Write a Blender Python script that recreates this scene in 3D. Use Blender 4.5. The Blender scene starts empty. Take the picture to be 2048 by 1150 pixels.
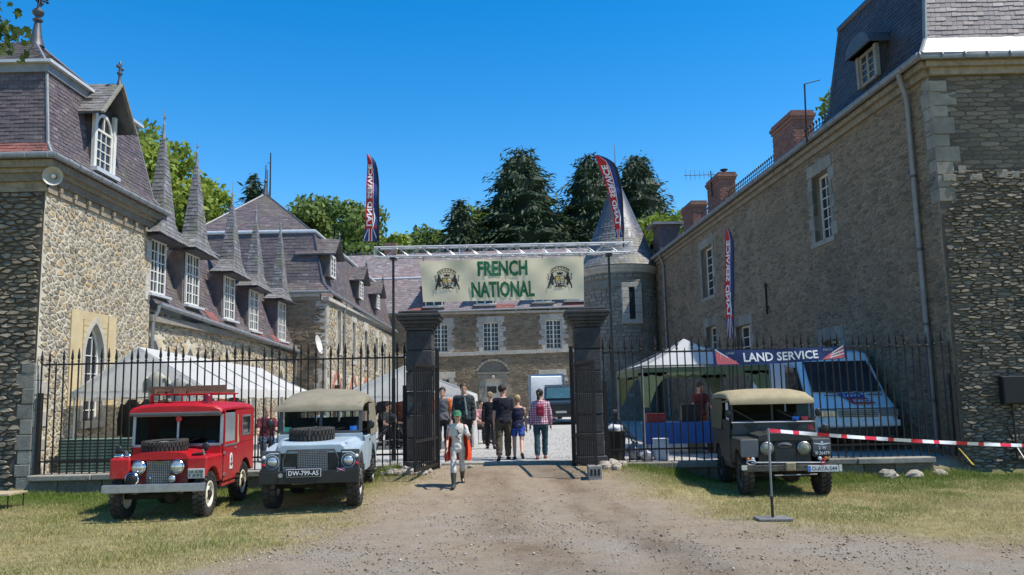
import bpy, bmesh, math, random
import numpy as np
from mathutils import Vector, Matrix, noise as mnoise
random.seed(7); rng = np.random.default_rng(7)
sc = bpy.context.scene
COL = sc.collection
rad = math.radians
# ------------------------------------------------------------------ camera
FPX, HZN, ROLL, CAMZ = 1650.0, 790.0, .021, 1.85          # in pixels of the 2048 px wide photograph
PIT = math.atan((HZN-575)/FPX)
FW = Vector((0, math.cos(PIT), math.sin(PIT))); U0 = Vector((0, -math.sin(PIT), math.cos(PIT))); R0 = Vector((1, 0, 0))
RT = R0*math.cos(ROLL)-U0*math.sin(ROLL); UP = U0*math.cos(ROLL)+R0*math.sin(ROLL)
CAM = Vector((0, 0, CAMZ))
cd = bpy.data.cameras.new('camera'); cam = bpy.data.objects.new('camera', cd); COL.objects.link(cam)
cd.sensor_width = 36; cd.lens = FPX/2048*36; cd.clip_end = 3000; cd.clip_start = .1
Mc = Matrix((RT, UP, -FW)).transposed().to_4x4(); Mc.translation = CAM; cam.matrix_world = Mc
sc.camera = cam
# ------------------------------------------------------------------ sky and sun
EL, AZF = rad(60), rad(13)
SUN = Vector((math.cos(EL)*math.cos(AZF), -math.cos(EL)*math.sin(AZF), math.sin(EL)))
w = bpy.data.worlds.new('World'); sc.world = w; w.use_nodes = True
nt = w.node_tree; bg = nt.nodes['Background']
sk = nt.nodes.new('ShaderNodeTexSky'); sk.sky_type = 'NISHITA'; sk.sun_disc = False
sk.sun_elevation = EL; sk.sun_rotation = math.atan2(SUN.x, SUN.y); sk.air_density = 1.0; sk.dust_density = .1; sk.ozone_density = 1.6
hs = nt.nodes.new('ShaderNodeHueSaturation'); hs.inputs['Saturation'].default_value = 1.5
nt.links.new(sk.outputs[0], hs.inputs['Color']); nt.links.new(hs.outputs[0], bg.inputs[0]); bg.inputs[1].default_value = .132
sl = bpy.data.lights.new('sun', 'SUN'); sl.energy = 4.1; sl.angle = rad(.53); sl.color = (1, .95, .86)
so = bpy.data.objects.new('sun', sl); COL.objects.link(so); so.rotation_euler = (-SUN).to_track_quat('-Z', 'Y').to_euler(); so.location = (20, -5, 40)
sc.view_settings.view_transform = 'Standard'; sc.view_settings.look = 'None'; sc.view_settings.exposure = .62; sc.view_settings.gamma = 1
sc.render.engine = 'CYCLES'
# ------------------------------------------------------------------ photo pixel -> place
def ray(x, y): return FW+RT*((x-1024)/FPX)+UP*((575-y)/FPX)
def P(x, y, Y): d = ray(x, y); return CAM+d*(Y/d.y)
def G(x, y, z=0.): d = ray(x, y); return CAM+d*((z-CAMZ)/d.z)
def hit(x, y, p0, n): d = ray(x, y); return CAM+d*((Vector(p0)-CAM).dot(n)/d.dot(n))
V = Vector
# ------------------------------------------------------------------ object helpers
WM = {}
def reg(o, parent=None, mw=None):
    COL.objects.link(o); mw = mw or Matrix.Identity(4); WM[o.name] = mw
    if parent is not None:
        o.parent = parent; o.matrix_parent_inverse = WM[parent.name].inverted()
    o.matrix_basis = mw
    return o
def tag(o, label=None, cat=None, group=None, kind=None):
    if label: o['label'] = label
    if cat: o['category'] = cat
    if group: o['group'] = group
    if kind: o['kind'] = kind
    return o
def thing(name, label, cat, loc=(0, 0, 0), group=None):
    e = bpy.data.objects.new(name, None); e.empty_display_size = .2
    reg(e, None, Matrix.Translation(V(loc))); return tag(e, label, cat, group)
def move(e, loc, rz=0, s=1):
    e.matrix_basis = Matrix.Translation(V(loc)) @ Matrix.Rotation(rz, 4, 'Z') @ Matrix.Scale(s, 4)
def copy_tree(o, parent=None):
    c = o.copy(); COL.objects.link(c); WM[c.name] = WM[o.name]; c.parent = parent
    for ch in o.children: copy_tree(ch, c)
    return c
def part(me, name, parent, mw=None, kind=None):
    o = bpy.data.objects.new(name, me); reg(o, parent, mw)
    if kind: o['kind'] = kind
    return o
class MB:
    def __init__(s): s.v = []; s.f = []; s.c = []
    def add(s, vs, fs, c=None):
        n = len(s.v); s.v += [tuple(q) for q in vs]; s.f += [tuple(i+n for i in f) for f in fs]
        if c is not None: s.c += [c]*len(fs)
        return s
    def box(s, x0, x1, y0, y1, z0, z1, c=None):
        return s.add([(x0, y0, z0), (x1, y0, z0), (x1, y1, z0), (x0, y1, z0), (x0, y0, z1), (x1, y0, z1), (x1, y1, z1), (x0, y1, z1)],
              [(0, 3, 2, 1), (4, 5, 6, 7), (0, 1, 5, 4), (1, 2, 6, 5), (2, 3, 7, 6), (3, 0, 4, 7)], c)
    def ob(s, c, a, b, d, col=None):          # box from a centre and three half-vectors
        c, a, b, d = V(c), V(a), V(b), V(d)
        if a.cross(b).dot(d) < 0: a = -a
        return s.add([c-a-b-d, c+a-b-d, c+a+b-d, c-a+b-d, c-a-b+d, c+a-b+d, c+a+b+d, c-a+b+d],
              [(0, 3, 2, 1), (4, 5, 6, 7), (0, 1, 5, 4), (1, 2, 6, 5), (2, 3, 7, 6), (3, 0, 4, 7)], col)
    def bar(s, p, q, w, h=None, up=(0, 0, 1)):
        p, q = V(p), V(q); d = (q-p)/2; u = V(up)
        if abs(d.normalized().dot(u)) > .98: u = V((0, 1, 0))
        a = d.cross(u).normalized(); b = a.cross(d).normalized(); h = w if h is None else h
        return s.ob((p+q)/2, d, a*w/2, b*h/2)
    def poly(s, pts): return s.add(pts, [tuple(range(len(pts)))])
    def prism(s, pts, ext):
        pts = [V(q) for q in pts]; e = V(ext); n = len(pts)
        nn = sum(((pts[i]-pts[0]).cross(pts[(i+1) % n]-pts[0]) for i in range(1, n)), V((0, 0, 0)))
        if nn.dot(e) > 0: pts = pts[::-1]
        return s.add(pts+[q+e for q in pts], [tuple(range(n)), tuple(range(2*n-1, n-1, -1))]+[(i, n+i, n+(i+1) % n, (i+1) % n) for i in range(n)])
    def loft(s, rings, cap=True, close=True):
        n = len(rings[0]); vs = [q for r in rings for q in r]; fs = []
        for i in range(len(rings)-1):
            for j in range(n if close else n-1): fs.append((i*n+j, i*n+(j+1) % n, (i+1)*n+(j+1) % n, (i+1)*n+j))
        if cap: fs += [tuple(range(n-1, -1, -1)), tuple(range((len(rings)-1)*n, len(rings)*n))]
        return s.add(vs, fs)
    def tube(s, pts, r, n=8, cap=True, sq=1.0):
        pts = [V(q) for q in pts]; m = len(pts); rs = r if isinstance(r, (list, tuple)) else [r]*m
        rings = []; pa = None
        for i, q in enumerate(pts):
            t = (pts[min(i+1, m-1)]-pts[max(i-1, 0)]).normalized()
            if pa is None: pa = t.cross(V((0, 0, 1)) if abs(t.z) < .9 else V((0, 1, 0))).normalized()
            pa = (pa-t*pa.dot(t)).normalized(); b = t.cross(pa)
            rings.append([q+(pa*math.cos(2*math.pi*k/n)+b*math.sin(2*math.pi*k/n)*sq)*rs[i] for k in range(n)])
        return s.loft(rings, cap)
    def lathe(s, prof, c=(0, 0, 0), ax=(0, 0, 1), n=16, cap=True):
        c, ax = V(c), V(ax).normalized(); a = ax.cross(V((0, 1, 0)) if abs(ax.y) < .9 else V((1, 0, 0))).normalized(); b = ax.cross(a)
        return s.loft([[c+ax*h+(a*math.cos(2*math.pi*k/n)+b*math.sin(2*math.pi*k/n))*r for k in range(n)] for r, h in prof], cap)
    def ball(s, c, r, n=12, m=8):
        r = r if isinstance(r, (tuple, list)) else (r, r, r); c = V(c)
        return s.loft([[c+V((r[0]*math.sin(t)*math.cos(2*math.pi*k/n), r[1]*math.sin(t)*math.sin(2*math.pi*k/n), -r[2]*math.cos(t))) for k in range(n)]
                       for t in [max(.02, min(math.pi-.02, math.pi*i/m)) for i in range(m+1)]])
    def xf(s, mat):
        s.v = [tuple(mat @ V(q)) for q in s.v]; return s
    def mesh(s, name, mat, smooth=False, ang=40):
        me = bpy.data.meshes.new(name); me.from_pydata(s.v, [], s.f)
        if s.c and len(s.c) == len(s.f):
            at = me.attributes.new('cv', 'FLOAT', 'FACE'); at.data.foreach_set('value', s.c)
        if mat: me.materials.append(mat)
        if smooth:
            me.polygons.foreach_set('use_smooth', [True]*len(me.polygons)); me.set_sharp_from_angle(angle=rad(ang))
        me.update(); return me
    def build(s, name, mat, parent=None, smooth=False, bevel=0, mw=None, kind=None, ang=40, seg=2):
        o = part(s.mesh(name, mat, smooth, ang), name, parent, mw, kind)
        if bevel:
            b = o.modifiers.new('b', 'BEVEL'); b.width = bevel; b.segments = seg; b.limit_method = 'ANGLE'; b.angle_limit = rad(35); b.harden_normals = False
        return o
def np_mesh(name, verts, faces, mat, cv=None, smooth=False):      # verts (n,3), faces (m,k) arrays
    me = bpy.data.meshes.new(name); n, m, k = len(verts), len(faces), faces.shape[1]
    me.vertices.add(n); me.vertices.foreach_set('co', np.asarray(verts, np.float32).ravel())
    me.loops.add(m*k); me.loops.foreach_set('vertex_index', faces.astype(np.int32).ravel())
    me.polygons.add(m); me.polygons.foreach_set('loop_start', np.arange(0, m*k, k, dtype=np.int32))
    me.update(calc_edges=True)
    if cv is not None:
        at = me.attributes.new('cv', 'FLOAT', 'FACE'); at.data.foreach_set('value', np.asarray(cv, np.float32))
    if smooth: me.polygons.foreach_set('use_smooth', np.ones(m, bool))
    me.materials.append(mat); return me
def text_mb(s, o, u, v, wd, ht, bold=.0, ext=.004, squash=False):
    """lettering fitted into the box with corner o, directions u (reading) and v (up)"""
    cu = bpy.data.curves.new('t', 'FONT'); cu.body = s; cu.offset = bold; cu.resolution_u = 2
    ob = bpy.data.objects.new('t', cu); me = bpy.data.meshes.new_from_object(ob)
    co = [q.co.copy() for q in me.vertices]; fs = [tuple(p.vertices) for p in me.polygons]
    bpy.data.objects.remove(ob); bpy.data.curves.remove(cu); bpy.data.meshes.remove(me)
    xs = [q.x for q in co]; ys = [q.y for q in co]; sx = wd/(max(xs)-min(xs)); sy = ht/(max(ys)-min(ys))
    u, v, o = V(u).normalized(), V(v).normalized(), V(o); n = u.cross(v)
    mb = MB(); mb.add([o+u*((q.x-min(xs))*sx)+v*((q.y-min(ys))*sy)+n*ext for q in co], fs); return mb
# ------------------------------------------------------------------ materials
MT = {}
def nodes(name):
    m = bpy.data.materials.new(name); m.use_nodes = True; MT[name] = m; t = m.node_tree
    return m, t, t.nodes['Principled BSDF'], (lambda ty, **k: _nn(t, ty, k)), t.links.new
def _nn(t, ty, k):
    n = t.nodes.new('ShaderNode'+ty)
    for a, b in k.items():
        if a.startswith('i_'): n.inputs[a[2:].replace('_', ' ')].default_value = b
        else: setattr(n, a, b)
    return n
def ramp(n, stops):
    e = n.color_ramp.elements
    while len(e) < len(stops): e.new(.5)
    for a, (p, c) in zip(e, stops): a.position = p; a.color = (*c, 1)
def mat(name, c1, c2=None, rough=.8, scale=3., bump=0., bscale=40., metal=0., spec=.4, detail=5, coat=0., rnd=0.):
    """two-tone noise colour plus fine relief"""
    m, t, b, N, L = nodes(name); b.inputs['Roughness'].default_value = rough; b.inputs['Metallic'].default_value = metal
    b.inputs['Specular IOR Level'].default_value = spec; b.inputs['Coat Weight'].default_value = coat; b.inputs['Coat Roughness'].default_value = .08
    tc = N('TexCoord'); c2 = c2 or tuple(x*.8 for x in c1)
    nz = N('TexNoise', i_Scale=scale, i_Detail=detail, i_Roughness=.65); L(tc.outputs['Object'], nz.inputs['Vector'])
    r = N('ValToRGB'); ramp(r, [(.32, c2), (.68, c1)]); L(nz.outputs[0], r.inputs[0]); out = r.outputs[0]
    if rnd:
        oi = N('ObjectInfo'); mr = N('MapRange', i_To_Min=1-rnd, i_To_Max=1+rnd); L(oi.outputs['Random'], mr.inputs[0])
        mm = N('VectorMath', operation='SCALE'); L(out, mm.inputs[0]); L(mr.outputs[0], mm.inputs['Scale']); out = mm.outputs[0]
    L(out, b.inputs['Base Color'])
    if bump:
        n2 = N('TexNoise', i_Scale=bscale, i_Detail=4); L(tc.outputs['Object'], n2.inputs['Vector'])
        bp = N('Bump', i_Strength=bump, i_Distance=.02); L(n2.outputs[0], bp.inputs['Height']); L(bp.outputs[0], b.inputs['Normal'])
    return m
def piece_mat(name, stops, rough=.85, bump=.5, bscale=25., nscale=8., dirt=(.05, .05, .04), damt=.35, dscale=.8, spec=.3):
    """stones, slates: each piece picks its own tone (object random or face attribute), with grain and blotches"""
    m, t, b, N, L = nodes(name); b.inputs['Roughness'].default_value = rough; b.inputs['Specular IOR Level'].default_value = spec
    tc = N('TexCoord'); oi = N('ObjectInfo'); at = N('Attribute', attribute_name='cv')
    ad = N('Math', operation='ADD'); fr = N('Math', operation='FRACT'); L(oi.outputs['Random'], ad.inputs[0]); L(at.outputs['Fac'], ad.inputs[1]); L(ad.outputs[0], fr.inputs[0])
    r = N('ValToRGB'); ramp(r, stops); L(fr.outputs[0], r.inputs[0])
    nz = N('TexNoise', i_Scale=nscale, i_Detail=6, i_Roughness=.7); L(tc.outputs['Object'], nz.inputs['Vector'])
    mr = N('MapRange', i_From_Min=.25, i_From_Max=.75, i_To_Min=.62, i_To_Max=1.38); L(nz.outputs[0], mr.inputs[0])
    sm = N('VectorMath', operation='SCALE'); L(r.outputs[0], sm.inputs[0]); L(mr.outputs[0], sm.inputs['Scale'])
    nd = N('TexNoise', i_Scale=dscale, i_Detail=8, i_Roughness=.7); L(tc.outputs['Object'], nd.inputs['Vector'])
    md = N('MapRange', i_From_Min=.48, i_From_Max=.68, i_To_Min=0, i_To_Max=damt); L(nd.outputs[0], md.inputs[0])
    mx = N('Mix', data_type='RGBA'); L(md.outputs[0], mx.inputs[0]); L(sm.outputs[0], mx.inputs[6]); mx.inputs[7].default_value = (*dirt, 1); L(mx.outputs[2], b.inputs['Base Color'])
    n2 = N('TexNoise', i_Scale=bscale, i_Detail=5); L(tc.outputs['Object'], n2.inputs['Vector'])
    bp = N('Bump', i_Strength=bump, i_Distance=.02); L(n2.outputs[0], bp.inputs['Height']); L(bp.outputs[0], b.inputs['Normal'])
    return m
def paint(name, c, rough=.38, coat=.15, dust=(.3, .24, .17)):
    """vehicle paint: slight fading, dust and dried mud splashed up the lower panels"""
    m, t, b, N, L = nodes(name); tc = N('TexCoord'); b.inputs['Coat Weight'].default_value = coat; b.inputs['Coat Roughness'].default_value = .15; b.inputs['Specular IOR Level'].default_value = .4
    nz = N('TexNoise', i_Scale=2.2, i_Detail=8, i_Roughness=.7); L(tc.outputs['Object'], nz.inputs['Vector']); r = N('ValToRGB'); ramp(r, [(.3, tuple(x*.72 for x in c)), (.7, c)]); L(nz.outputs[0], r.inputs[0])
    sx = N('SeparateXYZ'); L(tc.outputs['Object'], sx.inputs[0]); mz = N('MapRange', i_From_Min=1.0, i_From_Max=.35, i_To_Min=.0, i_To_Max=1.); L(sx.outputs[2], mz.inputs[0])
    n2 = N('TexNoise', i_Scale=14., i_Detail=8, i_Roughness=.75); L(tc.outputs['Object'], n2.inputs['Vector']); mr = N('MapRange', i_From_Min=.42, i_From_Max=.72, i_To_Min=.03, i_To_Max=.75); L(n2.outputs[0], mr.inputs[0])
    mu = N('Math', operation='MULTIPLY'); L(mz.outputs[0], mu.inputs[0]); L(mr.outputs[0], mu.inputs[1]); ad = N('Math', operation='ADD'); L(mu.outputs[0], ad.inputs[0]); ad.inputs[1].default_value = .006
    mx = N('Mix', data_type='RGBA'); L(ad.outputs[0], mx.inputs[0]); L(r.outputs[0], mx.inputs[6]); mx.inputs[7].default_value = (*dust, 1); L(mx.outputs[2], b.inputs['Base Color'])
    ro = N('MapRange', i_To_Min=rough-.08, i_To_Max=rough+.25); L(n2.outputs[0], ro.inputs[0]); L(ro.outputs[0], b.inputs['Roughness'])
    bp = N('Bump', i_Strength=.06, i_Distance=.02); L(nz.outputs[0], bp.inputs['Height']); L(bp.outputs[0], b.inputs['Normal']); return m
def glass_mat(name, tint=(.9, .95, .95), mixf=.25):
    m, t, b, N, L = nodes(name); out = t.nodes['Material Output']
    tr = N('BsdfTransparent'); tr.inputs[0].default_value = (*tint, 1); gl = N('BsdfGlossy'); gl.inputs['Roughness'].default_value = .03
    lw = N('LayerWeight', i_Blend=mixf); mx = N('MixShader'); L(lw.outputs['Fresnel'], mx.inputs[0]); L(tr.outputs[0], mx.inputs[1]); L(gl.outputs[0], mx.inputs[2]); L(mx.outputs[0], out.inputs[0])
    return m
def flat(name, c, rough=.6, metal=0, spec=.4, coat=0): return mat(name, c, tuple(x*.88 for x in c), rough, 6, 0, metal=metal, spec=spec, coat=coat)
warm = piece_mat('rubble warm', [(0, (.19, .155, .105)), (.2, (.3, .245, .165)), (.4, (.15, .13, .1)), (.58, (.35, .27, .16)), (.67, (.42, .28, .12)), (.74, (.25, .22, .17)), (1, (.33, .28, .2))], dirt=(.5, .45, .345), damt=.95, dscale=3.2)
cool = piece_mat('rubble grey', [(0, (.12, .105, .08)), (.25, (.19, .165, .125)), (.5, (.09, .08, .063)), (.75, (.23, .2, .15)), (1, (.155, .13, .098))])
brownst = piece_mat('rubble brown', [(0, (.185, .14, .09)), (.25, (.26, .2, .135)), (.5, (.15, .115, .08)), (.75, (.29, .215, .135)), (1, (.22, .175, .12))], damt=.5, dscale=.6)
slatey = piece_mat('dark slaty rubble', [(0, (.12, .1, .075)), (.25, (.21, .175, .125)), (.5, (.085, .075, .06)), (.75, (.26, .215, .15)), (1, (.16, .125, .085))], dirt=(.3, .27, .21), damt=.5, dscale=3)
darkst = piece_mat('pillar stone', [(0, (.035, .034, .034)), (.5, (.06, .058, .056)), (1, (.048, .046, .046))], dirt=(.11, .11, .1), damt=.5, dscale=2.5)
cornst = piece_mat('weathered cornice stone', [(0, (.24, .2, .14)), (.5, (.3, .25, .18)), (1, (.2, .165, .115))], bump=.35, dirt=(.1, .085, .06), damt=.6, dscale=1.5)
lime = piece_mat('dressed limestone', [(0, (.42, .39, .33)), (.5, (.5, .46, .39)), (1, (.36, .34, .29))], bump=.3, dirt=(.2, .19, .16), damt=.55, dscale=2)
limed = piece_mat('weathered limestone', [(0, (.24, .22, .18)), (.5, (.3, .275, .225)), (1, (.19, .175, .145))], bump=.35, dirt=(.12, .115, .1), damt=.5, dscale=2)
slate = piece_mat('slate', [(0, (.105, .082, .086)), (.3, (.135, .105, .108)), (.6, (.088, .072, .078)), (.93, (.15, .115, .112)), (1, (.19, .165, .16))], rough=.6, bump=.2, bscale=60, nscale=5, dirt=(.15, .14, .085), damt=.6, dscale=.6, spec=.4)
slatem = piece_mat('mossy slate', [(0, (.16, .15, .145)), (.4, (.21, .195, .19)), (.7, (.13, .12, .12)), (1, (.28, .265, .26))], rough=.6, bump=.2, bscale=60, nscale=5, dirt=(.15, .155, .055), damt=.7, dscale=1.6, spec=.45)
slated = piece_mat('dark slate', [(0, (.05, .046, .05)), (.5, (.065, .058, .063)), (1, (.042, .04, .044))], rough=.5, bump=.12, bscale=60, nscale=5, dirt=(.08, .075, .07), damt=.3)
slatep = piece_mat('pale slate', [(0, (.2, .165, .165)), (.4, (.26, .215, .21)), (.75, (.17, .145, .15)), (1, (.33, .29, .28))], rough=.55, bump=.2, bscale=50, nscale=5, dirt=(.3, .17, .14), damt=.5, dscale=.5)
redslate = piece_mat('red slate', [(0, (.23, .085, .07)), (.5, (.28, .11, .09)), (1, (.18, .08, .07))], rough=.6, bump=.15)
mortar = mat('lime mortar', (.62, .56, .43), (.4, .355, .27), .95, 1.3, .5, 50)
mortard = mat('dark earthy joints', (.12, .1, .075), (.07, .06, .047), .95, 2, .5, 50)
mortarg = mat('grey mortar', (.33, .27, .19), (.21, .17, .12), .95, 1.3, .5, 50)
plaster = mat('ochre render', (.56, .45, .26), (.46, .36, .2), .9, 2, .25, 40)
zinc = mat('zinc', (.27, .28, .285), (.19, .2, .205), .6, 4, .05, metal=.25)
zincl = mat('pale zinc', (.62, .64, .65), (.5, .52, .53), .5, 4, .05, metal=.2)
lead = mat('lead', (.12, .12, .13), (.08, .08, .085), .5, 5, .1, metal=.5)
iron = mat('black iron', (.016, .015, .015), (.03, .023, .018), .6, 12, .15, 80, metal=.3)
wpaint = mat('white paint', (.74, .72, .66), (.6, .58, .52), .5, 5, .06)
glassd = mat('window glass', (.02, .025, .03), (.035, .04, .045), .1, 1.5, .02, 3, spec=.28)
brick = piece_mat('chimney brick', [(0, (.23, .11, .085)), (.5, (.3, .15, .11)), (1, (.18, .1, .085))], dscale=2)
# ================================================================== ground
YARD = .38
def sst(a, b, x): t = np.clip((x-a)/(b-a), 0, 1); return t*t*(3-2*t)
def gz(x, y):
    x = np.asarray(x, float); y = np.asarray(y, float)
    front = YARD*sst(12.8, 18.0, y)*(1-sst(2.3, 4.4, np.abs(x+.2)))
    k = sst(17.55, 17.95, y)
    return front*(1-k)+YARD*k
def gzf(x, y): return float(gz(x, y))
dpx = [(838, 948), (800, 975), (735, 1008), (650, 1046), (560, 1088), (480, 1120), (330, 1152), (900, 1300), (2300, 1300), (2300, 1112), (2048, 1086), (1800, 1072), (1590, 1048), (1480, 1030), (1370, 1008), (1290, 985), (1225, 958), (1190, 938)]
DPOLY = [G(*q, .0 if q[1] > 1000 else .15).xy for q in dpx]
def poly_sd(x, y):
    d = np.full(x.shape, 1e9); ins = np.zeros(x.shape, bool); n = len(DPOLY)
    for i in range(n):
        a, b = DPOLY[i], DPOLY[(i+1) % n]; ex, ey = b.x-a.x, b.y-a.y
        t = np.clip(((x-a.x)*ex+(y-a.y)*ey)/(ex*ex+ey*ey), 0, 1); d = np.minimum(d, np.hypot(x-a.x-t*ex, y-a.y-t*ey))
        c = (a.y > y) != (b.y > y); ins ^= c & (x < (b.x-a.x)*(y-a.y)/(b.y-a.y+1e-12)+a.x)
    return np.where(ins, d, -d)
def nz2(x, y, s, seed=0):
    x = np.atleast_1d(x); y = np.atleast_1d(y)
    return np.array([mnoise.fractal(V((a*s+seed, b*s, seed*1.7)), 1., 2., 4) for a, b in zip(x.ravel(), y.ravel())]).reshape(x.shape)
xs = np.concatenate([[-900, -300, -120, -60, -35, -22], np.linspace(-14, 14, 141), [22, 35, 60, 120, 300, 900]])
ys = np.concatenate([[-200, -60, -20, -6], np.linspace(1, 24, 116), [26, 29, 33, 38, 44, 52, 62, 80, 130, 300, 1500]])
X, Y = np.meshgrid(xs, ys); nzv = nz2(X, Y, .9, 3)
near = ((np.abs(X) < 13.9) & (Y > 1.2) & (Y < 23.9)); Z = gz(X, Y)+np.where(near, nzv*.018, 0)-np.where(Y > 17.95, .004, 0)
sd = poly_sd(X, Y)+nz2(X, Y, .8, 9)*.55
drive = np.clip(.5+sd/1.1, 0, 1); drive = np.where((Y > 17.6), 1, drive)
yard = sst(17.9, 18.4, Y); green = np.clip(sst(14.2, 17.4, Y)*1.1+nz2(X, Y, .5, 21)*.45-.05+.25*sst(-5, -8, X), 0, 1)
rut = np.clip(sum(np.exp(-((X-(off+.14*(17-Y)+nz2(Y, Y*0, .3, 40+k)*.4))/.2)**2) for k, off in enumerate((-.95, .55, -.5, 1.0)))*(.55+.6*nz2(X, Y, 1.3, 33)), 0, 1)*(Y < 17.5)
Z = Z-rut*.02
ny, nx = X.shape; ii = np.arange(ny*nx).reshape(ny, nx)
fc = np.stack([ii[:-1, :-1], ii[:-1, 1:], ii[1:, 1:], ii[1:, :-1]], -1).reshape(-1, 4)
m, t, b, N, L = nodes('ground'); b.inputs['Roughness'].default_value = .95; b.inputs['Specular IOR Level'].default_value = .15
tc = N('TexCoord'); 
def nse(s, d=6, r=.65):
    n = N('TexNoise', i_Scale=s, i_Detail=d, i_Roughness=r); L(tc.outputs['Object'], n.inputs['Vector']); return n.outputs[0]
def rmp(src, stops): r = N('ValToRGB'); ramp(r, stops); L(src, r.inputs[0]); return r.outputs[0]
def mixc(f, a, c):
    x = N('Mix', data_type='RGBA'); L(f, x.inputs[0]); L(a, x.inputs[6]); L(c, x.inputs[7]); return x.outputs[2]
def att(n): a = N('Attribute', attribute_name=n); return a.outputs['Fac']
straw = rmp(nse(5, 8), [(.3, (.19, .15, .06)), (.5, (.31, .26, .12)), (.7, (.41, .35, .18))])
grn = rmp(nse(7, 8), [(.3, (.07, .085, .025)), (.7, (.17, .17, .06))])
dirt = rmp(nse(2.6, 12, .88), [(.3, (.2, .148, .1)), (.5, (.315, .245, .172)), (.72, (.42, .345, .255))])
grav = rmp(nse(55, 3), [(.34, (.17, .145, .115)), (.5, (.32, .28, .228)), (.68, (.5, .455, .39))])
yg = rmp(nse(30, 4), [(.35, (.3, .29, .27)), (.6, (.5, .485, .455))])
gm = N('MapRange', i_From_Min=.40, i_From_Max=.66); L(nse(.55, 6), gm.inputs[0])
gx = N('SeparateXYZ'); L(tc.outputs['Object'], gx.inputs[0]); gr = N('MapRange', i_From_Min=15.5, i_From_Max=9.5); L(gx.outputs[1], gr.inputs[0])
mul = N('Math', operation='MULTIPLY'); L(gm.outputs[0], mul.inputs[0]); L(gr.outputs[0], mul.inputs[1])
rt1 = N('ValToRGB'); ramp(rt1, [(0, (1, 1, 1)), (1, (.62, .58, .54))]); L(att('rut'), rt1.inputs[0])
col = mixc(att('drive'), mixc(att('green'), straw, grn), mixc(mul.outputs[0], dirt, grav)); mlt = N('Mix', data_type='RGBA', blend_type='MULTIPLY'); mlt.inputs[0].default_value = 1; L(col, mlt.inputs[6]); L(rt1.outputs[0], mlt.inputs[7]); col = mixc(att('yard'), mlt.outputs[2], yg)
L(col, b.inputs['Base Color'])
bp = N('Bump', i_Strength=1., i_Distance=.03); L(nse(45, 8, .8), bp.inputs['Height']); L(bp.outputs[0], b.inputs['Normal'])
gme = np_mesh('ground', np.stack([X, Y, Z], -1).reshape(-1, 3), fc, m, smooth=True)
for nm, a in (('drive', drive), ('yard', yard), ('green', green), ('rut', rut)):
    at = gme.attributes.new(nm, 'FLOAT', 'POINT'); at.data.foreach_set('value', a.ravel().astype(np.float32))
tag(part(gme, 'ground', None), kind='structure')

# ================================================================== building helpers
ZV = V((0, 0, 1))
class Fr:                      # a vertical wall plane: origin, horizontal direction u, outward normal n
    def __init__(s, o, p, flip=False):
        s.o = V((o[0], o[1], 0)); s.u = V((p[0]-o[0], p[1]-o[1], 0)); s.len = s.u.length; s.u.normalize(); s.n = s.u.cross(ZV)
        if flip: s.n = -s.n
    def w(s, u, z, d=0.): return s.o+s.u*u+ZV*z+s.n*d
    def px(s, x, y): q = hit(x, y, s.o, s.n); return (q-s.o).dot(s.u), q.z
def wall(parent, name, fr, u0, u1, z0, z1, holes, m, depth=.28, d0=0.):
    """wall face with real openings and reveals; holes = (u0, u1, z0, z1)"""
    us = sorted({u0, u1, *[min(max(h[k], u0), u1) for h in holes for k in (0, 1)]}); zs = sorted({z0, z1, *[min(max(h[k], z0), z1) for h in holes for k in (2, 3)]})
    b = MB()
    for a, c in zip(us, us[1:]):
        for e, g in zip(zs, zs[1:]):
            if any(h[0] < (a+c)/2 < h[1] and h[2] < (e+g)/2 < h[3] for h in holes): continue
            b.poly([fr.w(a, e, d0), fr.w(c, e, d0), fr.w(c, g, d0), fr.w(a, g, d0)])
    for h in holes:
        q = [(h[0], h[2]), (h[1], h[2]), (h[1], h[3]), (h[0], h[3])]
        for i in range(4):
            p1, p2 = q[i], q[(i+1) % 4]; b.poly([fr.w(*p1, d0), fr.w(*p2, d0), fr.w(*p2, d0-depth), fr.w(*p1, d0-depth)])
    return b.build(name, m, parent)
def clip(poly, a, b, c):       # keep a*x+b*y <= c
    out = []; n = len(poly)
    for i in range(n):
        p, q = poly[i], poly[(i+1) % n]; dp = a*p[0]+b*p[1]-c; dq = a*q[0]+b*q[1]-c
        if dp <= 0: out.append(p)
        if (dp < 0 < dq) or (dq < 0 < dp): k = dp/(dp-dq); out.append((p[0]+(q[0]-p[0])*k, p[1]+(q[1]-p[1])*k))
    return out
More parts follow.
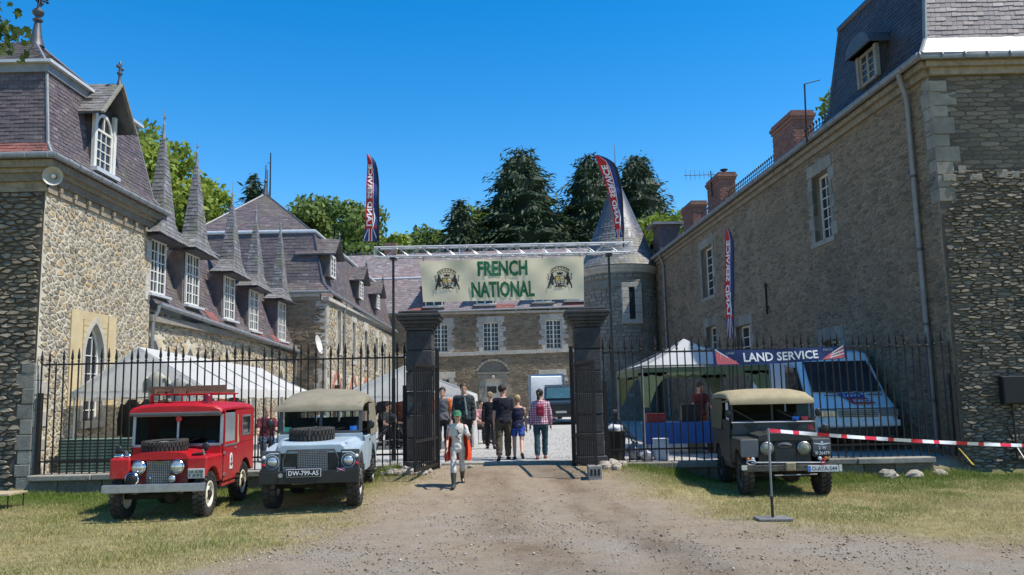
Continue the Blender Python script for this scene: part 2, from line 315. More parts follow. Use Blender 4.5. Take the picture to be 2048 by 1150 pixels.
def voro(u0, u1, z0, z1, sx, sz, gap, jit=.4, seed=1):
    r = random.Random(seed); nx = max(1, round((u1-u0)/sx)); nz = max(1, round((z1-z0)/sz)); ax = (u1-u0)/nx; az = (z1-z0)/nz
    pts = {(i, j): (i+.5+(.25 if j % 2 else -.25)+r.uniform(-jit, jit), j+.5+r.uniform(-jit, jit)) for i in range(-1, nx+1) for j in range(-1, nz+1)}
    wt = {k: r.uniform(-1, 1) for k in pts}
    for j in range(nz):
        for i in range(nx):
            p = pts[i, j]; pg = [(p[0]-1.6, p[1]-1.6), (p[0]+1.6, p[1]-1.6), (p[0]+1.6, p[1]+1.6), (p[0]-1.6, p[1]+1.6)]
            for di in (-2, -1, 0, 1, 2):
                for dj in (-1, 0, 1):
                    q = pts.get((i+di, j+dj))
                    if q is None or (di == 0 and dj == 0): continue
                    dx, dy = q[0]-p[0], q[1]-p[1]; ln = math.hypot(dx, dy) or 1e-6; dx /= ln; dy /= ln
                    g = gap*math.hypot(dx/ax, dy/az)*.5*r.uniform(.15, 2.0)
                    pg = clip(pg, dx, dy, dx*p[0]+dy*p[1]+ln/2-g+(wt[i, j]-wt[i+di, j+dj])*jit*.28)
                    if len(pg) < 3: break
                if len(pg) < 3: break
            if len(pg) < 3: continue
            for a, b_, c in ((-1, 0, 0), (1, 0, nx), (0, -1, 0), (0, 1, nz)): pg = clip(pg, a, b_, c) if len(pg) > 2 else []
            if len(pg) < 3: continue
            yield [(u0+x*ax, z0+y*az) for x, y in pg]
def stone_geo(pg, proud, r, tilt=.12):
    n = len(pg); ch = []
    for i in range(n):
        p, q = pg[i], pg[(i+1) % n]; k = .13
        ch += [(p[0]+(q[0]-p[0])*k, p[1]+(q[1]-p[1])*k), (q[0]-(q[0]-p[0])*k, q[1]-(q[1]-p[1])*k)]
    cx = sum(p[0] for p in ch)/len(ch); cz = sum(p[1] for p in ch)/len(ch); t = r.uniform(-.3, .3); t2 = r.uniform(-.3, .3)
    pr = proud*(r.uniform(.5, 1.3) if tilt < .2 else r.uniform(.2, 1.6)); outer = [(x, z, -.006) for x, z in ch]
    inner = [(cx+(x-cx)*.86, cz+(z-cz)*.86, max(.001, pr+(x-cx)*t*tilt*.5+(z-cz)*(t2-.12)*tilt)) for x, z in ch]
    return outer, inner, cx, cz
def rubble(parent, fr, u0, u1, z0, z1, sx, sz, m, nind=0, holes=(), proud=.028, gap=.03, seed=1, jit=.4, d0=0., tilt=.12):
    r = random.Random(seed+5); st = []
    for pg in voro(u0, u1, z0, z1, sx, sz, gap, jit, seed):
        o, i, cx, cz = stone_geo(pg, proud, r, tilt)
        if any(h[0] < cx < h[1] and h[2] < cz < h[3] for h in holes): continue
        ar = abs(sum(pg[k][0]*pg[(k+1) % len(pg)][1]-pg[(k+1) % len(pg)][0]*pg[k][1] for k in range(len(pg))))/2
        if ar < sx*sz*.12: continue
        c = fr.w(cx, cz); vis = 1
        d = ray_ok(c); st.append((-(ar/(c-CAM).length**2)*(1 if d else .001), cx, cz, o, i))
    st.sort(key=lambda q: q[0]); rest = MB()
    for k, (_, cx, cz, o, i) in enumerate(st):
        n = len(o); fs = [tuple(range(n, 2*n))]+[(a, (a+1) % n, n+(a+1) % n, n+a) for a in range(n)]
        if k < nind:
            b = MB(); b.add([fr.u*(x-cx)+ZV*(z-cz)+fr.n*(d) for x, z, d in o+i], fs); b.build('stone', m, parent, mw=Matrix.Translation(fr.w(cx, cz, d0)))
        else: rest.add([fr.w(x, z, d+d0) for x, z, d in o+i], fs, r.random())
    if rest.v: rest.build('stone_field', m, parent, kind='stuff')
def ray_ok(c):                # inside the picture?
    d = c-CAM; k = d.dot(FW)
    if k <= 0: return False
    x = 1024+FPX*d.dot(RT)/k; y = 575-FPX*d.dot(UP)/k
    return 0 <= x <= 2048 and 0 <= y <= 1150
def slates(parent, A, B, C, D, course, width, m, nind=0, name='slate', base=None, seed=1, thick=.014, kindname='slate_field', jit=.022, skip=None):
    """overlapping slates on the quad A B (bottom) C D (top)"""
    A, B, C, D = V(A), V(B), V(C), V(D); r = random.Random(seed); nrm = (B-A).cross(D-A).normalized()
    if base: MB().poly([A, B, C, D]).build('roof_boards', base, parent)
    sl = ((D+C)/2-(A+B)/2).length; n = max(1, round(sl/course)); rest = MB(); items = []
    for i in range(n):
        t0, t1 = i/n, min(1, (i+1.15)/n); l0, r0, l1, r1 = A.lerp(D, t0), B.lerp(C, t0), A.lerp(D, t1), B.lerp(C, t1); ln = (r0-l0).length
        if ln < .03: continue
        k = max(1, round(ln/width)); off = .5 if i % 2 else 0.
        ed = sorted({0., 1., *[min(1, max(0, (j+off+r.uniform(-.06, .06))/k)) for j in range(k+1)]})
        for a, c in zip(ed, ed[1:]):
            if (c-a)*ln < .02: continue
            if skip and skip(l0.lerp(r0, (a+c)/2)): continue
            g = min(.004/ln, (c-a)*.1); a2, c2 = a+g, c-g; dz = r.uniform(-jit, jit)*.5; th = thick*r.uniform(.7, 1.5)
            up = (l1-l0).normalized()
            p = [l0.lerp(r0, a2)+up*dz, l0.lerp(r0, c2)+up*(dz+r.uniform(-jit, jit)*.4), l1.lerp(r1, c2), l1.lerp(r1, a2)]
            items.append((p, th))
    items.sort(key=lambda q: (not ray_ok(q[0][0]), (q[0][0]-CAM).length)) if nind else None
    for k, (p, th) in enumerate(items):
        vs = [p[0]+nrm*th, p[1]+nrm*th, p[2]+nrm*.004, p[3]+nrm*.004, p[0]-nrm*.004, p[1]-nrm*.004, p[2]-nrm*.004, p[3]-nrm*.004]
        fs = [(0, 1, 2, 3), (4, 5, 1, 0), (5, 6, 2, 1), (7, 4, 0, 3)]
        if k < nind:
            c = p[0]; MB().add([q-c for q in vs], fs).build(name, m, parent, mw=Matrix.Translation(c))
        else: rest.add(vs, fs, r.random())
    if rest.v: rest.build(kindname, m, parent, kind='stuff')
PANE = MB().box(-.5, .5, -.004, .004, -.5, .5).mesh('pane', glassd)
def basis(fr, c, sx=1, sz=1): 
    M = Matrix((fr.u*sx, fr.n, ZV*sz)).transposed().to_4x4(); M.translation = c; return M
def window(parent, fr, u0, u1, z0, z1, cols, rows, d=-.16, fw=.06, bw=.028, m=None, panes=True, mull=True, trans=None, name='window'):
    m = m or wpaint; b = MB(); W, H = u1-u0, z1-z0
    def bx(a, c, e, g, t=.03): b.ob(fr.w((a+c)/2, (e+g)/2, d), fr.u*(c-a)/2, ZV*(g-e)/2, fr.n*t)
    bx(u0, u1, z0, z0+fw); bx(u0, u1, z1-fw, z1); bx(u0, u0+fw, z0+fw, z1-fw); bx(u1-fw, u1, z0+fw, z1-fw)
    cu = [u0+fw+(W-2*fw)*i/cols for i in range(cols+1)]; cz = [z0+fw+(H-2*fw)*i/rows for i in range(rows+1)]
    for i in range(1, cols):
        w_ = fw*1.2 if mull and cols % 2 == 0 and i == cols//2 else bw; bx(cu[i]-w_/2, cu[i]+w_/2, z0+fw, z1-fw, .026 if w_ > bw else .02)
    for j in range(1, rows):
        w_ = fw if trans == j else bw; bx(u0+fw, u1-fw, cz[j]-w_/2, cz[j]+w_/2, .018)
    o = b.build(name, m, parent)
    if panes:
        for i in range(cols):
            for j in range(rows):
                q = part(PANE, 'pane', o, basis(fr, fr.w((cu[i]+cu[i+1])/2, (cz[j]+cz[j+1])/2, d-.012), cu[i+1]-cu[i], cz[j+1]-cz[j]))
                a = random.uniform(-.012, .012); q.matrix_basis = q.matrix_basis @ Matrix.Rotation(a, 4, 'Z') @ Matrix.Rotation(random.uniform(-.012, .012), 4, 'X')
    else: MB().ob(fr.w((u0+u1)/2, (z0+z1)/2, d-.012), fr.u*(W/2-.01), ZV*(H/2-.01), fr.n*.004).build('pane', glassd, o)
    return o
def surround(parent, fr, u0, u1, z0, z1, m, bw=.2, h=.3, lint=.3, sill=.14, proud=.03, seed=0):
    r = random.Random(seed); n = max(3, round((z1-z0)/h)); hh = (z1-z0)/n
    for s in (-1, 1):
        for i in range(n):
            w_ = bw*(1.35 if (i+(s > 0)) % 2 else .8)*r.uniform(.9, 1.1); ua = (u0-w_) if s < 0 else u1; 
            MB().ob(fr.w(ua+w_/2, z0+(i+.5)*hh, -.06), fr.u*(w_/2), ZV*(hh/2-.006), fr.n*(.06+proud*r.uniform(.7, 1.1))).build('surround_block', m, parent, bevel=.012)
    for e, g, ex in ((z1+.003, z1+lint, bw*1.1), (z0-sill, z0-.003, bw*.8)):
        k = 3 if g > z1 else 1; us = [u0-ex+(u1-u0+2*ex)*i/k for i in range(k+1)]
        for a, c in zip(us, us[1:]):
            MB().ob(fr.w((a+c)/2, (e+g)/2, -.06), fr.u*((c-a)/2-.004), ZV*(g-e)/2, fr.n*(.065+proud+(.03 if g < z1 else 0))).build('lintel' if g > z1 else 'sill', m, parent, bevel=.012)
def quoins(parent, fr, u, z0, z1, m, side=1, h=.32, w1=.42, w2=.26, proud=.025, seed=0, ret=None):
    r = random.Random(seed); z = z0; i = 0
    while z < z1-.1:
        hh = min(h*r.uniform(.75, 1.2), z1-z); w_ = (w1 if i % 2 else w2)*r.uniform(.9, 1.15); pr = proud*r.uniform(.5, 1.2)
        b = MB().ob(fr.w(u+side*(w_-pr)/2, z+hh/2, -.1), fr.u*((w_+pr)/2), ZV*(hh/2-.006), fr.n*(.1+pr)); b.build('quoin', m, parent, bevel=.014)
        if ret:
            f2, u2, s2 = ret; w3 = (w2 if i % 2 else w1)*r.uniform(.9, 1.1)
            MB().ob(f2.w(u2+s2*(w3/2+.11), z+hh/2, -.1), f2.u*(w3/2-.11 if w3 > .24 else .02), ZV*(hh/2-.006), f2.n*(.1+pr*.9)).build('quoin', m, parent, bevel=.014)
        z += hh; i += 1
def gutter(parent, pts, m=zinc, r=.075, name='gutter'):
    b = MB(); b.tube(pts, r, 8); g = b.build(name, m, parent, smooth=True)
    L_ = 0
    for p, q in zip(pts, pts[1:]):
        p, q = V(p), V(q); n = int((q-p).length/.5); t = (q-p).normalized()
        bb = MB()
        for i in range(n+1): c = p+t*(i*.5); bb.tube([c-t*.012, c+t*.012], r*1.12, 8)
        bb.build('gutter_bracket', m, g, kind='stuff')
    return g
def gothic(parent, fr, uc, z0, w, h, band=.12, bm=None, seed=0):
    """pointed window: dressed surround, recessed frame with bars, glass"""
    bm = bm or lime; k = 10; zs = z0+h-w*.95
    def arch(hw, ex):
        R = hw*2.2; c = hw-R; am = math.acos((R-hw)/R) if True else 0
        pts = [(hw, z0-ex*0)]+[(c+R*math.cos(am*i/k), zs+R*math.sin(am*i/k)*((h-(zs-z0)+ex)/(R*math.sin(am)))) for i in range(k+1)]
        return pts+[(-x, z) for x, z in pts[::-1][1:]]
    o, i_ = arch(w/2+band, band*1.3), arch(w/2, 0); n = len(o); b = MB()
    for a in range(n-1):
        q = [o[a], o[a+1], i_[a+1], i_[a]]
        b.prism([fr.w(uc+x, z, .035) for x, z in q], -fr.n*.2)
    s = b.build('window_surround', bm, parent)
    b = MB(); j_ = [((x)*.86, z0+(z-z0)*.97) for x, z in i_]
    for a in range(n-1): b.prism([fr.w(uc+x, z, -.12) for x, z in (i_[a], i_[a+1], j_[a+1], j_[a])], -fr.n*.05)
    for zz in np.linspace(z0+.25, z0+h*.85, 5): 
        hw = w/2*.9 if zz < zs else w/2*.9*max(.1, 1-((zz-zs)/(z0+h-zs))**1.5); b.ob(fr.w(uc, zz, -.14), fr.u*hw, ZV*.012, fr.n*.012)
    for x in (-w/6, w/6): b.ob(fr.w(uc+x, z0+(h*.44), -.14), fr.u*.012, ZV*h*.43, fr.n*.012)
    o2 = b.build('window', wpaint, parent)
    MB().poly([fr.w(uc+x, z, -.15) for x, z in i_]).build('pane', glassd, o2)
    return s
# ================================================================== left pavilion
XL, YF, YB = -10.22, 17.7, 23.07
TL = thing('stone_pavilion', 'warm rubble stone pavilion with purple slate mansard roof and arched dormer', 'building', (-12.6, 20.6, 0))
fS = Fr((XL, YF), (XL, YB)); fF = Fr((-15, YF), (XL, YF)); fS.sl = 0
gu = fS.px(187, 720)[0]; gh = (gu-.52, gu+.52, 1.45, 3.85)
ws = wall(TL, 'wall', fS, 0, fS.len, -.3, 6.5, [gh], mortar)
rubble(ws, fS, .03, fS.len-.02, 0, 6.48, .21, .115, warm, 300, [(gh[0]-.2, gh[1]+.2, 1.3, 4.05), (-.1, .38, -1, 2.7)], seed=3, gap=.026, proud=.016, jit=.46)
wf = wall(TL, 'wall', fF, 0, fF.len, -.3, 6.5, [], mortard)
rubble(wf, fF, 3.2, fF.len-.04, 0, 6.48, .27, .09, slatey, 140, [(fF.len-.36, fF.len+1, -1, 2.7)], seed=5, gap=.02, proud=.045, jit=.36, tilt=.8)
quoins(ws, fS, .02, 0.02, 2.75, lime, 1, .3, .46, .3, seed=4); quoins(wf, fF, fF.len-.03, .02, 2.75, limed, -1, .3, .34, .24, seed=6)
for z_, hh in ((4.7, .4), (5.1, .36), (5.9, .5), (2.2, .5)):
    MB().ob(fS.w(fS.len-.17, z_+hh/2, -.1), fS.u*.16, ZV*(hh/2), fS.n*.13).build('quoin', lime, ws, bevel=.015)
# ochre render round the pointed window
for a, c in ((gh[0]-.62, gh[0]-.1), (gh[1]+.1, gh[1]+.5)):
    MB().ob(fS.w((a+c)/2, 2.9, -.0), fS.u*(c-a)/2, ZV*1.14, fS.n*.036).build('render_patch', plaster, ws)
gothic(TL, fS, gu, 1.45, .92, 2.36); MB().ob(fS.w(gu, 1.36, 0), fS.u*.62, ZV*.08, fS.n*.09).build('sill', lime, TL)
b = MB()
for s in (-1, 1):                       # spandrels between the rectangular opening and the arch
    for i in range(6):
        z0_ = 2.95+i*.15; x0 = .5-(i/6)**1.6*.42
        b.ob(fS.w(gu+s*(x0+.56)/2, z0_+.08, -.02), fS.u*((.56-x0)/2), ZV*.08, fS.n*.045)
b.ob(fS.w(gu, 3.95, -.02), fS.u*.6, ZV*.1, fS.n*.047); b.build('render_patch', plaster, ws, kind='stuff')
for z0_, z1_, o in ((6.5, 6.72, .05), (6.72, 6.9, .12), (6.9, 7.0, .17), (7.0, 7.16, .26)):
    b = MB(); b.box(XL-.3, XL+o, YF-o, YB+.1, z0_, z1_); b.box(-15, XL-.3, YF-o, YF+.2, z0_, z1_); b.build('cornice', cornst, TL)
for i in range(9): MB().ob(fS.w(.45+i*.62, 6.63, .09), fS.u*.05, ZV*.05, fS.n*.03).build('corbel', cornst, TL)
b = MB(); b.box(XL-.35, XL+.315, YF-.315, YB+.28, 7.162, 7.196); b.box(-15, XL-.35, YF-.315, YF+.2, 7.162, 7.196); b.build('eaves_board', lead, TL)
gutter(TL, [(-15, YF-.34, 7.24), (XL+.34, YF-.34, 7.24), (XL+.34, YB+.25, 7.24)])
def mp(o, z): return V((-15, YF-o, z)), V((XL+o, YF-o, z)), V((XL+o, YB+o-(.36 if o < -.1 else 0), z))
r0_, r1_, r2_ = mp(.30, 7.2), mp(-.0, 7.62), mp(-.26, 9.35)
rf = MB().poly([r1_[0], r1_[1], r2_[1], r2_[0]]).poly([r1_[1], r1_[2], r2_[2], r2_[1]]).poly([r0_[0], r0_[1], r1_[1], r1_[0]]).poly([r0_[1], r0_[2], r1_[2], r1_[1]]).build('roof', lead, TL)
slates(rf, V((-12.6, r0_[0].y, 7.2)), r0_[1], r1_[1], V((-12.6, r1_[0].y, 7.62)), .1, .2, redslate, 0, seed=2)
slates(rf, V((-12.6, r1_[0].y, 7.62)), r1_[1], r2_[1], V((-12.6, r2_[0].y, 9.35)), .1, .21, slate, 110, seed=3)
slates(rf, r0_[1], r0_[2], r1_[2], r1_[1], .1, .2, slate, 40, seed=4)
slates(rf, r1_[1], r1_[2], r2_[2], r2_[1], .1, .2, slate, 150, seed=5)
for z0_, z1_, o in ((9.35, 9.55, -.2), (9.55, 9.62, -.1)):
    b = MB(); b.box(XL-.8, XL+o, YF-o, YB+o-.42, z0_, z1_); b.box(-15, XL-.8, YF-o, YF+1, z0_, z1_); b.build('roof_trim', zinc if o < -.15 else zincl, TL)
ap = P(73, 86, 20.6); u0_, u1_, u2_ = V((-15, YF+.3, 9.62)), V((XL-.3, YF+.3, 9.62)), V((XL-.3, YB-.7, 9.62)); apl = V((-15, ap.y, ap.z))
ur = MB().poly([u0_, u1_, ap, apl]).poly([u1_, u2_, ap]).poly([u2_, V((-15, u2_.y, 9.62)), apl, ap]).build('upper_roof', lead, TL)
slates(ur, V((-13.2, u0_.y, 9.62)), u1_, ap, V((-13.2, ap.y, ap.z)), .13, .22, slate, 0, seed=6)
slates(ur, u1_, u2_, ap+V((0, .02, 0)), ap-V((0, .02, 0)), .13, .22, slate, 0, seed=7)
for p, q in ((r0_[1], r1_[1]), (r1_[1], r2_[1]), (u1_, ap), (r0_[2], r1_[2]), (r1_[2], r2_[2]), (u2_, ap), (ap, apl)): MB().tube([p, q], .035, 6).build('hip_flashing', zinc if p is not u2_ else lead, TL, smooth=True)
b = MB(); b.lathe([(.2, -.1), (.13, .15), (.085, .5), (.07, .58), (.12, .6), (.13, .64), (.07, .67), (.06, .72), (.13, .78), (.15, .86), (.1, .93), (.04, .97), (.03, 1.5), (.008, 2.1)], ap, n=12)
fi = b.build('finial', lead, TL, smooth=True)
rr = random.Random(3); b = MB()
for k in range(14):
    a = rr.uniform(0, 6.28); e0 = ap+V((0, 0, rr.uniform(.95, 1.2))); e1 = e0+V((math.cos(a)*.2, math.sin(a)*.2, .16)); e2 = e1+V((math.cos(a)*.14, math.sin(a)*.14, rr.uniform(-.02, .14)))
    b.tube([e0, e1, e2], [.012, .01, .006], 4); b.ball(e2, (.05, .05, .035), 6, 4); b.ball(e1, (.04, .04, .02), 6, 4)
b.build('iron_foliage', iron, fi)
# arched dormer
du = fS.px(203, 300)[0]; dz0, dzs, dw = 7.58, 8.62, .42; dd = .06
b = MB(); b.ob(fS.w(du, 8.5, dd-.62), fS.u*(dw+.13), ZV*.82, fS.n*.55); b.build('dormer_cheeks', slated, TL)
wn = window(TL, fS, du-dw, du+dw, dz0, dzs, 3, 4, d=dd-.03, fw=.055, bw=.022)
b = MB(); k = 10; A1 = [(dw*math.cos(math.pi*i/k), dzs+.02+dw*math.sin(math.pi*i/k)) for i in range(k+1)]; A2 = [(x*.82, dzs+.02+(z-dzs-.02)*.82) for x, z in A1]
for i in range(k): b.prism([fS.w(du+x, z, dd) for x, z in (A1[i], A1[i+1], A2[i+1], A2[i])], -fS.n*.06)
b.bar(fS.w(du, dzs, dd-.03), fS.w(du, dzs+dw*.85, dd-.03), .04); b.build('fanlight', wpaint, wn)
MB().poly([fS.w(du+x, z, dd-.045) for x, z in A2]).build('pane', glassd, wn)
for s in (-1, 1): MB().ob(fS.w(du+s*(dw+.06), 8.35, dd), fS.u*.06, ZV*.8, fS.n*.05).build('dormer_jamb', wpaint, TL, bevel=.01)
MB().ob(fS.w(du, dz0-.05, dd+.06), fS.u*.6, ZV*.05, fS.n*.1).build('dormer_sill', zincl, TL)
pk = 9.88; dr = None
for s in (-1, 1):
    e = .86; A_, B_ = fS.w(du+s*e, 8.86, .42), fS.w(du+s*e, 8.86, -.95); C_, D_ = fS.w(du, pk, -.95), fS.w(du, pk, .42)
    q = [A_, B_, C_, D_] if s > 0 else [B_, A_, D_, C_]
    if s < 0: dr = MB().prism([A_, B_, C_, D_], V((0, 0, -.05))).build('dormer_roof', lead, TL)
    else: MB().prism([A_, B_, C_, D_], V((0, 0, -.05))).build('dormer_roof', lead, TL)
    slates(dr, *q, .12, .2, slatem, 0, seed=8+s)
    MB().bar(fS.w(du+s*(e+.02), 8.83, .44), fS.w(du, pk-.02, .44), .05, .08, fS.n).build('bargeboard', limed, TL)
c = fS.w(du, pk, .38); b = MB(); b.lathe([(.07, -.05), (.05, .05), (.035, .1), (.035, .22), (.07, .25), (.07, .29), (.035, .31), (.03, .42), (.05, .48), (.03, .56), (.01, .6)], c, n=10)
for s in (-1, 1): b.ball(c+fS.u*s*.11+ZV*.42, (.05, .06, .05), 6, 4); b.bar(c+ZV*.4, c+fS.u*s*.12+ZV*.44, .035)
b.build('finial', lead, TL, smooth=True)
hn = thing('horn_loudspeaker', 'round grey horn loudspeaker under the cornice corner of the warm stone pavilion', 'loudspeaker', fS.w(.05, 6.5, .22))
c = P(106, 352, 17.45); b = MB(); b.lathe([(.2, .0), (.205, -.02), (.13, .08), (.06, .14), (.05, .25)], c, V((-.3, .93, .15)), 20, cap=False); b.build('horn_bell', mat('horn grey', (.5, .49, .42), (.42, .4, .34), .5), hn, smooth=True)
MB().ball(c+V((-.3, .93, .15)).normalized()*.05, .05).build('driver', wpaint, hn, smooth=True); MB().bar(c+V((.1, .16, .04)), V((XL-.05, YF-.0, 6.55)), .03).build('bracket', iron, hn)

# ================================================================== dormer wing with five spires
class FrS(Fr):                 # frame whose courses follow a gentle fall
    slope = 0.
    def w(s, u, z, d=0.): return s.o+s.u*u+ZV*(z+s.slope*u)+s.n*d
    def px(s, x, y): q = hit(x, y, s.o, s.n); u = (q-s.o).dot(s.u); return u, q.z-s.slope*u
Y2 = 38.0; e1 = P(588, 712, Y2)
TW = thing('dormer_wing', 'low stone wing with slate mansard and five dormers under tall pointed spires', 'building', (-12.5, 31, 0))
fW = FrS((XL-.06, YB), (e1.x, Y2)); z0e = P(312, 620, 24.).z; fW.slope = (P(590, 707, Y2).z-z0e)/(fW.len)
dmx = [(313, 480, 590), (383, 508, 612), (457, 553, 640), (506, 580, 662), (562.5, 604, 682)]
du_ = [fW.px(x, (a+c)/2)[0] for x, a, c in dmx]
gholes = [(u-.42, u+.42, 1.6, 3.7) for u in du_]
ww = wall(TW, 'wall', fW, .02, fW.len, -.3, z0e-.05, gholes, mortar)
rubble(ww, fW, .05, fW.len, .9, z0e-.06, .26, .13, warm, 60, [(g[0]-.15, g[1]+.15, 1.5, 3.85) for g in gholes], seed=13, gap=.03)
for u in du_:
    gothic(TW, fW, u, 1.6, .7, 2.05, .1); b = MB()
    for s in (-1, 1):
        for i in range(5): z_ = 2.9+i*.16; x0 = .42-(i/5)**1.6*.36; b.ob(fW.w(u+s*(x0+.46)/2, z_+.085, -.02), fW.u*((.46-x0)/2), ZV*.085, fW.n*.045)
    b.build('render_patch', plaster, ww, kind='stuff')
b = MB(); b.ob(fW.w(fW.len/2, z0e-.02, .06), fW.u*(fW.len/2-.02), ZV*.09, fW.n*.1); b.build('cornice', limed, TW)
gutter(TW, [fW.w(.25, z0e+.08, .26), fW.w(fW.len-.1, z0e+.08, .26)])
MB().tube([fW.w(.18, z0e+.05, .26), fW.w(.18, z0e-.1, .24), fW.w(.14, z0e-.35, .12), fW.w(.14, 1, .1)], .055, 8).build('downpipe', zinc, TW, smooth=True)
MB().tube([fW.w(fW.len-.15, z0e+.05, .26), fW.w(fW.len-.15, z0e-.3, .14), fW.w(fW.len-.15, 1, .1)], .05, 8).build('downpipe', zinc, TW, smooth=True)
zt = 7.62; L0, R0_, L1, R1 = fW.w(0, z0e+.08, .24), fW.w(fW.len, z0e+.08, .24), fW.w(0, z0e+.55, -.12), fW.w(fW.len, z0e+.55, -.12); L2, R2 = fW.w(0, zt, -.95), fW.w(fW.len, zt, -.95)
rf = MB().poly([L0, R0_, R1, L1]).poly([L1, R1, R2, L2]).poly([L2, R2, R2+V((-3, 0, 1.1)), L2+V((-3, 0, 1.1))]).build('roof', lead, TW)
slates(rf, L0, R0_, R1, L1, .13, .24, slate, 0, seed=21); slates(rf, L1, R1, R2, L2, .13, .24, slate, 0, seed=22)
for u, wd in ((4.2, 1.0), (8.6, 1.5), (11.3, 2.2)): slates(rf, fW.w(u, z0e+.1, .255), fW.w(u+wd, z0e+.1, .255), fW.w(u+wd, z0e+.52, -.08), fW.w(u, z0e+.52, -.08), .13, .24, redslate, 0, seed=int(u*10))
MB().tube([L2, R2], .06, 8).build('roof_trim', zinc, TW)
def spire(parent, fr, c, zb, ax, bx, lv, m, seed):
    """four-sided steep slate roof; lv = [(z, half size along wall, half size across)]"""
    rings = [[fr.w(c+a*s1, z, bx+d*s2) for s1, s2 in ((-1, 1), (1, 1), (1, -1), (-1, -1))] for z, a, d in lv]
    o = MB().loft(rings).build('spire_roof', lead, parent)
    for i in range(len(lv)-1):
        for k in range(3 if i == 0 else 4):
            k = (k+3) % 4 if i == 0 else k
            a, b_ = k, (k+1) % 4; slates(o, rings[i][a], rings[i][b_], rings[i+1][b_], rings[i+1][a], .125, .2, m, 0, seed=seed+i*4+k, kindname='slate_field')
    return o
for i, (u, (px_, a, c)) in enumerate(zip(du_, dmx)):
    zb = fW.px(px_, c)[1]; zt_ = fW.px(px_, a)[1]; hw = .52; d = .02
    MB().ob(fW.w(u, (zb+zt_)/2, d-.75), fW.u*(hw+.1), ZV*((zt_-zb)/2+.04), fW.n*.7).build('dormer_cheeks', slate, TW)
    window(TW, fW, u-hw, u+hw, zb, zt_, 4, 5, d=d+.0, fw=.07, panes=i < 3)
    MB().ob(fW.w(u, zb-.05, d+.06), fW.u*(hw+.14), ZV*.035, fW.n*.12).build('dormer_sill', zincl, TW)
    tq = P(*[(328, 262), (394, 318), (465, 398), (512, 432), (561, 458)][i], fW.w(u, 0).y); tipz = tq.z-fW.slope*u+.25; so_ = max(-1.1, min(.1, (tq-fW.w(u, 0)).dot(fW.n)))
    o = spire(TW, fW, u, 0, 0, so_, [(zt_+.02, 1.0, .42), (zt_+.28, .64, .3), (zt_+.56, .43, .25), (tipz-.55, .06, .05), (tipz-.5, .055, .045)], slatem, 100+i*17)
    tc_ = fW.w(u, tipz-.52, so_); b = MB(); b.lathe([(.1, -.3), (.06, 0), (.045, .25), (.03, .4), (.045, .45), (.03, .5), (.012, .55), (.008, .95)], tc_, n=8)
    if i < 2:
        for k in range(8): a_ = k*.79; b.tube([tc_+ZV*(.6+.04*(k % 3)), tc_+V((math.cos(a_)*.06, math.sin(a_)*.06, .68+.04*(k % 3)))], [.01, .006], 4)
    b.build('finial', zinc, o, smooth=True)
    MB().ob(fW.w(u, zt_+.0, .25), fW.u*.9, ZV*.03, fW.n*.2).build('soffit', slated, TW)

# ================================================================== far left wing round the courtyard
YB2 = 58.0
c2 = P(653, 640, Y2); c3 = P(789, 690, YB2-.3)
T2 = thing('courtyard_wing', 'two storey stone wing with tall narrow openings and hipped slate roof', 'building', (-13, 48, YARD))
f2 = FrS((c2.x, Y2), (c3.x, YB2-.3)); ze2 = P(660, 582, Y2).z-.15; f2.slope = (P(790, 664, YB2).z-.15-ze2)/f2.len
f2f = Fr((-16.6, Y2), (c2.x, Y2))
wx = [(678, 620, 702), (707.5, 645, 722), (731.5, 662, 734), (753, 676, 744), (769, 688, 756)]
hol = []
for x, a, c in wx:
    u, za = f2.px(x, a); zb = f2.px(x, c)[1]; hol.append((u-.42, u+.42, zb, za))
arc = [(f2.px(x, 780)[0]-.8, f2.px(x, 780)[0]+.8, .3, 2.9) for x in (673, 706, 731)]
w2 = wall(T2, 'wall', f2, 0, f2.len, 0, ze2-.25, hol+arc, mortar)
rubble(w2, f2, .05, f2.len, .6, ze2-.27, .42, .2, warm, 0, [(h[0]-.25, h[1]+.25, h[2]-.15, h[3]+.25) for h in hol+arc], seed=31, gap=.03)
for i, h in enumerate(hol):
    window(T2, f2, h[0], h[1], h[2], h[3], 2, 6, panes=False, fw=.07, d=-.2); surround(w2, f2, h[0], h[1], h[2], h[3], lime, .2, .5, .5, .2, seed=i)
rb = mat('red brick arch', (.5, .2, .12), (.38, .15, .1), .85, 8, .3)
dkdoor = mat('brown door', (.1, .045, .03), (.06, .03, .02), .6)
for h in arc:
    uc = (h[0]+h[1])/2; n = 12
    for i in range(n):
        t0, t1 = i/n, (i+1)/n
        def ap_(t, r_): a = -math.pi*(.0)+math.pi*t; return (math.cos(a)*r_, 1.9+math.sin(a)*r_*1.3)
        q = [ap_(t0, 1.0), ap_(t1, 1.0), ap_(t1, .74), ap_(t0, .74)]
        MB().prism([f2.w(uc+x, z, .05) for x, z in q], -f2.n*.25).build('arch_brick', rb if i % 2 else brick, w2)
    MB().ob(f2.w(uc, 1.4, -.2), f2.u*.78, ZV*1.4, f2.n*.03).build('door', dkdoor, T2)
    MB().ob(f2.w(uc, 2.75, -.0), f2.u*.8, ZV*.2, f2.n*.02).build('render_patch', mortar, w2)
w2f = wall(T2, 'wall', f2f, 0, f2f.len, 0, ze2-.25, [], mortarg)
rubble(w2f, f2f, f2f.len-4.2, f2f.len-.05, .6, ze2-.27, .5, .17, brownst, 0, [], seed=33, gap=.03)
quoins(w2f, f2f, f2f.len-.02, .4, ze2-.3, lime, -1, .4, .5, .32, seed=3); quoins(w2, f2, .02, .4, ze2-.3, lime, 1, .4, .46, .3, seed=2)
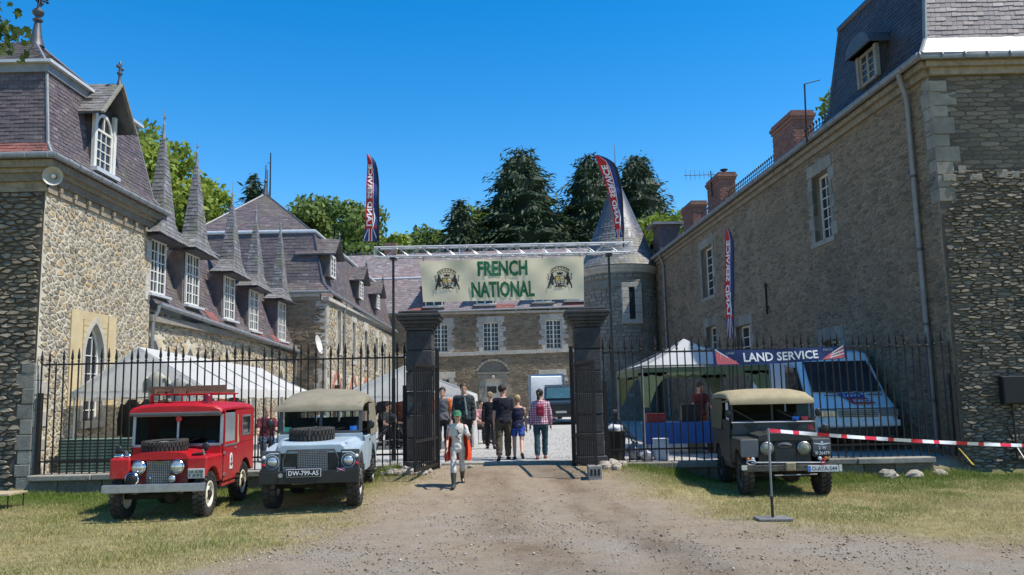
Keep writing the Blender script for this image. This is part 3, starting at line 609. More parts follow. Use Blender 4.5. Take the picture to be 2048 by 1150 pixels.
for z_, o, m_ in ((-.25, .06, limed), (-.1, .16, lime)):
    b = MB(); b.ob(f2.w(f2.len/2-o/2, ze2+z_+.075, 0), f2.u*(f2.len/2+o/2), ZV*.075, f2.n*(o)); b.box(-16.6, c2.x-.3, Y2-o, Y2+.2, ze2+z_, ze2+z_+.15); b.build('cornice', m_, T2)
gutter(T2, [V((-16.6, Y2-.22, ze2+.1)), f2.w(-.2, ze2+.1, .2), f2.w(f2.len, ze2+.1, .2)], r=.07)
u = f2.px(686, 640)[0]; MB().tube([f2.w(u, ze2, .2), f2.w(u, ze2-.35, .08), f2.w(u, .5, .08)], .06, 8).build('downpipe', zinc, T2, smooth=True)
bk = P(624, 465, Y2+.9); zbk = bk.z; in_ = .85
A0, B0, C0 = V((-16.6, Y2-.2, ze2+.1)), f2.w(-.2, ze2+.1, .2), f2.w(f2.len, ze2+.1, .2)
A1, B1, C1 = V((-16.2, Y2+.25, ze2+.6)), f2.w(.25, ze2+.6, -.25), f2.w(f2.len, ze2+.6, -.25)
A2, B2, C2 = V((-15.6, Y2+in_, zbk)), f2.w(in_, zbk, -in_), f2.w(f2.len, zbk, -in_)
rf = MB().poly([A0, B0, B1, A1]).poly([B0, C0, C1, B1]).poly([A1, B1, B2, A2]).poly([B1, C1, C2, B2]).build('roof', lead, T2)
for k, q in enumerate(((A0, B0, B1, A1), (B0, C0, C1, B1), (A1, B1, B2, A2), (B1, C1, C2, B2))): slates(rf, *q, .16, .3, slate, 0, seed=40+k)
pk2 = P(531, 388, Y2+5.0); rg = V((pk2.x, YB2, pk2.z))
up2 = MB().poly([A2, B2, pk2]).poly([B2, C2, rg, pk2]).poly([A2, pk2, rg, V((-15.6, YB2, zbk))]).build('upper_roof', lead, T2)
e = V((.02, 0, 0)); slates(up2, A2, B2, pk2+e, pk2-e, .17, .3, slate, 0, seed=50); slates(up2, B2, C2, rg, pk2, .17, .3, slate, 0, seed=51)
b = MB(); b.tube([A2+V((0, -.05, .06)), B2+V((.05, -.05, .06)), C2+V((.05, 0, .06))], .09, 8); b.build('roof_trim', zincl, T2, smooth=True)
for p, q in ((A1, A2), (B0, B1), (B1, B2), (B2, pk2), (A2, pk2)): MB().tube([p, q], .05, 6).build('hip_flashing', lead, T2)
b = MB(); b.lathe([(.2, -.1), (.1, .35), (.06, .6), (.12, .7), (.05, .8), (.03, 1.6)], pk2, n=8); b.build('finial', lead, T2)
b = MB(); m_ = P(540, 388, Y2+5.6); b.tube([m_-ZV*.6, m_+ZV*2.3], [.05, .03], 6); b.tube([P(535, 388, Y2+6)-ZV*.4, P(535, 340, Y2+6)], .02, 6); b.bar(m_+ZV*1.7+V((-.16, 0, .05)), m_+ZV*1.7, .03); b.build('mast', iron, T2)
for i, (x, a, c) in enumerate(((668, 512, 556), (724, 563, 598), (758, 590, 618))):
    u, zb = f2.px(x, c); za = f2.px(x, a)[1]; hw = .5; d = -.05
    MB().ob(f2.w(u, (zb+za)/2+.1, d-.75), f2.u*(hw+.1), ZV*((za-zb)/2+.1), f2.n*.7).build('dormer_cheeks', slate, T2)
    window(T2, f2, u-hw, u+hw, zb, za, 2, 4, d=d, fw=.09, panes=False)
    for s in (-1, 1):
        q = [f2.w(u+s*1.0, za-.05, d+.35), f2.w(u+s*1.0, za-.05, d-1.6), f2.w(u, za+.85, d-1.6), f2.w(u, za+.85, d+.35)]
        o = MB().prism(q, V((0, 0, -.06))).build('dormer_roof', lead, T2); q = q if s > 0 else [q[1], q[0], q[3], q[2]]; slates(o, *q, .16, .26, slate, 0, seed=60+i*2+s)
    MB().lathe([(.06, 0), (.04, .15), (.08, .2), (.03, .3), (.01, .4)], f2.w(u, za+.82, d+.3), n=8).build('finial', lead, T2)
ds = thing('satellite_dish', 'white satellite dish on the shaded gable of the courtyard wing', 'satellite dish', P(636, 690, Y2-.5))
c = P(633, 690, Y2-.5); b = MB(); b.lathe([(.02, 0), (.18, .02), (.33, .07), (.43, .12), (.445, .125), (.43, .13), (.33, .08), (.18, .03), (.02, .01)], c, V((.97, -.06, .22)), 20); b.build('reflector', wpaint, ds, smooth=True)
MB().tube([c, P(640, 705, Y2+.05)], .03, 6).build('bracket', zinc, ds); MB().tube([c+V((.1, -.05, -.5)), c+V((.5, -.05, .05))], .02, 6).build('feed_arm', zinc, ds)
# ================================================================== back building
TB = thing('main_house', 'long brown stone house with cream window surrounds and a pedimented doorway', 'building', (-1, YB2+3, YARD))
xb0, xb1 = -14.5, 7.5
fB = FrS((xb0, YB2), (xb1, YB2)); q0 = fB.px(800, 634); q1 = fB.px(1165, 616); fB.slope = (hit(1165, 618, fB.o, fB.n).z-hit(800, 631, fB.o, fB.n).z)/(q1[0]-q0[0]); zeB = fB.px(980, 626)[1]
bw = [(866, 897, 649, 704), (965, 999, 645, 702), (1090, 1124, 640, 697), (1215, 1249, 636, 693)]
bh = []
for a, c, t_, l_ in bw:
    ua, zt_ = fB.px(a, t_); uc, zb = fB.px(c, l_); bh.append((ua, uc, zb, zt_))
gw = []
for a, c, t_ in ((866, 900, 757), (1088, 1122, 752)): ua, zt_ = fB.px(a, t_); gw.append((ua, fB.px(c, t_)[0], .9, zt_))
du0, dzt = fB.px(969, 758); du1 = fB.px(1004, 758)[0]; dho = (du0, du1, .3, dzt)
wb = wall(TB, 'wall', fB, 0, fB.len, 0, zeB, bh+gw+[dho], mortarg)
rubble(wb, fB, 0, fB.len, .4, zeB-.02, .42, .19, brownst, 0, [(h[0]-.3, h[1]+.3, h[2]-.2, h[3]+.35) for h in bh+gw]+[(du0-.55, du1+.55, 0, dzt+1.1)], seed=71, gap=.028)
for i, h in enumerate(bh+gw):
    window(TB, fB, *h, 4, 6 if i < 4 else 4, panes=i in (0, 1, 2), fw=.08, bw=.035); surround(wb, fB, *h, lime, .34, .36, .42, .12, seed=i+9)
zsc = fB.px(980, 706)[1]
for i in range(15):
    a, c = fB.len*i/15, fB.len*(i+1)/15; MB().ob(fB.w((a+c)/2, zsc, .03), fB.u*((c-a)/2-.008), ZV*.13, fB.n*.1).build('string_course_block', lime, wb)
# doorway: jambs, lintel, segmental pediment, panelled door
for s, ue in ((-1, du0), (1, du1)):
    for j in range(5): z0_ = .3+(dzt-.3)*j/5; MB().ob(fB.w(ue+s*.18, z0_+(dzt-.3)/10, .02), fB.u*(.18+.05*(j % 2)), ZV*((dzt-.3)/10-.008), fB.n*.08).build('jamb_block', limed, wb)
uc = (du0+du1)/2; hw = (du1-du0)/2+.45
MB().ob(fB.w(uc, dzt+.16, .04), fB.u*hw, ZV*.16, fB.n*.12).build('lintel', limed, wb); MB().ob(fB.w(uc, dzt+.4, .08), fB.u*(hw+.1), ZV*.07, fB.n*.16).build('cornice', limed, wb)
n = 11
for i in range(n):
    def ap_(t, r_): a = rad(22)+rad(136)*t; return (math.cos(a)*r_*(hw+.1), dzt+.1+(math.sin(a)*r_)*1.15)
    q = [ap_(i/n+.004, 1.12), ap_((i+1)/n-.004, 1.12), ap_((i+1)/n-.004, .97), ap_(i/n+.004, .97)]; MB().prism([fB.w(uc+x, z, .14) for x, z in q], -fB.n*.2).build('arch_block', limed, wb)
MB().prism([fB.w(uc+x, z, .04) for x, z in [(math.cos(rad(22+136*i/10))*(hw), dzt+.1+math.sin(rad(22+136*i/10))*1.08) for i in range(11)]], -fB.n*.1).build('tympanum', limed, wb)
cream = mat('cream paint', (.6, .57, .48), (.5, .47, .4), .55, 4, .05)
do = MB().ob(fB.w(uc, (.3+dzt)/2, -.16), fB.u*((du1-du0)/2), ZV*((dzt-.3)/2), fB.n*.03).build('door', cream, TB)
for s in (-1, 1):
    for z0_, z1_ in ((.5, 1.2), (1.3, 2.0), (2.1, dzt-.15)): MB().ob(fB.w(uc+s*.3, (z0_+z1_)/2, -.125), fB.u*.22, ZV*((z1_-z0_)/2), fB.n*.01).build('door_panel', cream, do, bevel=.008)
MB().bar(fB.w(uc, .35, -.125), fB.w(uc, dzt, -.125), .06, .02).build('door_stile', cream, do)
u0_, z1_ = fB.px(974, 773); u1_, z0_ = fB.px(993, 786); MB().ob(fB.w((u0_+u1_)/2, (z0_+z1_)/2, -.1), fB.u*((u1_-u0_)/2), ZV*((z1_-z0_)/2), fB.n*.012).build('door_glass', glassd, do)
MB().lathe([(.03, 0), (.1, .06), (.13, .2), (.06, .28)], fB.w(uc, dzt-.05, .2), n=10).build('lantern', lime, TB)
b = MB(); b.ob(fB.w(fB.len/2, zeB+.06, .05), fB.u*fB.len/2, ZV*.08, fB.n*.12); b.build('cornice', lime, TB)
gutter(TB, [fB.w(0, zeB+.2, .3), fB.w(fB.len, zeB+.2, .3)], r=.07)
zbk = P(740, 561, YB2+1.6).z; zrg = P(720, 512, YB2+4).z; slp = fB.slope
Q0, Q1, Q2, Q3 = fB.w(0, zeB+.16, .3), fB.w(fB.len, zeB+.16, .3), fB.w(fB.len, zbk, -1.5), fB.w(0, zbk, -1.5); Q4, Q5 = fB.w(fB.len, zrg, -4), fB.w(0, zrg, -4)
rf = MB().poly([Q0, Q1, Q2, Q3]).poly([Q3, Q2, Q4, Q5]).build('roof', lead, TB)
slates(rf, Q0, Q1, Q2, Q3, .17, .3, slatep, 0, seed=80); slates(rf, Q3, Q2, Q4, Q5, .2, .3, slatep, 0, seed=81)
MB().tube([Q3, Q2], .08, 8).build('roof_trim', zincl, TB)
for a, c in ((7.3, 8.7), (13.3, 14.7), (18.1, 19.9)): slates(rf, fB.w(a, zeB+.22, .3), fB.w(c, zeB+.22, .3), fB.w(c, zeB+.6, .02), fB.w(a, zeB+.6, .02), .17, .3, redslate, 0, seed=int(a*9))
b = MB()
for i in range(80): x = fB.len*i/80; c = fB.w(x, zrg+.04, -4); b.add([c+fB.u*-.1, c+fB.u*.1, c+ZV*.3, c+fB.u*-.1+fB.n*.04, c+fB.u*.1+fB.n*.04, c+ZV*.3+fB.n*.04], [(0, 1, 2), (3, 5, 4), (0, 3, 4, 1), (1, 4, 5, 2), (2, 5, 3, 0)])
b.build('ridge_cresting', lead, TB, kind='stuff')
for x, a, c in ((868, 575, 613), (970, 572, 609), (1086, 567, 604), (1150, 566, 601)):
    u, zb = fB.px(x, c); za = fB.px(x, a)[1]; hw = .62; d = .0
    MB().ob(fB.w(u, (zb+za)/2+.1, d-.75), fB.u*(hw+.1), ZV*((za-zb)/2+.15), fB.n*.7).build('dormer_cheeks', slated, TB)
    window(TB, fB, u-hw, u+hw, zb, za, 2, 3, d=d, fw=.08, panes=False); MB().ob(fB.w(u, zb-.06, .1), fB.u*.8, ZV*.05, fB.n*.15).build('dormer_sill', lime, TB)
    for s in (-1, 1): MB().prism([fB.w(u+s*1.0, za, d+.35), fB.w(u+s*1.0, za, d-1.8), fB.w(u, za+.8, d-1.8), fB.w(u, za+.8, d+.35)], V((0, 0, -.06))).build('dormer_roof', slate, TB)
c = P(782, 492, YB2+4); MB().box(c.x-.45, c.x+.45, c.y-.4, c.y+.4, zrg-1, c.z+.15).build('chimney', brick, TB, bevel=.02)

# ================================================================== right wing
XR = 9.40
TR = thing('manor_wing', 'tall grey stone wing in shade with dark mansard pavilion and brick chimneys', 'building', (13, 30, 0))
gf = P(1288, 531, 1); zg = 9.08
dd_ = ray(1288, 529); Yf = (zg-CAMZ)/dd_.z*dd_.y; Xf = dd_.x/dd_.y*Yf+.36
fR = Fr((Xf, Yf), (XR, YF)); LR = fR.len
fRF = Fr((XR, YF), (16.5, YF))
def opn(x0, x1, t_, l_): 
    xm = (x0+x1)/2; u0 = fR.px(x0, (t_+l_)/2)[0]; u1 = fR.px(x1, (t_+l_)/2)[0]; return (min(u0, u1), max(u0, u1), fR.px(xm, l_)[1], fR.px(xm, t_)[1])
rw = [opn(1627, 1661, 343, 481), opn(1404, 1427, 492, 594), opn(1296, 1308, 568, 648), opn(1414, 1434, 652, 715), opn(1474, 1503, 650, 735), opn(1648, 1682, 680, 725)]
wr = wall(TR, 'wall', fR, 0, LR, -.3, 8.72, rw, mortarg, depth=.4)
hb = [(h[0]-.32, h[1]+.32, h[2]-.2, h[3]+.4) for h in rw]
rubble(wr, fR, LR-11.5, LR-.03, 0, 6.9, .27, .095, brownst, 0, hb, seed=91, gap=.011, proud=.016)
rubble(wr, fR, LR-11.5, LR-.03, 6.9, 8.7, .26, .07, brownst, 0, hb, seed=92, gap=.014, proud=.016, jit=.16)
rubble(wr, fR, 0, LR-11.5, .3, 8.7, .38, .125, brownst, 0, hb, seed=93, gap=.012, proud=.015)
for i, h in enumerate(rw):
    window(TR, fR, *h, 2 if i != 0 else 3, 6 if i < 3 else 4, d=-.26, fw=.07, panes=i < 2, mull=True); surround(wr, fR, *h, limed, .26, .38, .36, .16, seed=i+30)
b = MB(); b.ob(fR.w(LR/2, 8.8, .0), fR.u*(LR/2), ZV*.08, fR.n*.1); b.ob(fR.w(LR/2+.06, 8.95, .0), fR.u*(LR/2+.06), ZV*.07, fR.n*.22); b.build('cornice', cornst, TR)
b = MB(); b.box(XR+.0, 16.5, YF-.1, YF+.3, 8.72, 8.88); b.box(XR-.12, 16.5, YF-.2, YF+.3, 8.882, 9.02); b.build('cornice', cornst, TR)
b = MB(); b.ob(fR.w(LR/2+.1, 9.075, -.1), fR.u*(LR/2+.16), ZV*.045, fR.n*.4); b.build('eaves_board', lead, TR); MB().box(XR+.25, 16.5, YF-.29, YF+.3, 9.03, 9.115).build('eaves_board', lead, TR)
gutter(TR, [fR.w(0, zg, .34), fR.w(LR+.27, zg, .34), (16.5, YF-.3, zg)], r=.085)
iron_a = MB(); c = fR.w(*fR.px(1535, 597), .04); iron_a.bar(c-ZV*.55, c+ZV*.55, .06, .03); iron_a.bar(c+ZV*.45-fR.u*.18, c+ZV*.45+fR.u*.18, .04, .03); iron_a.bar(c-ZV*.4-fR.u*.12, c-ZV*.3+fR.u*.2, .04, .03); iron_a.build('wall_anchor', iron, TR)
def pipe(x, ztop, zbot, r=.06):
    u = fR.px(x, 500)[0]; o = MB().tube([fR.w(u+.15, zg-.05, .34), fR.w(u+.1, zg-.3, .25), fR.w(u, zg-.62, .1), fR.w(u, zbot, .1)], r, 10).build('downpipe', zinc, TR, smooth=True)
    for z in np.arange(zbot+1, zg-1, 1.7): MB().tube([fR.w(u, z, .1), fR.w(u, z+.06, .1)], r*1.25, 10).build('pipe_collar', lead, o)
pipe(1848, 0, .5); pipe(1329, 0, .6)
wfr = wall(TR, 'wall', fRF, 0, fRF.len, -.3, 8.72, [], mortard)
rubble(wfr, fRF, .05, 2.6, 0, 6.55, .22, .062, cool, 250, [(-1, .3, 5.7, 9)], seed=95, gap=.014, proud=.04, jit=.42, tilt=.9)
rubble(wfr, fRF, .05, 2.6, 6.58, 8.7, .42, .1, cool, 50, [(-1, .36, 5.7, 9)], seed=96, gap=.008, proud=.012, jit=.2)
quoins(wfr, fRF, .02, 5.85, 8.68, limed, 1, .34, .5, .32, seed=12); quoins(wr, fR, LR-.02, 5.85, 8.68, limed, -1, .34, .3, .24, seed=13)
for k in (0, 1, 2, 4, 5, 8): u = .25+k*.29; MB().ob(fRF.w(u, 6.5+random.uniform(-.14, .1), .01), fRF.u*random.uniform(.08, .15), ZV*random.uniform(.05, .09), fRF.n*.035).build('ashlar_block', limed, wfr, bevel=.012)
# mansard pavilion at the near end
uM = fR.px(1659, 236)[0]; bkq = P(1670, 76, fR.w(uM, 0).y+.4); zk = bkq.z
def rp(u, z, d): return fR.w(u, z, d)
a0, b0_, c0 = rp(uM, zg+.05, .3), rp(LR+.3, zg+.05, .3), V((16.5, YF-.3, zg+.05))
a1, b1_, c1 = rp(uM+.05, zg+.5, .02), rp(LR-.0, zg+.5, -.0), V((16.5, YF-.0, zg+.5))
a2, b2_, c2_ = rp(uM+.15, zk, -.42), rp(LR-.42, zk, -.42), V((16.5, YF+.42, zk))
rf = MB().poly([a0, b0_, b1_, a1]).poly([a1, b1_, b2_, a2]).poly([b0_, c0, c1, b1_]).poly([b1_, c1, c2_, b2_]).poly([a0, a1, a2, a2+V((4, 0, 0)), a0+V((4, 0, 0))]).build('mansard_roof', lead, TR)
slates(rf, a0, b0_, b1_, a1, .11, .2, slated, 0, seed=101); slates(rf, a1, b1_, b2_, a2, .11, .2, slated, 0, seed=102)
cz, cq = V((12.4, YF-.3, zg+.05)), V((12.4, YF, zg+.5)); slates(rf, b1_, cq, V((12.4, YF+.42, zk)), b2_, .12, .24, slatep, 150, seed=103)
MB().prism([b0_+V((0, 0, .01)), V((16.5, YF-.3, zg+.06)), V((16.5, YF+.01, zg+.51)), b1_+V((0, 0, .01))], V((0, -.01, .012))).build('zinc_flashing', zincl, TR)
MB().tube([a2, b2_, c2_], .1, 8).build('roof_trim', lead, TR); MB().tube([b0_, b1_, b2_], .05, 6).build('hip_flashing', zinc, TR); MB().tube([a0, a1, a2], .05, 6).build('hip_flashing', lead, TR)
tp = rp((uM+LR)/2, zk+1.9, -3.2); MB().poly([a2, b2_, tp]).poly([b2_, c2_, tp+V((4, 0, 0)), tp]).poly([a2, tp, tp+V((4, 0, 0)), a2+V((7, 0, 0))]).build('upper_roof', slated, TR)
# its small dormer
u, zb = fR.px(1752, 165); za = fR.px(1752, 98)[1]; hw = .4; d = .16
MB().ob(fR.w(u, (zb+za)/2+.1, d-.7), fR.u*(hw+.08), ZV*((za-zb)/2+.12), fR.n*.66).build('dormer_cheeks', slated, TR)
window(TR, fR, u-hw, u+hw, zb, za, 2, 4, d=d, fw=.08, panes=True, m=limed)
b = MB(); k = 8; b.prism([fR.w(u+math.cos(math.pi*i/k)*(hw+.25), za+math.sin(math.pi*i/k)*.42, d+.28) for i in range(k+1)], -fR.n*1.5); b.build('dormer_roof', lead, TR)
b = MB()
for s in (-1, 1): b.ob(fR.w(u+s*(hw+.06), (za+zb)/2, d+.02), fR.u*.06, ZV*((za-zb)/2), fR.n*.05)
b.ob(fR.w(u, za+.08, d+.1), fR.u*(hw+.2), ZV*.08, fR.n*.12); b.build('dormer_jamb', limed, TR)
# long roof, ridge cresting, chimneys
rz = 11.7; rin = 3.1
q0_, q1_, q2_, q3_ = rp(0, zg+.05, .3), rp(uM+.2, zg+.05, .3), rp(uM+.2, rz, -rin), rp(0, rz, -rin)
rf2 = MB().poly([q0_, q1_, q2_, q3_]).poly([q3_, q2_, rp(uM+.2, zg, -7), rp(0, zg, -7)]).build('roof', lead, TR)
slates(rf2, q0_, q1_, q2_, q3_, .2, .32, slate, 0, seed=104)
b = MB()
for i in range(90):
    c = fR.w((uM+.2)*i/90, rz+.03, -rin); b.ob(c+ZV*.16, fR.u*.012, fR.n*.012, ZV*.16); b.ball(c+ZV*.3, (.05, .05, .07), 6, 4); b.ob(c+ZV*.1+fR.u*.12, fR.u*.12, fR.n*.01, ZV*.015)
b.build('ridge_cresting', iron, TR, kind='stuff')
def chimney(xl, xr, yt, d):
    ul, ur = sorted((hit(xl, yt, fR.w(0, 0, -rin), fR.n)-fR.o).dot(fR.u) for xl in (xl, xr)); zt_ = hit((xl+xr)/2, yt, fR.w(0, 0, -rin), fR.n).z
    ul = max(ul, ur-2.2); c = (ul+ur)/2; hl = (ur-ul)/2
    o = MB().ob(fR.w(c, (rz-1+zt_)/2, -rin), fR.u*hl, ZV*(zt_-rz+1)/2, fR.n*.42).build('chimney', brick, TR)
    fc_ = FrS(fR.w(c-hl, 0, -rin+.42).xy, fR.w(c+hl, 0, -rin+.42).xy); fe = FrS(fR.w(c-hl, 0, -rin-.42).xy, fR.w(c-hl, 0, -rin+.42).xy)
    fn = Fr(fR.w(c+hl, 0, -rin+.42).xy, fR.w(c+hl, 0, -rin-.42).xy)
    for f_ in (fc_, fn):
        for j in range(int((zt_-.35-rz+.3)/.11)): 
            z = rz-.3+j*.11; nb = max(2, int(f_.len/.28)); b = MB()
            for i in range(nb): a = f_.len*(i+(.25 if j % 2 else 0))/nb; c_ = min(f_.len, a+f_.len/nb-.015); b.ob(f_.w((a+c_)/2, z+.05, 0), f_.u*((c_-a)/2), ZV*.045, f_.n*.012, random.random())
            b.build('brick_course', brick, o)
    for z0_, o_ in ((zt_-.35, .05), (zt_-.22, .1), (zt_-.09, .04)): MB().ob(fR.w(c, z0_+.06, -rin), fR.u*(hl+o_), ZV*.062, fR.n*(.42+o_)).build('chimney_cap', brick, o)
    return fR.w(c, zt_, -rin)
chimney(1537, 1606, 250, 0); k2 = chimney(1400, 1455, 368, 0); chimney(1374, 1398, 412, 0)
b = MB(); b.tube([k2+V((-.5, 0, -1)), k2+V((-.5, 0, .4))], .03, 6); b.tube([k2+V((-2, -.3, .1)), k2+V((-.2, 0, .2))], .02, 5)
for i in range(7): c = k2+V((-1.9+i*.25, -.28+i*.04, .11+.012*i)); b.tube([c-V((0, .0, .3-.02*i)), c+V((0, .0, .3-.02*i))], .008, 4)
b.lathe([(.02, 0), (.02, .3), (.2, .42), (.22, .46), (.02, .5)], k2+V((.2, 0, 0)), n=8); b.build('aerial', iron, TR)
c = P(1611, 245, fR.w(uM-.6, 0).y); b = MB(); b.tube([c-ZV*.6, P(1609, 168, c.y)], .025, 6); b.tube([P(1609, 168, c.y), P(1640, 160, c.y)], .015, 5); b.build('mast', iron, TR)
c = P(1320, 460, fR.w(1.5, 0).y); u = 1.3; MB().ob(fR.w(u, zg+1.15, -.7), fR.u*.75, ZV*.75, fR.n*.6).build('dormer_cheeks', slate, TR, bevel=.03); MB().ob(fR.w(u, zg+1.95, -.6), fR.u*.95, ZV*.07, fR.n*.85).build('dormer_roof', zinc, TR)
# ================================================================== round tower
TT = thing('round_tower', 'round stone tower with conical grey slate roof and slit window', 'tower', P(1241, 830, 45.5))
Yt = Yf-.3; ct = P(1241, 600, Yt); ct = V((ct.x, Yt, 0)); rt_ = 74/FPX*Yt; zc = P(1200, 545, Yt-rt_*.6).z
b = MB(); b.lathe([(rt_-.03, 0), (rt_-.03, zc)], ct, n=40); tw = b.build('wall', mortarg, TT, smooth=True)
bl = MB(); r = random.Random(5); rows = int(zc/.2)
slit = P(1264, 605, Yt-rt_); sa = math.atan2(slit.y-ct.y, slit.x-ct.x); sz0, sz1 = P(1264, 636, Yt-rt_*.95).z, P(1264, 577, Yt-rt_*.95).z
for j in range(rows):
    z0_ = zc*j/rows; z1_ = zc*(j+1)/rows; a = -math.pi+r.uniform(0, .1)
    big = z0_ > zc-.9 and z0_ < zc-.5
    while a < .25:
        wd = r.uniform(.12, .26)
        ac = a+wd/2
        if not (abs(ac-sa) < .26 and sz0-.5 < z0_ < sz1+.2) and not big:
            o_ = rt_+r.uniform(.0, .035); qs = [(a+.012, z0_+.018), (a+wd-.012, z0_+.018), (a+wd-.012, z1_-.012), (a+.012, z1_-.012)]
            bl.add([ct+V((math.cos(t)*(rt_-.02), math.sin(t)*(rt_-.02), z)) for t, z in qs]+[ct+V((math.cos(t)*o_, math.sin(t)*o_, z)) for t, z in qs], [(4, 5, 6, 7), (0, 1, 5, 4), (1, 2, 6, 5), (2, 3, 7, 6), (3, 0, 4, 7)], r.random())
        a += wd
bl.build('stone_field', limed, tw, kind='stuff')
b = MB(); b.lathe([(rt_, zc-.9), (rt_+.04, zc-.9), (rt_+.04, zc-.52), (rt_, zc-.5)], ct, n=40, cap=False); b.build('string_course', limed, TT, smooth=True)
b = MB(); b.lathe([(rt_, zc-.12), (rt_+.08, zc-.08), (rt_+.1, zc+.03), (rt_+.22, zc+.12), (rt_+.24, zc+.28), (rt_, zc+.3)], ct, n=40, cap=False); b.build('cornice', lime, TT, smooth=True)
ta = V((math.cos(sa), math.sin(sa), 0)); tb = V((-math.sin(sa), math.cos(sa), 0)); hz_ = (sz1-sz0)/2; cs = ct+ta*rt_*.97+ZV*(sz0+hz_)
for s in (-1, 1):
    for j in range(5): MB().ob(cs+tb*s*.36+ZV*(-hz_-.1+(2*hz_+.35)*(j+.5)/5), tb*.19, ZV*((2*hz_+.35)/10-.008), ta*.16).build('surround_block', lime, tw, bevel=.01)
for s in (-1, 1): MB().ob(cs+ZV*s*(hz_+.19), tb*.56, ZV*.12, ta*.165).build('lintel', lime, tw, bevel=.01)
MB().ob(cs, tb*.17, ZV*(hz_+.05), ta*.1).build('slit_window', glassd, TT)
zt_ = P(1241, 352, Yt).z; rk = rt_+.3; b = MB(); b.lathe([(rk, zc+.3), (rk*.86, zc+.75), (.04, zt_)], ct, n=40); cn = b.build('roof', lead, TT, smooth=True)
bl = MB(); rows = 36
for j in range(rows):
    def rr_(t): z = zc+.3+(zt_-zc-.3)*t; return (rk*.86*(zt_-z)/(zt_-zc-.75) if z > zc+.75 else rk+(rk*.86-rk)*(z-zc-.3)/.45), z
    (ra, za), (rb_, zb) = rr_(j/rows), rr_(min(1, (j+1.15)/rows)); k = max(6, int(6.28*ra/.28)); of = .5*(j % 2)
    for i in range(k):
        t0, t1 = 6.2832*(i+of+.02)/k, 6.2832*(i+of+.98)/k; th = r.uniform(.012, .028)
        bl.add([ct+V((math.cos(t0)*(ra+th), math.sin(t0)*(ra+th), za)), ct+V((math.cos(t1)*(ra+th), math.sin(t1)*(ra+th), za)), ct+V((math.cos(t1)*(rb_+.006), math.sin(t1)*(rb_+.006), zb)), ct+V((math.cos(t0)*(rb_+.006), math.sin(t0)*(rb_+.006), zb)), ct+V((math.cos(t0)*(ra-.01), math.sin(t0)*(ra-.01), za)), ct+V((math.cos(t1)*(ra-.01), math.sin(t1)*(ra-.01), za))], [(0, 1, 2, 3), (4, 5, 1, 0)], r.random())
bl.build('slate_field', slatem, cn, kind='stuff')
MB().tube([ct+ZV*(zt_-.3), ct+ZV*(zt_+.3), ct+ZV*(zt_+1.9)], [.09, .05, .015], 8).build('finial', zinc, TT)
# ================================================================== vehicles (front towards local -y, x to the right when seen from the front)
rubber = mat('tyre rubber', (.022, .021, .02), (.05, .045, .038), .85, 6, .3, 60)
under = mat('underbody black', (.012, .012, .012), (.03, .026, .022), .8, 6)
chrome = mat('chrome', (.75, .75, .76), (.6, .6, .62), .15, 5, metal=1)
silver = mat('galvanised steel', (.42, .43, .44), (.3, .31, .32), .4, 8, .05, metal=.7)
lens = mat('lamp glass', (.62, .64, .62), (.4, .42, .4), .08, 9, metal=.6, spec=.8, coat=.6)
amber = flat('amber lens', (.7, .2, .03), .2); redl = flat('red lens', (.5, .02, .02), .2); whitel = flat('white lens', (.8, .8, .78), .2)
autoglass = glass_mat('vehicle glass', (.6, .66, .66), .1)
darkglass = mat('tinted glass', (.012, .015, .017), (.02, .022, .025), .05, 2, spec=.6)
blackp = mat('satin black', (.014, .014, .014), (.022, .022, .02), .4, 6, spec=.4)
seatm = mat('dark vinyl', (.03, .028, .026), None, .5)
bluest = flat('blue sticker', (.03, .2, .65)); redst = flat('red sticker', (.6, .05, .06)); white = flat('plain white', (.8, .8, .8)); black = flat('plain black', (.01, .01, .01)); grn_st = flat('green sticker', (.1, .5, .3))
def arch_poly(f0, f1, z0, z1, fc, zc, R, n=10):
    arc = [(fc+R*math.cos(math.pi*i/n), zc+R*math.sin(math.pi*i/n)) for i in range(n+1)]
    arc = [q for q in arc if f0 < q[0] < f1 and q[1] > z0]
    zr = zc+math.sqrt(max(0, R*R-(f1-fc)**2)) if f1-fc < R else z0
    lo = [(f1, max(z0, zr))]
    if f1-fc >= R: lo += [(fc+R, z0)]
    hi = [(fc-R, z0)] if fc-R > f0 else []
    return [(f0, z0), (f0, z1), (f1, z1)]+lo+arc+hi
def sideprism(poly, x0, x1): return MB().prism([(x0, -f, z) for f, z in poly], (x1-x0, 0, 0))
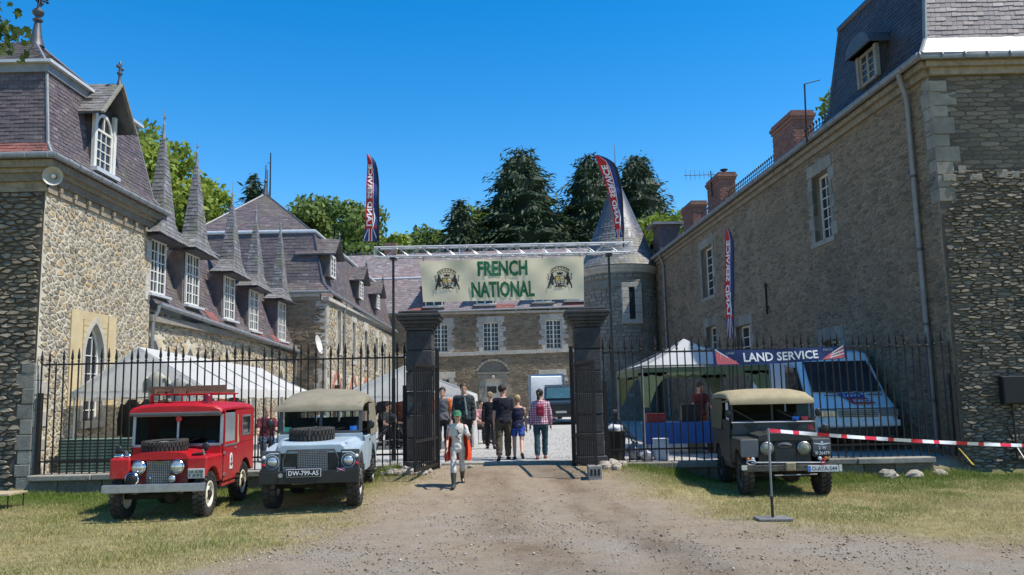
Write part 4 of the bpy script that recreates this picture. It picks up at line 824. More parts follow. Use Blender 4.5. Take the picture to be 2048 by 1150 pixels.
def wheel(T, x, f, R, wd, rimm, side, rr=.2, chunky=26):
    c = V((x, -f, R)); ax = V((side, 0, 0)); h = wd/2
    b = MB(); b.lathe([(rr, -h*.8), (rr+.03, -h), (R-.07, -h*1.05), (R-.02, -h*.85), (R-.012, 0), (R-.02, h*.85), (R-.07, h*1.05), (rr+.03, h), (rr, h*.8)], c, ax, 28, cap=False)
    for k in range(chunky):
        for s in (-1, 1):
            a = 6.2832*(k+(.5 if s > 0 else 0))/chunky; rd = V((0, math.cos(a), math.sin(a))); tn = V((0, -math.sin(a), math.cos(a)))
            b.ob(c+rd*(R-.014)+ax*(s*h*.52), rd*.016, tn*(R*2.0/chunky), ax*(h*.42)+tn*s*.008)
            b.ob(c+rd*(R-.05)+ax*(s*h*1.03), rd*.028, tn*(R*1.5/chunky), ax*.012)
    o = b.build('tyre', rubber, T, smooth=True, ang=30)
    r_ = MB(); r_.lathe([(rr+.012, h*.75), (rr+.012, h*.95), (rr-.012, h*.97), (rr-.03, h*.55), (rr*.62, h*.62), (rr*.55, h*.8), (rr*.36, h*.82), (rr*.34, h*.6), (.01, h*.6)], c, ax, 24, cap=False)
    r_.lathe([(rr+.012, -h*.75), (rr*.9, -h*.3), (.01, -h*.3)], c, ax, 24, cap=False)
    ri = r_.build('wheel_rim', rimm, o, smooth=True)
    b = MB(); b.lathe([(.075, h*.5), (.07, h*1.1), (.045, h*1.25), (.005, h*1.3)], c, ax, 12)
    for k in range(5): a = k*1.2566; b.lathe([(.014, h*.7), (.014, h*1.0)], c+V((0, math.cos(a), math.sin(a)))*rr*.46, ax, 6)
    b.build('hub', under, o, smooth=True); return o
def lamp(T, x, f, z, r, name='headlight', rim=None, lm=None):
    c = V((x, -f, z)); ax = V((0, -1, 0)); o = MB().lathe([(r*.98, -.04), (r*1.12, -.0), (r*1.14, .015), (r*1.0, .03), (r*.96, .02)], c, ax, 20, cap=False).build(name, rim or chrome, T, smooth=True)
    MB().lathe([(r, .01), (r*.8, .035), (r*.4, .05), (.004, .054)], c, ax, 20).build('lens', lm or lens, o, smooth=True); return o
def plate(T, x, f, z, w_, h_, txt, bgm, fgm, tilt=0, blue=False):
    o = MB().box(x-w_/2, x+w_/2, -f-.008, -f+.004, z-h_/2, z+h_/2).build('number_plate', bgm, T, bevel=.004)
    lines = txt if isinstance(txt, list) else [txt]; n = len(lines); hh = h_*.84/n
    for i, s in enumerate(lines):
        x0 = x-w_*.45+(w_*.08 if blue else 0); text_mb(s, (x0, -f-.009, z+h_*.42-(i+1)*hh+hh*.1), (1, 0, 0), (0, 0, 1), w_*(.82 if blue else .9), hh*.8, .012, .003).build('lettering', fgm, o)
    if blue: MB().box(x-w_/2+.004, x-w_*.41, -f-.011, -f-.006, z-h_*.45, z+h_*.45).build('plate_band', bluest, o)
    return o
def grille(T, x0, x1, z0, z1, f, m, nx, nz, t=.004):
    o = MB().box(x0, x1, -f+.02, -f+.03, z0, z1).build('radiator_core', black, T); b = MB()
    for i in range(nx+1): x = x0+(x1-x0)*i/nx; b.box(x-t, x+t, -f-.004, -f+.004, z0, z1)
    for i in range(nz+1): z = z0+(z1-z0)*i/nz; b.box(x0, x1, -f-.006, -f+.006, z-t, z+t)
    b.build('grille_mesh', m, T, kind='stuff')
def wiper(T, x, z, f, l, sl): MB().tube([(x, -f-.03, z), (x+l*math.cos(sl), -f-.035, z+l*math.sin(sl))], .008, 5).build('wiper', blackp, T)
def chassis(T, wb, tr, f0, f1):
    b = MB()
    for s in (-1, 1): b.box(s*.36-.04, s*.36+.04, -f1, -f0, .42, .54)
    b.box(-.55, .55, -f1+.2, -f0-.1, .5, .56); b.build('chassis', under, T)
    for f in (wb, -wb): b = MB(); b.tube([(-tr, -f, .36), (tr, -f, .36)], .05, 8); b.ball((.12, -f, .36), (.14, .12, .14), 10, 6); b.build('axle', under, T, smooth=True)
    b = MB(); b.box(-.3, .3, -wb-.15, -wb+.5, .45, .9); b.build('engine', under, T)
    MB().box(-.66, .66, .35, -f0-.1, .56, .6).build('floor', under, T)
def seats(T, f, z, m):
    for x in (-.42, 0, .42): b = MB(); b.box(x-.19, x+.19, -f-.2, -f+.22, z, z+.12); b.ob((x, -f+.22, z+.36), (.19, 0, 0), (0, .05, 0), (0, .06, .26)); b.build('seat', m, T, bevel=.03)
def steering(T, x, f, z, r=.2):
    b = MB(); c = V((x, -f, z)); ax = V((0, .75, .65)).normalized(); a = V((1, 0, 0)); bb = ax.cross(a)
    b.tube([c+(a*math.cos(6.2832*k/20)+bb*math.sin(6.2832*k/20))*r for k in range(21)], .014, 6); b.bar(c-a*r, c+a*r, .02); b.tube([c, c-ax*.4], .02, 6); b.build('steering_wheel', black, T, smooth=True)
def bonnet(f0, f1, hw0, hw1, z0, z1, crown, drop=.05):
    rings = []
    for i in range(7):
        t = i/6; f = f0+(f1-f0)*t; hw = hw0+(hw1-hw0)*t; zb = z0+(z1-z0)*t; fd = drop*max(0, (t-.83)/.17)**2
        prof = [(-hw, zb-.1), (-hw, zb-.01), (-hw*.94, zb+crown*.55), (-hw*.7, zb+crown*.85), (-hw*.3, zb+crown), (hw*.3, zb+crown), (hw*.7, zb+crown*.85), (hw*.94, zb+crown*.55), (hw, zb-.01), (hw, zb-.1)]
        rings.append([(x, -f, max(z, zb-.035)-fd if t > .8 else z-fd) for x, z in prof])
    return MB().loft(rings)
def screen(T, f, z0, z1, hw, fm, glassm, lean=.0, t=.025):
    b = MB()
    def pt(x, z): return V((x, -f+(z-z0)*lean, z))
    for x in (-hw, 0, hw): b.bar(pt(x, z0), pt(x, z1), t*2 if x else t*1.4, t*1.6)
    for z in (z0, z1): b.bar(pt(-hw, z), pt(hw, z), t*1.6, t*1.8)
    o = b.build('windscreen_frame', fm, T, bevel=.004)
    for s in (-1, 1): MB().ob((pt(s*hw/2, z0)+pt(s*hw/2, z1))/2, (hw/2-t, 0, 0), (pt(0, z1)-pt(0, z0))/2, (0, .003, 0)).build('windscreen_pane', glassm, o)
    return o
def mirror(T, p, q): o = MB().tube([p, q], .008, 5).build('mirror_arm', blackp, T); MB().ball(q, (.06, .02, .075), 8, 6).build('mirror_head', blackp, o, smooth=True)

def series_one(T, pm, hard, canvas, rimm, frontm=None):
    WB, TR = 1.015, .645
    for s in (-1, 1):
        for f in (WB, -WB): wheel(T, s*TR, f, .365, .17, rimm, s)
    chassis(T, WB, TR, -1.55, 1.4)
    for s in (-1, 1):
        sideprism(arch_poly(.44, 1.33, .52, .985, WB, .365, .425), s*.44, s*.765).build('front_wing', pm, T, bevel=.035, seg=3)
        sideprism(arch_poly(-1.6, -.365, .55, 1.1, -WB, .365, .43), s*.5, s*.765).build('rear_tub_side', pm, T, bevel=.02)
        MB().box(min(s*.735, s*.772), max(s*.735, s*.772), -.43, .355, .5, 1.1).build('door', pm, T, bevel=.012)
        for z_ in (.62, .98): MB().box(min(s*.77, s*.79), max(s*.77, s*.79), -.47, -.38, z_-.025, z_+.025).build('door_hinge', silver if hard else pm, T, bevel=.005)
        for y_ in (-.437, .36): MB().box(min(s*.76, s*.7665), max(s*.76, s*.7665), y_-.004, y_+.004, .5, 1.09).build('panel_gap', under, T)
        for k_ in range(7): MB().ball((s*.768, .5+k_*.16, 1.07), .009, 6, 4).build('rivet', pm, T)
        for k_ in range(4): MB().ball((s*.767, -1.22+k_*.2, .94), .008, 6, 4).build('rivet', pm, T)
        sideprism([(.42, .42), (-.36, .42), (-.36, .5), (.42, .5)], s*.7, s*.75).build('sill', pm, T)
    MB().box(-.765, .765, 1.58, 1.6, .55, 1.1).build('tailgate', pm, T); MB().box(-.6, .6, -.05, 1.6, .6, .66).build('tub_floor', pm, T)
    bonnet(.46, 1.31, .47, .45, 1.0, .985, .085, .0).build('bonnet', pm, T, smooth=True, ang=35)
    MB().box(-.74, .74, -.47, -.41, .8, 1.12).build('bulkhead', pm, T, bevel=.015)
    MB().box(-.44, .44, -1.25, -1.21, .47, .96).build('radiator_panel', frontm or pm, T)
    return T
# ------------------------------------------------------------------ red hardtop
redp = paint('red paint', (.47, .004, .010), .36, .12)
creamr = flat('cream wheel paint', (.72, .68, .52), .5)
T = thing('fire_car', 'bright red hardtop four wheel drive with a ladder on its roof', 'car'); series_one(T, redp, True, None, creamr, paint('red darkened for shade', (.26, .006, .012), .5, 0))  # radiator panel: body red darkened, the shade of the recess put into its colour
# roof and upper body
rings = []
for f, dz in ((.60, -.06), (.56, -.015), (.4, .0), (-.5, .02), (-1.5, .0), (-1.62, -.05)):
    hw = .77; rings.append([(x, -f, z+dz) for x, z in [(-hw, 1.70), (-hw, 1.735), (-hw*.95, 1.78), (-hw*.8, 1.82), (-hw*.4, 1.85), (hw*.4, 1.85), (hw*.8, 1.82), (hw*.95, 1.78), (hw, 1.735), (hw, 1.70)]])
MB().loft(rings).build('roof', redp, T, smooth=True, ang=35)
MB().box(-.75, .75, -.63, -.55, 1.63, 1.69).build('sun_visor', mat('visor grey', (.1, .1, .105), None, .4), T, bevel=.015)
for s in (-1, 1):
    MB().box(min(s*.74, s*.768), max(s*.74, s*.768), .372, 1.6, 1.1, 1.70).build('side_panel', redp, T, bevel=.012)
    fx = s*.772
    for nm, a, c, e, g, m_, tk in (('window_frame', .72, 1.32, 1.22, 1.6, silver, .004), ('window_pane', .76, 1.28, 1.255, 1.565, darkglass, .008)):
        MB().box(min(fx, fx+s*tk), max(fx, fx+s*tk), a, c, e, g).build(nm, m_, T, bevel=.003)
    MB().box(min(s*.742, s*.768), max(s*.742, s*.768), -.40, .355, 1.1, 1.16).build('door_top_rail', redp, T)
    for a, c in ((-.40, -.35), (.3, .355)): MB().box(min(s*.742, s*.768), max(s*.742, s*.768), a, c, 1.16, 1.70).build('door_frame', redp, T)
    MB().box(min(s*.75, s*.757), max(s*.75, s*.757), -.35, .3, 1.16, 1.66).build('door_glass', mat('milky glass %d' % s, (.25, .27, .27), (.18, .2, .2), .1), T)
    MB().box(min(s*.77, s*.79), max(s*.77, s*.79), .2, .3, 1.02, 1.05).build('door_handle', silver, T)
MB().prism([(.776, .375, 1.1), (.776, .5, 1.12), (.776, .43, 1.3), (.776, .42, 1.62), (.776, .375, 1.62)], (.006, 0, 0)).build('beige_patch', flat('beige filler', (.55, .43, .25)), T)
MB().box(.77, .782, -.4, .36, 1.085, 1.115).build('waist_moulding', silver, T)
MB().box(-.75, .75, 1.58, 1.6, 1.1, 1.7).build('rear_panel', redp, T); MB().box(-.5, .5, 1.6, 1.606, 1.25, 1.6).build('rear_window', darkglass, T)
screen(T, .45, 1.13, 1.64, .73, silver, autoglass, .05)
seats(T, -.02, .78, seatm); steering(T, .33, .3, 1.12); MB().box(-.7, .7, -.4, -.3, 1.0, 1.12).build('dashboard', blackp, T)
MB().lathe([(.05, 0), (.05, .02)], (.02, -.47, 1.57), (0, -1, 0), 12).build('red_badge', redst, T); MB().box(.5, .62, -.44, -.425, 1.15, 1.2).build('blue_sticker', bluest, T)
MB().box(-.79, .79, -1.53, -1.45, .46, .585).build('bumper', silver, T, bevel=.01)
grille(T, -.19, .17, .5, .92, 1.27, silver, 12, 16, .003); MB().ball((0, -1.275, .9), (.075, .012, .03), 10, 6).build('badge', flat('olive badge', (.2, .19, .08), .4), T, smooth=True)
for s in (-1, 1): lamp(T, s*.30, 1.335, .835, .1)
lamp(T, .23, 1.34, .65, .062, 'spot_lamp'); lamp(T, -.36, 1.43, .66, .095, 'siren_horn', chrome, black); MB().ball((-.13, -1.3, .67), .03, 8, 6).build('side_lamp', chrome, T)
MB().box(.47, .73, -1.335, -1.33, .645, .80).build('plate_backing', flat('pink white', (.72, .6, .58)), T)
plate(T, .6, 1.338, .722, .235, .13, ['14 A7B', 'I 692'], flat('old plate grey', (.3, .34, .3)), black)
for x in (-.6, .62): MB().tube([(x, -1.02, .99), (x-.02, -1.04, 1.08)], .02, 6).build('wing_fitting', silver, T)
b = MB(); b.box(.38, .6, -1.1, -.75, 1.0, 1.02); b.build('black_pad', black, T, bevel=.008)
for x, w_ in ((-.66, .14), (-.52, .1)): MB().ball((x, -1.2, 1.01), (w_*.6, .05, .04), 10, 6).build('wing_lamp', chrome, T, smooth=True)
def spare(T, c, R, rr, tilt=0, rimm=None, wd=.16):
    b = MB(); h = wd/2; b.lathe([(rr, -h*.8), (rr+.02, -h), (R-.05, -h*1.02), (R-.015, -h*.85), (R-.01, 0), (R-.015, h*.85), (R-.05, h*1.02), (rr+.02, h), (rr, h*.8)], (0, 0, 0), (0, 0, 1), 30, cap=False)
    for k in range(34):
        for s in (-1, 1): a = 6.2832*(k+.25*s)/34; rd = V((math.cos(a), math.sin(a), 0)); tn = V((-math.sin(a), math.cos(a), 0)); b.ob(rd*(R-.012)+ZV*s*h*.5, rd*.016, tn*.022+ZV*s*.012, ZV*h*.44)
    b.xf(Matrix.Translation(V(c)) @ Matrix.Rotation(tilt, 4, 'X')); o = b.build('spare_tyre', rubber, T, smooth=True, ang=30)
    b = MB(); b.lathe([(rr+.005, h*.6), (rr-.02, h*.2), (rr*.5, h*.1), (rr*.4, h*.3), (.01, h*.3)], (0, 0, 0), (0, 0, 1), 20, cap=False); b.xf(Matrix.Translation(V(c)) @ Matrix.Rotation(tilt, 4, 'X')); b.build('spare_rim', rimm or under, o, smooth=True)
spare(T, (-.06, -.88, 1.155), .36, .21, .04, flat('pale rim', (.5, .52, .5)))
wiper(T, -.35, 1.15, .48, .3, .25); wiper(T, .1, 1.15, .48, .28, .35)
wood = mat('old brown wood', (.13, .075, .05), (.08, .045, .03), .8, 4, .4, 30)
rk = MB()
for x in (-.5, .5):
    for f in (.3, -1.2): rk.tube([(x*.95, -f, 1.78), (x, -f, 2.0)], .014, 6)
    rk.tube([(x, -.35, 2.0), (x, 1.4, 2.0)], .014, 6)
for f in (.3, -.3, -.8, -1.2): rk.tube([(-.5, -f, 1.99), (.5, -f, 1.99)], .014, 6)
rk.tube([(-.5, -.35, 1.86), (.5, -.35, 1.86)], .012, 6); rk.build('roof_rack', redp, T, smooth=True)
lad = MB()
for x in (-.42, -.1): lad.bar((x, -.5, 2.045), (x+.35, 1.9, 2.045), .05, .09)
for i in range(8): t = i/7; lad.tube([(-.42+.35*t, -.4+2.2*t, 2.045), (-.1+.35*t, -.4+2.2*t, 2.045)], .016, 6)
TLd = T; ldr = lad.build('ladder', wood, T)
MB().bar((-.6, -.2, 2.08), (.65, .1, 2.1), .04, .1).build('roof_plank', wood, T)
MB().lathe([(.08, 0), (.08, .03), (.065, .04), (.06, .15), (.03, .19), (.005, .2)], (.48, -.42, 1.8), n=14).build('beacon', flat('dark red beacon', (.2, .01, .02), .15), T, smooth=True)
MB().tube([(-.5, -.3, 1.8), (-.5, -.36, 1.98)], [.05, .02], 8).build('roof_fitting', redp, T)
b = MB(); b.prism([(.778, y, z) for y, z in [(-.09+.18*0, .68), (.09, .68), (.09, .86)]+[(.09*math.cos(math.pi*i/8), .86+.1*math.sin(math.pi*i/8)) for i in range(1, 8)]+[(-.09, .86)]], (.004, 0, 0)); o = b.build('door_emblem', white, T)
b = MB(); b.bar((.785, 0, .73), (.785, 0, .91), .02, .004); b.bar((.785, -.05, .86), (.785, .05, .86), .02, .004); b.tube([(.784, .06*math.sin(a), .8-.055*math.cos(a)) for a in np.linspace(-1.3, 1.3, 9)], .009, 4); b.build('emblem_print', flat('emblem ink', (.3, .02, .06)), o)
mirror(T, (-.72, -.5, 1.1), (-.86, -.75, 1.08)); mirror(T, (.74, -.5, 1.1), (.62, -.95, 1.12))
move(T, (-5.76, 14.67, gzf(-5.76, 14.67)), rad(3.5), .995)
TS = T
# ------------------------------------------------------------------ dark hooded one on the right
dkp = paint('dark olive paint', (.036, .037, .03), .5, .03)
greyp = mat('grey wing face', (.13, .135, .14), (.1, .105, .11), .5, 3, .02); canv = mat('tan canvas', (.36, .295, .175), (.28, .225, .13), .9, 5, .3, 60); canvo = mat('olive canvas', (.19, .17, .095), (.14, .125, .07), .9, 5, .3, 60)
T = thing('army_car', 'dark olive army four wheel drive with tan canvas hood and folding screen', 'car'); series_one(T, dkp, False, canv, dkp, dkp)
for s in (-1, 1): MB().box(min(s*.46, s*.755), max(s*.46, s*.755), -1.345, -1.332, .68 if s < 0 else .74, .97).build('wing_face', greyp, T, bevel=.01)
rings = []
for f, dz, ex in ((.52, -.06, .0), (.47, .0, .0), (.1, .05, .01), (-.5, .06, .02), (-1.1, .05, .02), (-1.6, .02, .0), (-1.66, -.05, 0)):
    hw = .755+ex; kz = .5+.5*min(1, max(0, (.52-f)/.7)); rings.append([(x, -f, 1.62+(z-1.62)*kz+dz) for x, z in [(-hw, 1.62), (-hw, 1.68), (-hw*.93, 1.735), (-hw*.75, 1.765), (-hw*.35, 1.785), (hw*.35, 1.785), (hw*.75, 1.765), (hw*.93, 1.735), (hw, 1.68), (hw, 1.62)]])
hood = MB().loft(rings).build('canvas_hood', canv, T, smooth=True, ang=50)
for s in (-1, 1):
    b = MB(); n = 14; rr = []
    for z, o in ((1.08, .775), (1.3, .765), (1.5, .76), (1.66, .765)): rr.append([(s*(o+.012*math.sin(i*1.9+z*7)), .36+(1.24*i/n), z) for i in range(n+1)])
    b.loft(rr, cap=False, close=False); b.build('canvas_side', canvo, hood, smooth=True)
    MB().box(min(s*.742, s*.765), max(s*.742, s*.765), -.40, .35, 1.1, 1.28).build('side_screen', dkp, T)
    MB().bar((s*.755, -.4, 1.28), (s*.755, -.38, 1.62), .02).build('door_frame', dkp, T); MB().tube([(s*.76, -.45, 1.64), (s*.77, .3, 1.6)], .015, 6).build('hood_seam', canv, hood)
MB().box(-.755, -.75, -.33, -.05, 1.28, 1.6).build('side_paper', white, T)
MB().box(-.72, .72, 1.6, 1.63, 1.05, 1.7).build('rear_curtain', canvo, hood)
screen(T, .46, 1.245, 1.62, .72, dkp, autoglass, .0); MB().box(-.72, .72, -.475, -.45, 1.02, 1.225).build('screen_apron', mat('apron grey', (.07, .07, .066), None, .5), T, bevel=.008)
MB().tube([(-.74, -.5, 1.235), (.74, -.5, 1.235)], .015, 6).build('screen_rail', silver, T)
for x in (-.38, .38): MB().prism([(x-.13, -.49, 1.2), (x+.12, -.49, 1.2), (x, -.49, 1.05)], (0, -.008, 0)).build('wiper_bracket', blackp, T); wiper(T, x+.05, 1.26, .48, .4, rad(150))
seats(T, -.02, .78, seatm); steering(T, .33, .25, 1.15, .19); MB().box(-.7, .7, -.4, -.3, .98, 1.1).build('dashboard', blackp, T)
for x, m_ in ((.42, bluest), (.58, redst)): MB().box(x-.06, x+.06, -.47, -.463, 1.27, 1.33).build('sticker', m_, T)
MB().lathe([(.05, 0), (.05, .006)], (.66, -.478, 1.13), (0, -1, 0), 14).build('red_poppy', redst, T)
MB().box(.45, .66, -.44, -.436, 1.3, 1.58).build('pale_paper', flat('grey paper', (.3, .36, .36)), T)
# radiator grille panel with rounded top, oval badge
b = MB(); b.prism([(x, -1.27, z) for x, z in [(-.2, .48), (.2, .48), (.2, .88), (.13, .945), (-.13, .945), (-.2, .88)]], (0, -.03, 0)); b.build('radiator_shell', blackp, T, bevel=.01)
grille(T, -.16, .16, .5, .8, 1.305, mat('dark mesh', (.09, .09, .088), None, .5), 14, 14, .003)
o = MB().ball((0, -1.3, .87), (.125, .016, .05), 16, 6).build('oval_badge', greyp, T, smooth=True); MB().ball((0, -1.312, .87), (.09, .012, .022), 16, 6).build('badge_bar', blackp, o, smooth=True)
for s in (-1, 1): lamp(T, s*.31, 1.335, .82, .1, 'headlight', silver, mat('dull lamp glass %d' % s, (.3, .3, .22), (.18, .18, .13), .1, 6, coat=.5))
MB().box(-.76, .78, -1.53, -1.46, .45, .555).build('bumper', dkp, T, bevel=.01)
MB().tube([(-.62, -1.5, .60), (.6, -1.5, .585)], .014, 6).build('tow_bar', silver, T); MB().tube([(-.62+.075*math.cos(a), -1.5, .60+.035*math.sin(a)) for a in np.linspace(0, 6.2832, 13)], .014, 6).build('tow_ring', silver, T)
MB().tube([(.56+.03*math.cos(a), -1.54, .60+.05*math.sin(a)) for a in np.linspace(0, 6.2832, 11)], .01, 6).build('red_shackle', redst, T)
MB().box(-.06, .1, -1.56, -1.5, .46, .6).build('sack_wrap', canv, T, bevel=.02); MB().tube([(-.2, -1.3, .36), (.5, -1.35, .38)], .012, 6).build('drag_link', silver, T)
for x, m_ in ((-.64, amber), (-.56, whitel), (.56, whitel), (.66, amber)): MB().lathe([(.032, -.01), (.03, .02), (.005, .03)], (x, -1.34, .645), (0, -1, 0), 12).build('side_lamp', m_, T, smooth=True)
plate(T, .55, 1.54, .49, .5, .105, 'O-AYA-544', flat('white plate', (.72, .72, .7)), redst if 0 else flat('plate ink', (.09, .06, .07)), blue=True)
MB().box(-.79, -.7, -1.54, -1.53, .48, .56).build('white_reflector', flat('cream white', (.7, .7, .55)), T); MB().box(.815, .86, -1.54, -1.53, .44, .55).build('white_reflector', flat('cream white 2', (.75, .75, .6)), T)
plate(T, .64, 1.345, .735, .19, .09, '36479', blackp, white); MB().box(.49, .54, -1.352, -1.345, .71, .76).build('small_tag', flat('tag green grey', (.4, .45, .4)), T)
text_mb('2 W', (.55, -1.35, .795), (1, 0, 0), (0, 0, 1), .13, .055, .02, .004).build('lettering', white, T)
b = MB()
for s in (-1, 1): b.poly([(.61, -1.353, .895), (.61+s*.14, -1.353, .905), (.61+s*.13, -1.353, .89), (.61+s*.05, -1.353, .875), (.61, -1.353, .865)])
b.poly([(.595, -1.354, .90), (.625, -1.354, .90), (.632, -1.354, .925), (.61, -1.354, .935), (.588, -1.354, .925)]); b.build('wings_emblem', white, T)
mirror(T, (.74, -.45, 1.25), (.8, -.55, 1.4)); mirror(T, (.74, -1.2, .98), (.72, -1.2, 1.14)); mirror(T, (-.75, -.45, 1.25), (-.79, -.5, 1.4))
MB().tube([(-.44, -1.28, 1.0), (-.2, -.9, 1.12), (-.2, -.5, 1.12)], .01, 5).build('bonnet_strap', blackp, T)
move(T, (4.81, 15.97, 0.0), rad(-4.6), 1.015)
# ------------------------------------------------------------------ pale blue lightweight
blp = paint('pale blue grey paint', (.37, .45, .5), .42, .1)
canv2 = mat('khaki canvas', (.25, .22, .155), (.19, .165, .115), .9, 4, .3, 50); dgrey = mat('dark grey paint', (.07, .078, .082), (.055, .06, .064), .45, 3)
palerim = flat('chalky rim', (.42, .4, .36), .7)
T = thing('field_car', 'pale blue grey open four wheel drive with khaki canvas roof and black bumper', 'car'); WB, TR = 1.11, .66
for s in (-1, 1):
    for f in (WB, -WB): wheel(T, s*TR, f, .39, .19, palerim, s, .2, 22)
chassis(T, WB, TR, -1.7, 1.6)
for s in (-1, 1):
    sideprism([(.5, .62), (.5, 1.02), (1.1, .97), (1.5, .9), (1.5, .62), (1.42, .62)]+[(WB+.5*math.cos(a), .39+.5*math.sin(a)) for a in np.linspace(.45, math.pi-.55, 9)], s*.5, s*.76).build('front_wing', blp, T, bevel=.015)
    sideprism(arch_poly(-1.75, -.3, .6, 1.08, -WB, .39, .5), s*.55, s*.76).build('rear_tub_side', blp, T, bevel=.012)
    MB().box(min(s*.735, s*.775), max(s*.735, s*.775), -.49, .29, .52, 1.1).build('door', blp, T, bevel=.012); MB().box(min(s*.775, s*.79), max(s*.775, s*.79), .1, .22, 1.0, 1.03).build('door_handle', blackp, T)
    MB().box(min(s*.48, s*.775), max(s*.48, s*.775), -1.53, -1.49, .6, .945).build('wing_front', dgrey, T, bevel=.012)
    lamp(T, s*.6, 1.525, .77, .088, 'headlight', dgrey); b = MB(); b.lathe([(.1, 0), (.112, .02), (.1, .022)], (s*.6, -1.53, .77), (0, -1, 0), 20, cap=False); b.build('lamp_bezel', blp, T, smooth=True)
    for z, m_ in ((.84, whitel), (.72, redl)): MB().lathe([(.03, 0), (.028, .025), (.005, .035)], (s*.73, -1.53, z), (0, -1, 0), 12).build('side_lamp', m_, T, smooth=True)
    MB().tube([(s*.5, -1.535, .9), (s*.64, -1.535, .9), (s*.7, -1.535, .86)], .012, 6).build('lamp_guard', blp, T)
MB().box(-.76, .76, 1.73, 1.75, .6, 1.08).build('tailgate', blp, T); MB().box(-.6, .6, .3, 1.7, .62, .68).build('tub_floor', blp, T)
# wide bonnet with bevelled shoulders
rings = []
for f, hw, z in ((.5, .7, 1.1), (1.0, .63, 1.08), (1.4, .56, 1.06), (1.5, .54, 1.03)): rings.append([(x, -f, zz) for x, zz in [(-hw-.03, z-.14), (-hw+.02, z-.04), (-hw*.86, z), (hw*.86, z), (hw-.02, z-.04), (hw+.03, z-.14)]])
MB().loft(rings).build('bonnet', blp, T, bevel=.015)
MB().box(-.72, .72, -.53, -.48, .8, 1.16).build('bulkhead', blp, T, bevel=.012)
b = MB(); b.prism([(x, -1.46, z) for x, z in [(-.5, .55), (.5, .55), (.5, .82), (.42, .99), (-.42, .99), (-.5, .82)]], (0, -.03, 0)); b.build('radiator_panel', blackp, T)
MB().tube([(-.44, -1.51, .56), (-.44, -1.51, .8), (-.37, -1.51, .945), (.37, -1.51, .945), (.44, -1.51, .8), (.44, -1.51, .6)], .014, 6).build('grille_surround', dgrey, T, smooth=True)
grille(T, -.2, .26, .55, .93, 1.53, mat('grille wire', (.26, .27, .27), None, .4), 17, 14, .0035); grille(T, -.42, -.24, .56, .68, 1.53, MT['grille wire'], 7, 5, .0035)
o = MB().ball((.03, -1.51, .9), (.1, .016, .035), 14, 6).build('oval_badge', dgrey, T, smooth=True)
MB().box(-.78, .78, -1.68, -1.58, .43, .63).build('bumper', blackp, T, bevel=.012)
for s in (-1, 1): MB().box(min(s*.5, s*.77), max(s*.5, s*.77), -1.66, -1.55, .6, .66).build('bumper_step', blackp, T, bevel=.01)
plate(T, -.08, 1.69, .60, .52, .11, 'DW-799-AS', blackp, white); MB().box(-.35, .19, -1.692, -1.68, .538, .662).build('plate_frame', flat('plate edge', (.5, .5, .5)), T, bevel=.004)
MB().lathe([(.035, 0), (.035, .01)], (-.44, -1.69, .57), (0, -1, 0), 12).build('tow_eye', silver, T)
# small flags on the front
def jack(T, x, f, z, w_, h_):
    o = MB().box(x-w_/2, x+w_/2, -f-.004, -f, z-h_/2, z+h_/2).build('flag_sticker', flat('flag blue %f' % x, (.03, .05, .25)), T); b = MB()
    b.bar((x-w_/2, -f-.006, z-h_/2), (x+w_/2, -f-.006, z+h_/2), .002, .02, (0, 1, 0)); b.bar((x-w_/2, -f-.006, z+h_/2), (x+w_/2, -f-.006, z-h_/2), .002, .02, (0, 1, 0)); b.build('flag_cross', white, o)
    b = MB(); b.box(x-.012, x+.012, -f-.01, -f-.007, z-h_/2, z+h_/2); b.box(x-w_/2, x+w_/2, -f-.01, -f-.007, z-.01, z+.01); b.build('flag_cross', redst, o)
jack(T, .5, 1.665, .635, .13, .055)
MB().ob((.47, -1.33, 1.045), (.05, 0, -.012), (0, .05, .0), (0, 0, .004)).build('bonnet_sticker', redst, T); MB().ob((.535, -1.33, 1.035), (.02, 0, -.006), (0, .05, .0), (0, 0, .004)).build('bonnet_sticker', bluest, T)
spare(T, (-.08, -.92, 1.175), .37, .21, .03, under, .19)
MB().bar((-.06, -1.3, 1.19), (-.06, -.55, 1.2), .02, .19).build('spare_strap', dgrey, T)
screen(T, .5, 1.18, 1.66, .68, dgrey, autoglass, .08, .03)
rings = []
for f, dz in ((.58, -.06), (.52, .0), (.2, .05), (-.5, .10), (-1.2, .06), (-1.75, -.02), (-1.8, -.1)):
    hw = .73; kz = .3+.7*min(1, max(0, (.58-f)/1.1)); rings.append([(x, -f, 1.62+(z-1.62)*(kz if z > 1.62 else 1)+dz+.008*math.sin(x*9+f*5)) for x, z in [(-hw, 1.6), (-hw, 1.68), (-hw*.92, 1.75), (-hw*.72, 1.80), (-hw*.3, 1.84), (hw*.3, 1.84), (hw*.72, 1.80), (hw*.92, 1.75), (hw, 1.68), (hw, 1.6)]])
hood = MB().loft(rings).build('canvas_roof', canv2, T, smooth=True, ang=50)
for s in (-1, 1):
    rr = []
    for z, o in ((1.08, .775), (1.3, .76), (1.5, .745), (1.66, .735)): rr.append([(s*(o+.014*math.sin(i*1.7+z*6)), .35+1.4*i/12, z) for i in range(13)])
    MB().loft(rr, cap=False, close=False).build('canvas_side', canv2, hood, smooth=True)
    MB().bar((s*.74, .32, 1.1), (s*.73, .3, 1.66), .03).build('hood_stick', blackp, T)
MB().box(-.7, .7, 1.76, 1.78, 1.05, 1.3).build('rear_curtain', canv2, hood)
seats(T, -.02, .8, seatm); steering(T, .34, .28, 1.17, .21); MB().box(-.68, .68, -.46, -.38, 1.02, 1.14).build('dashboard', blackp, T)
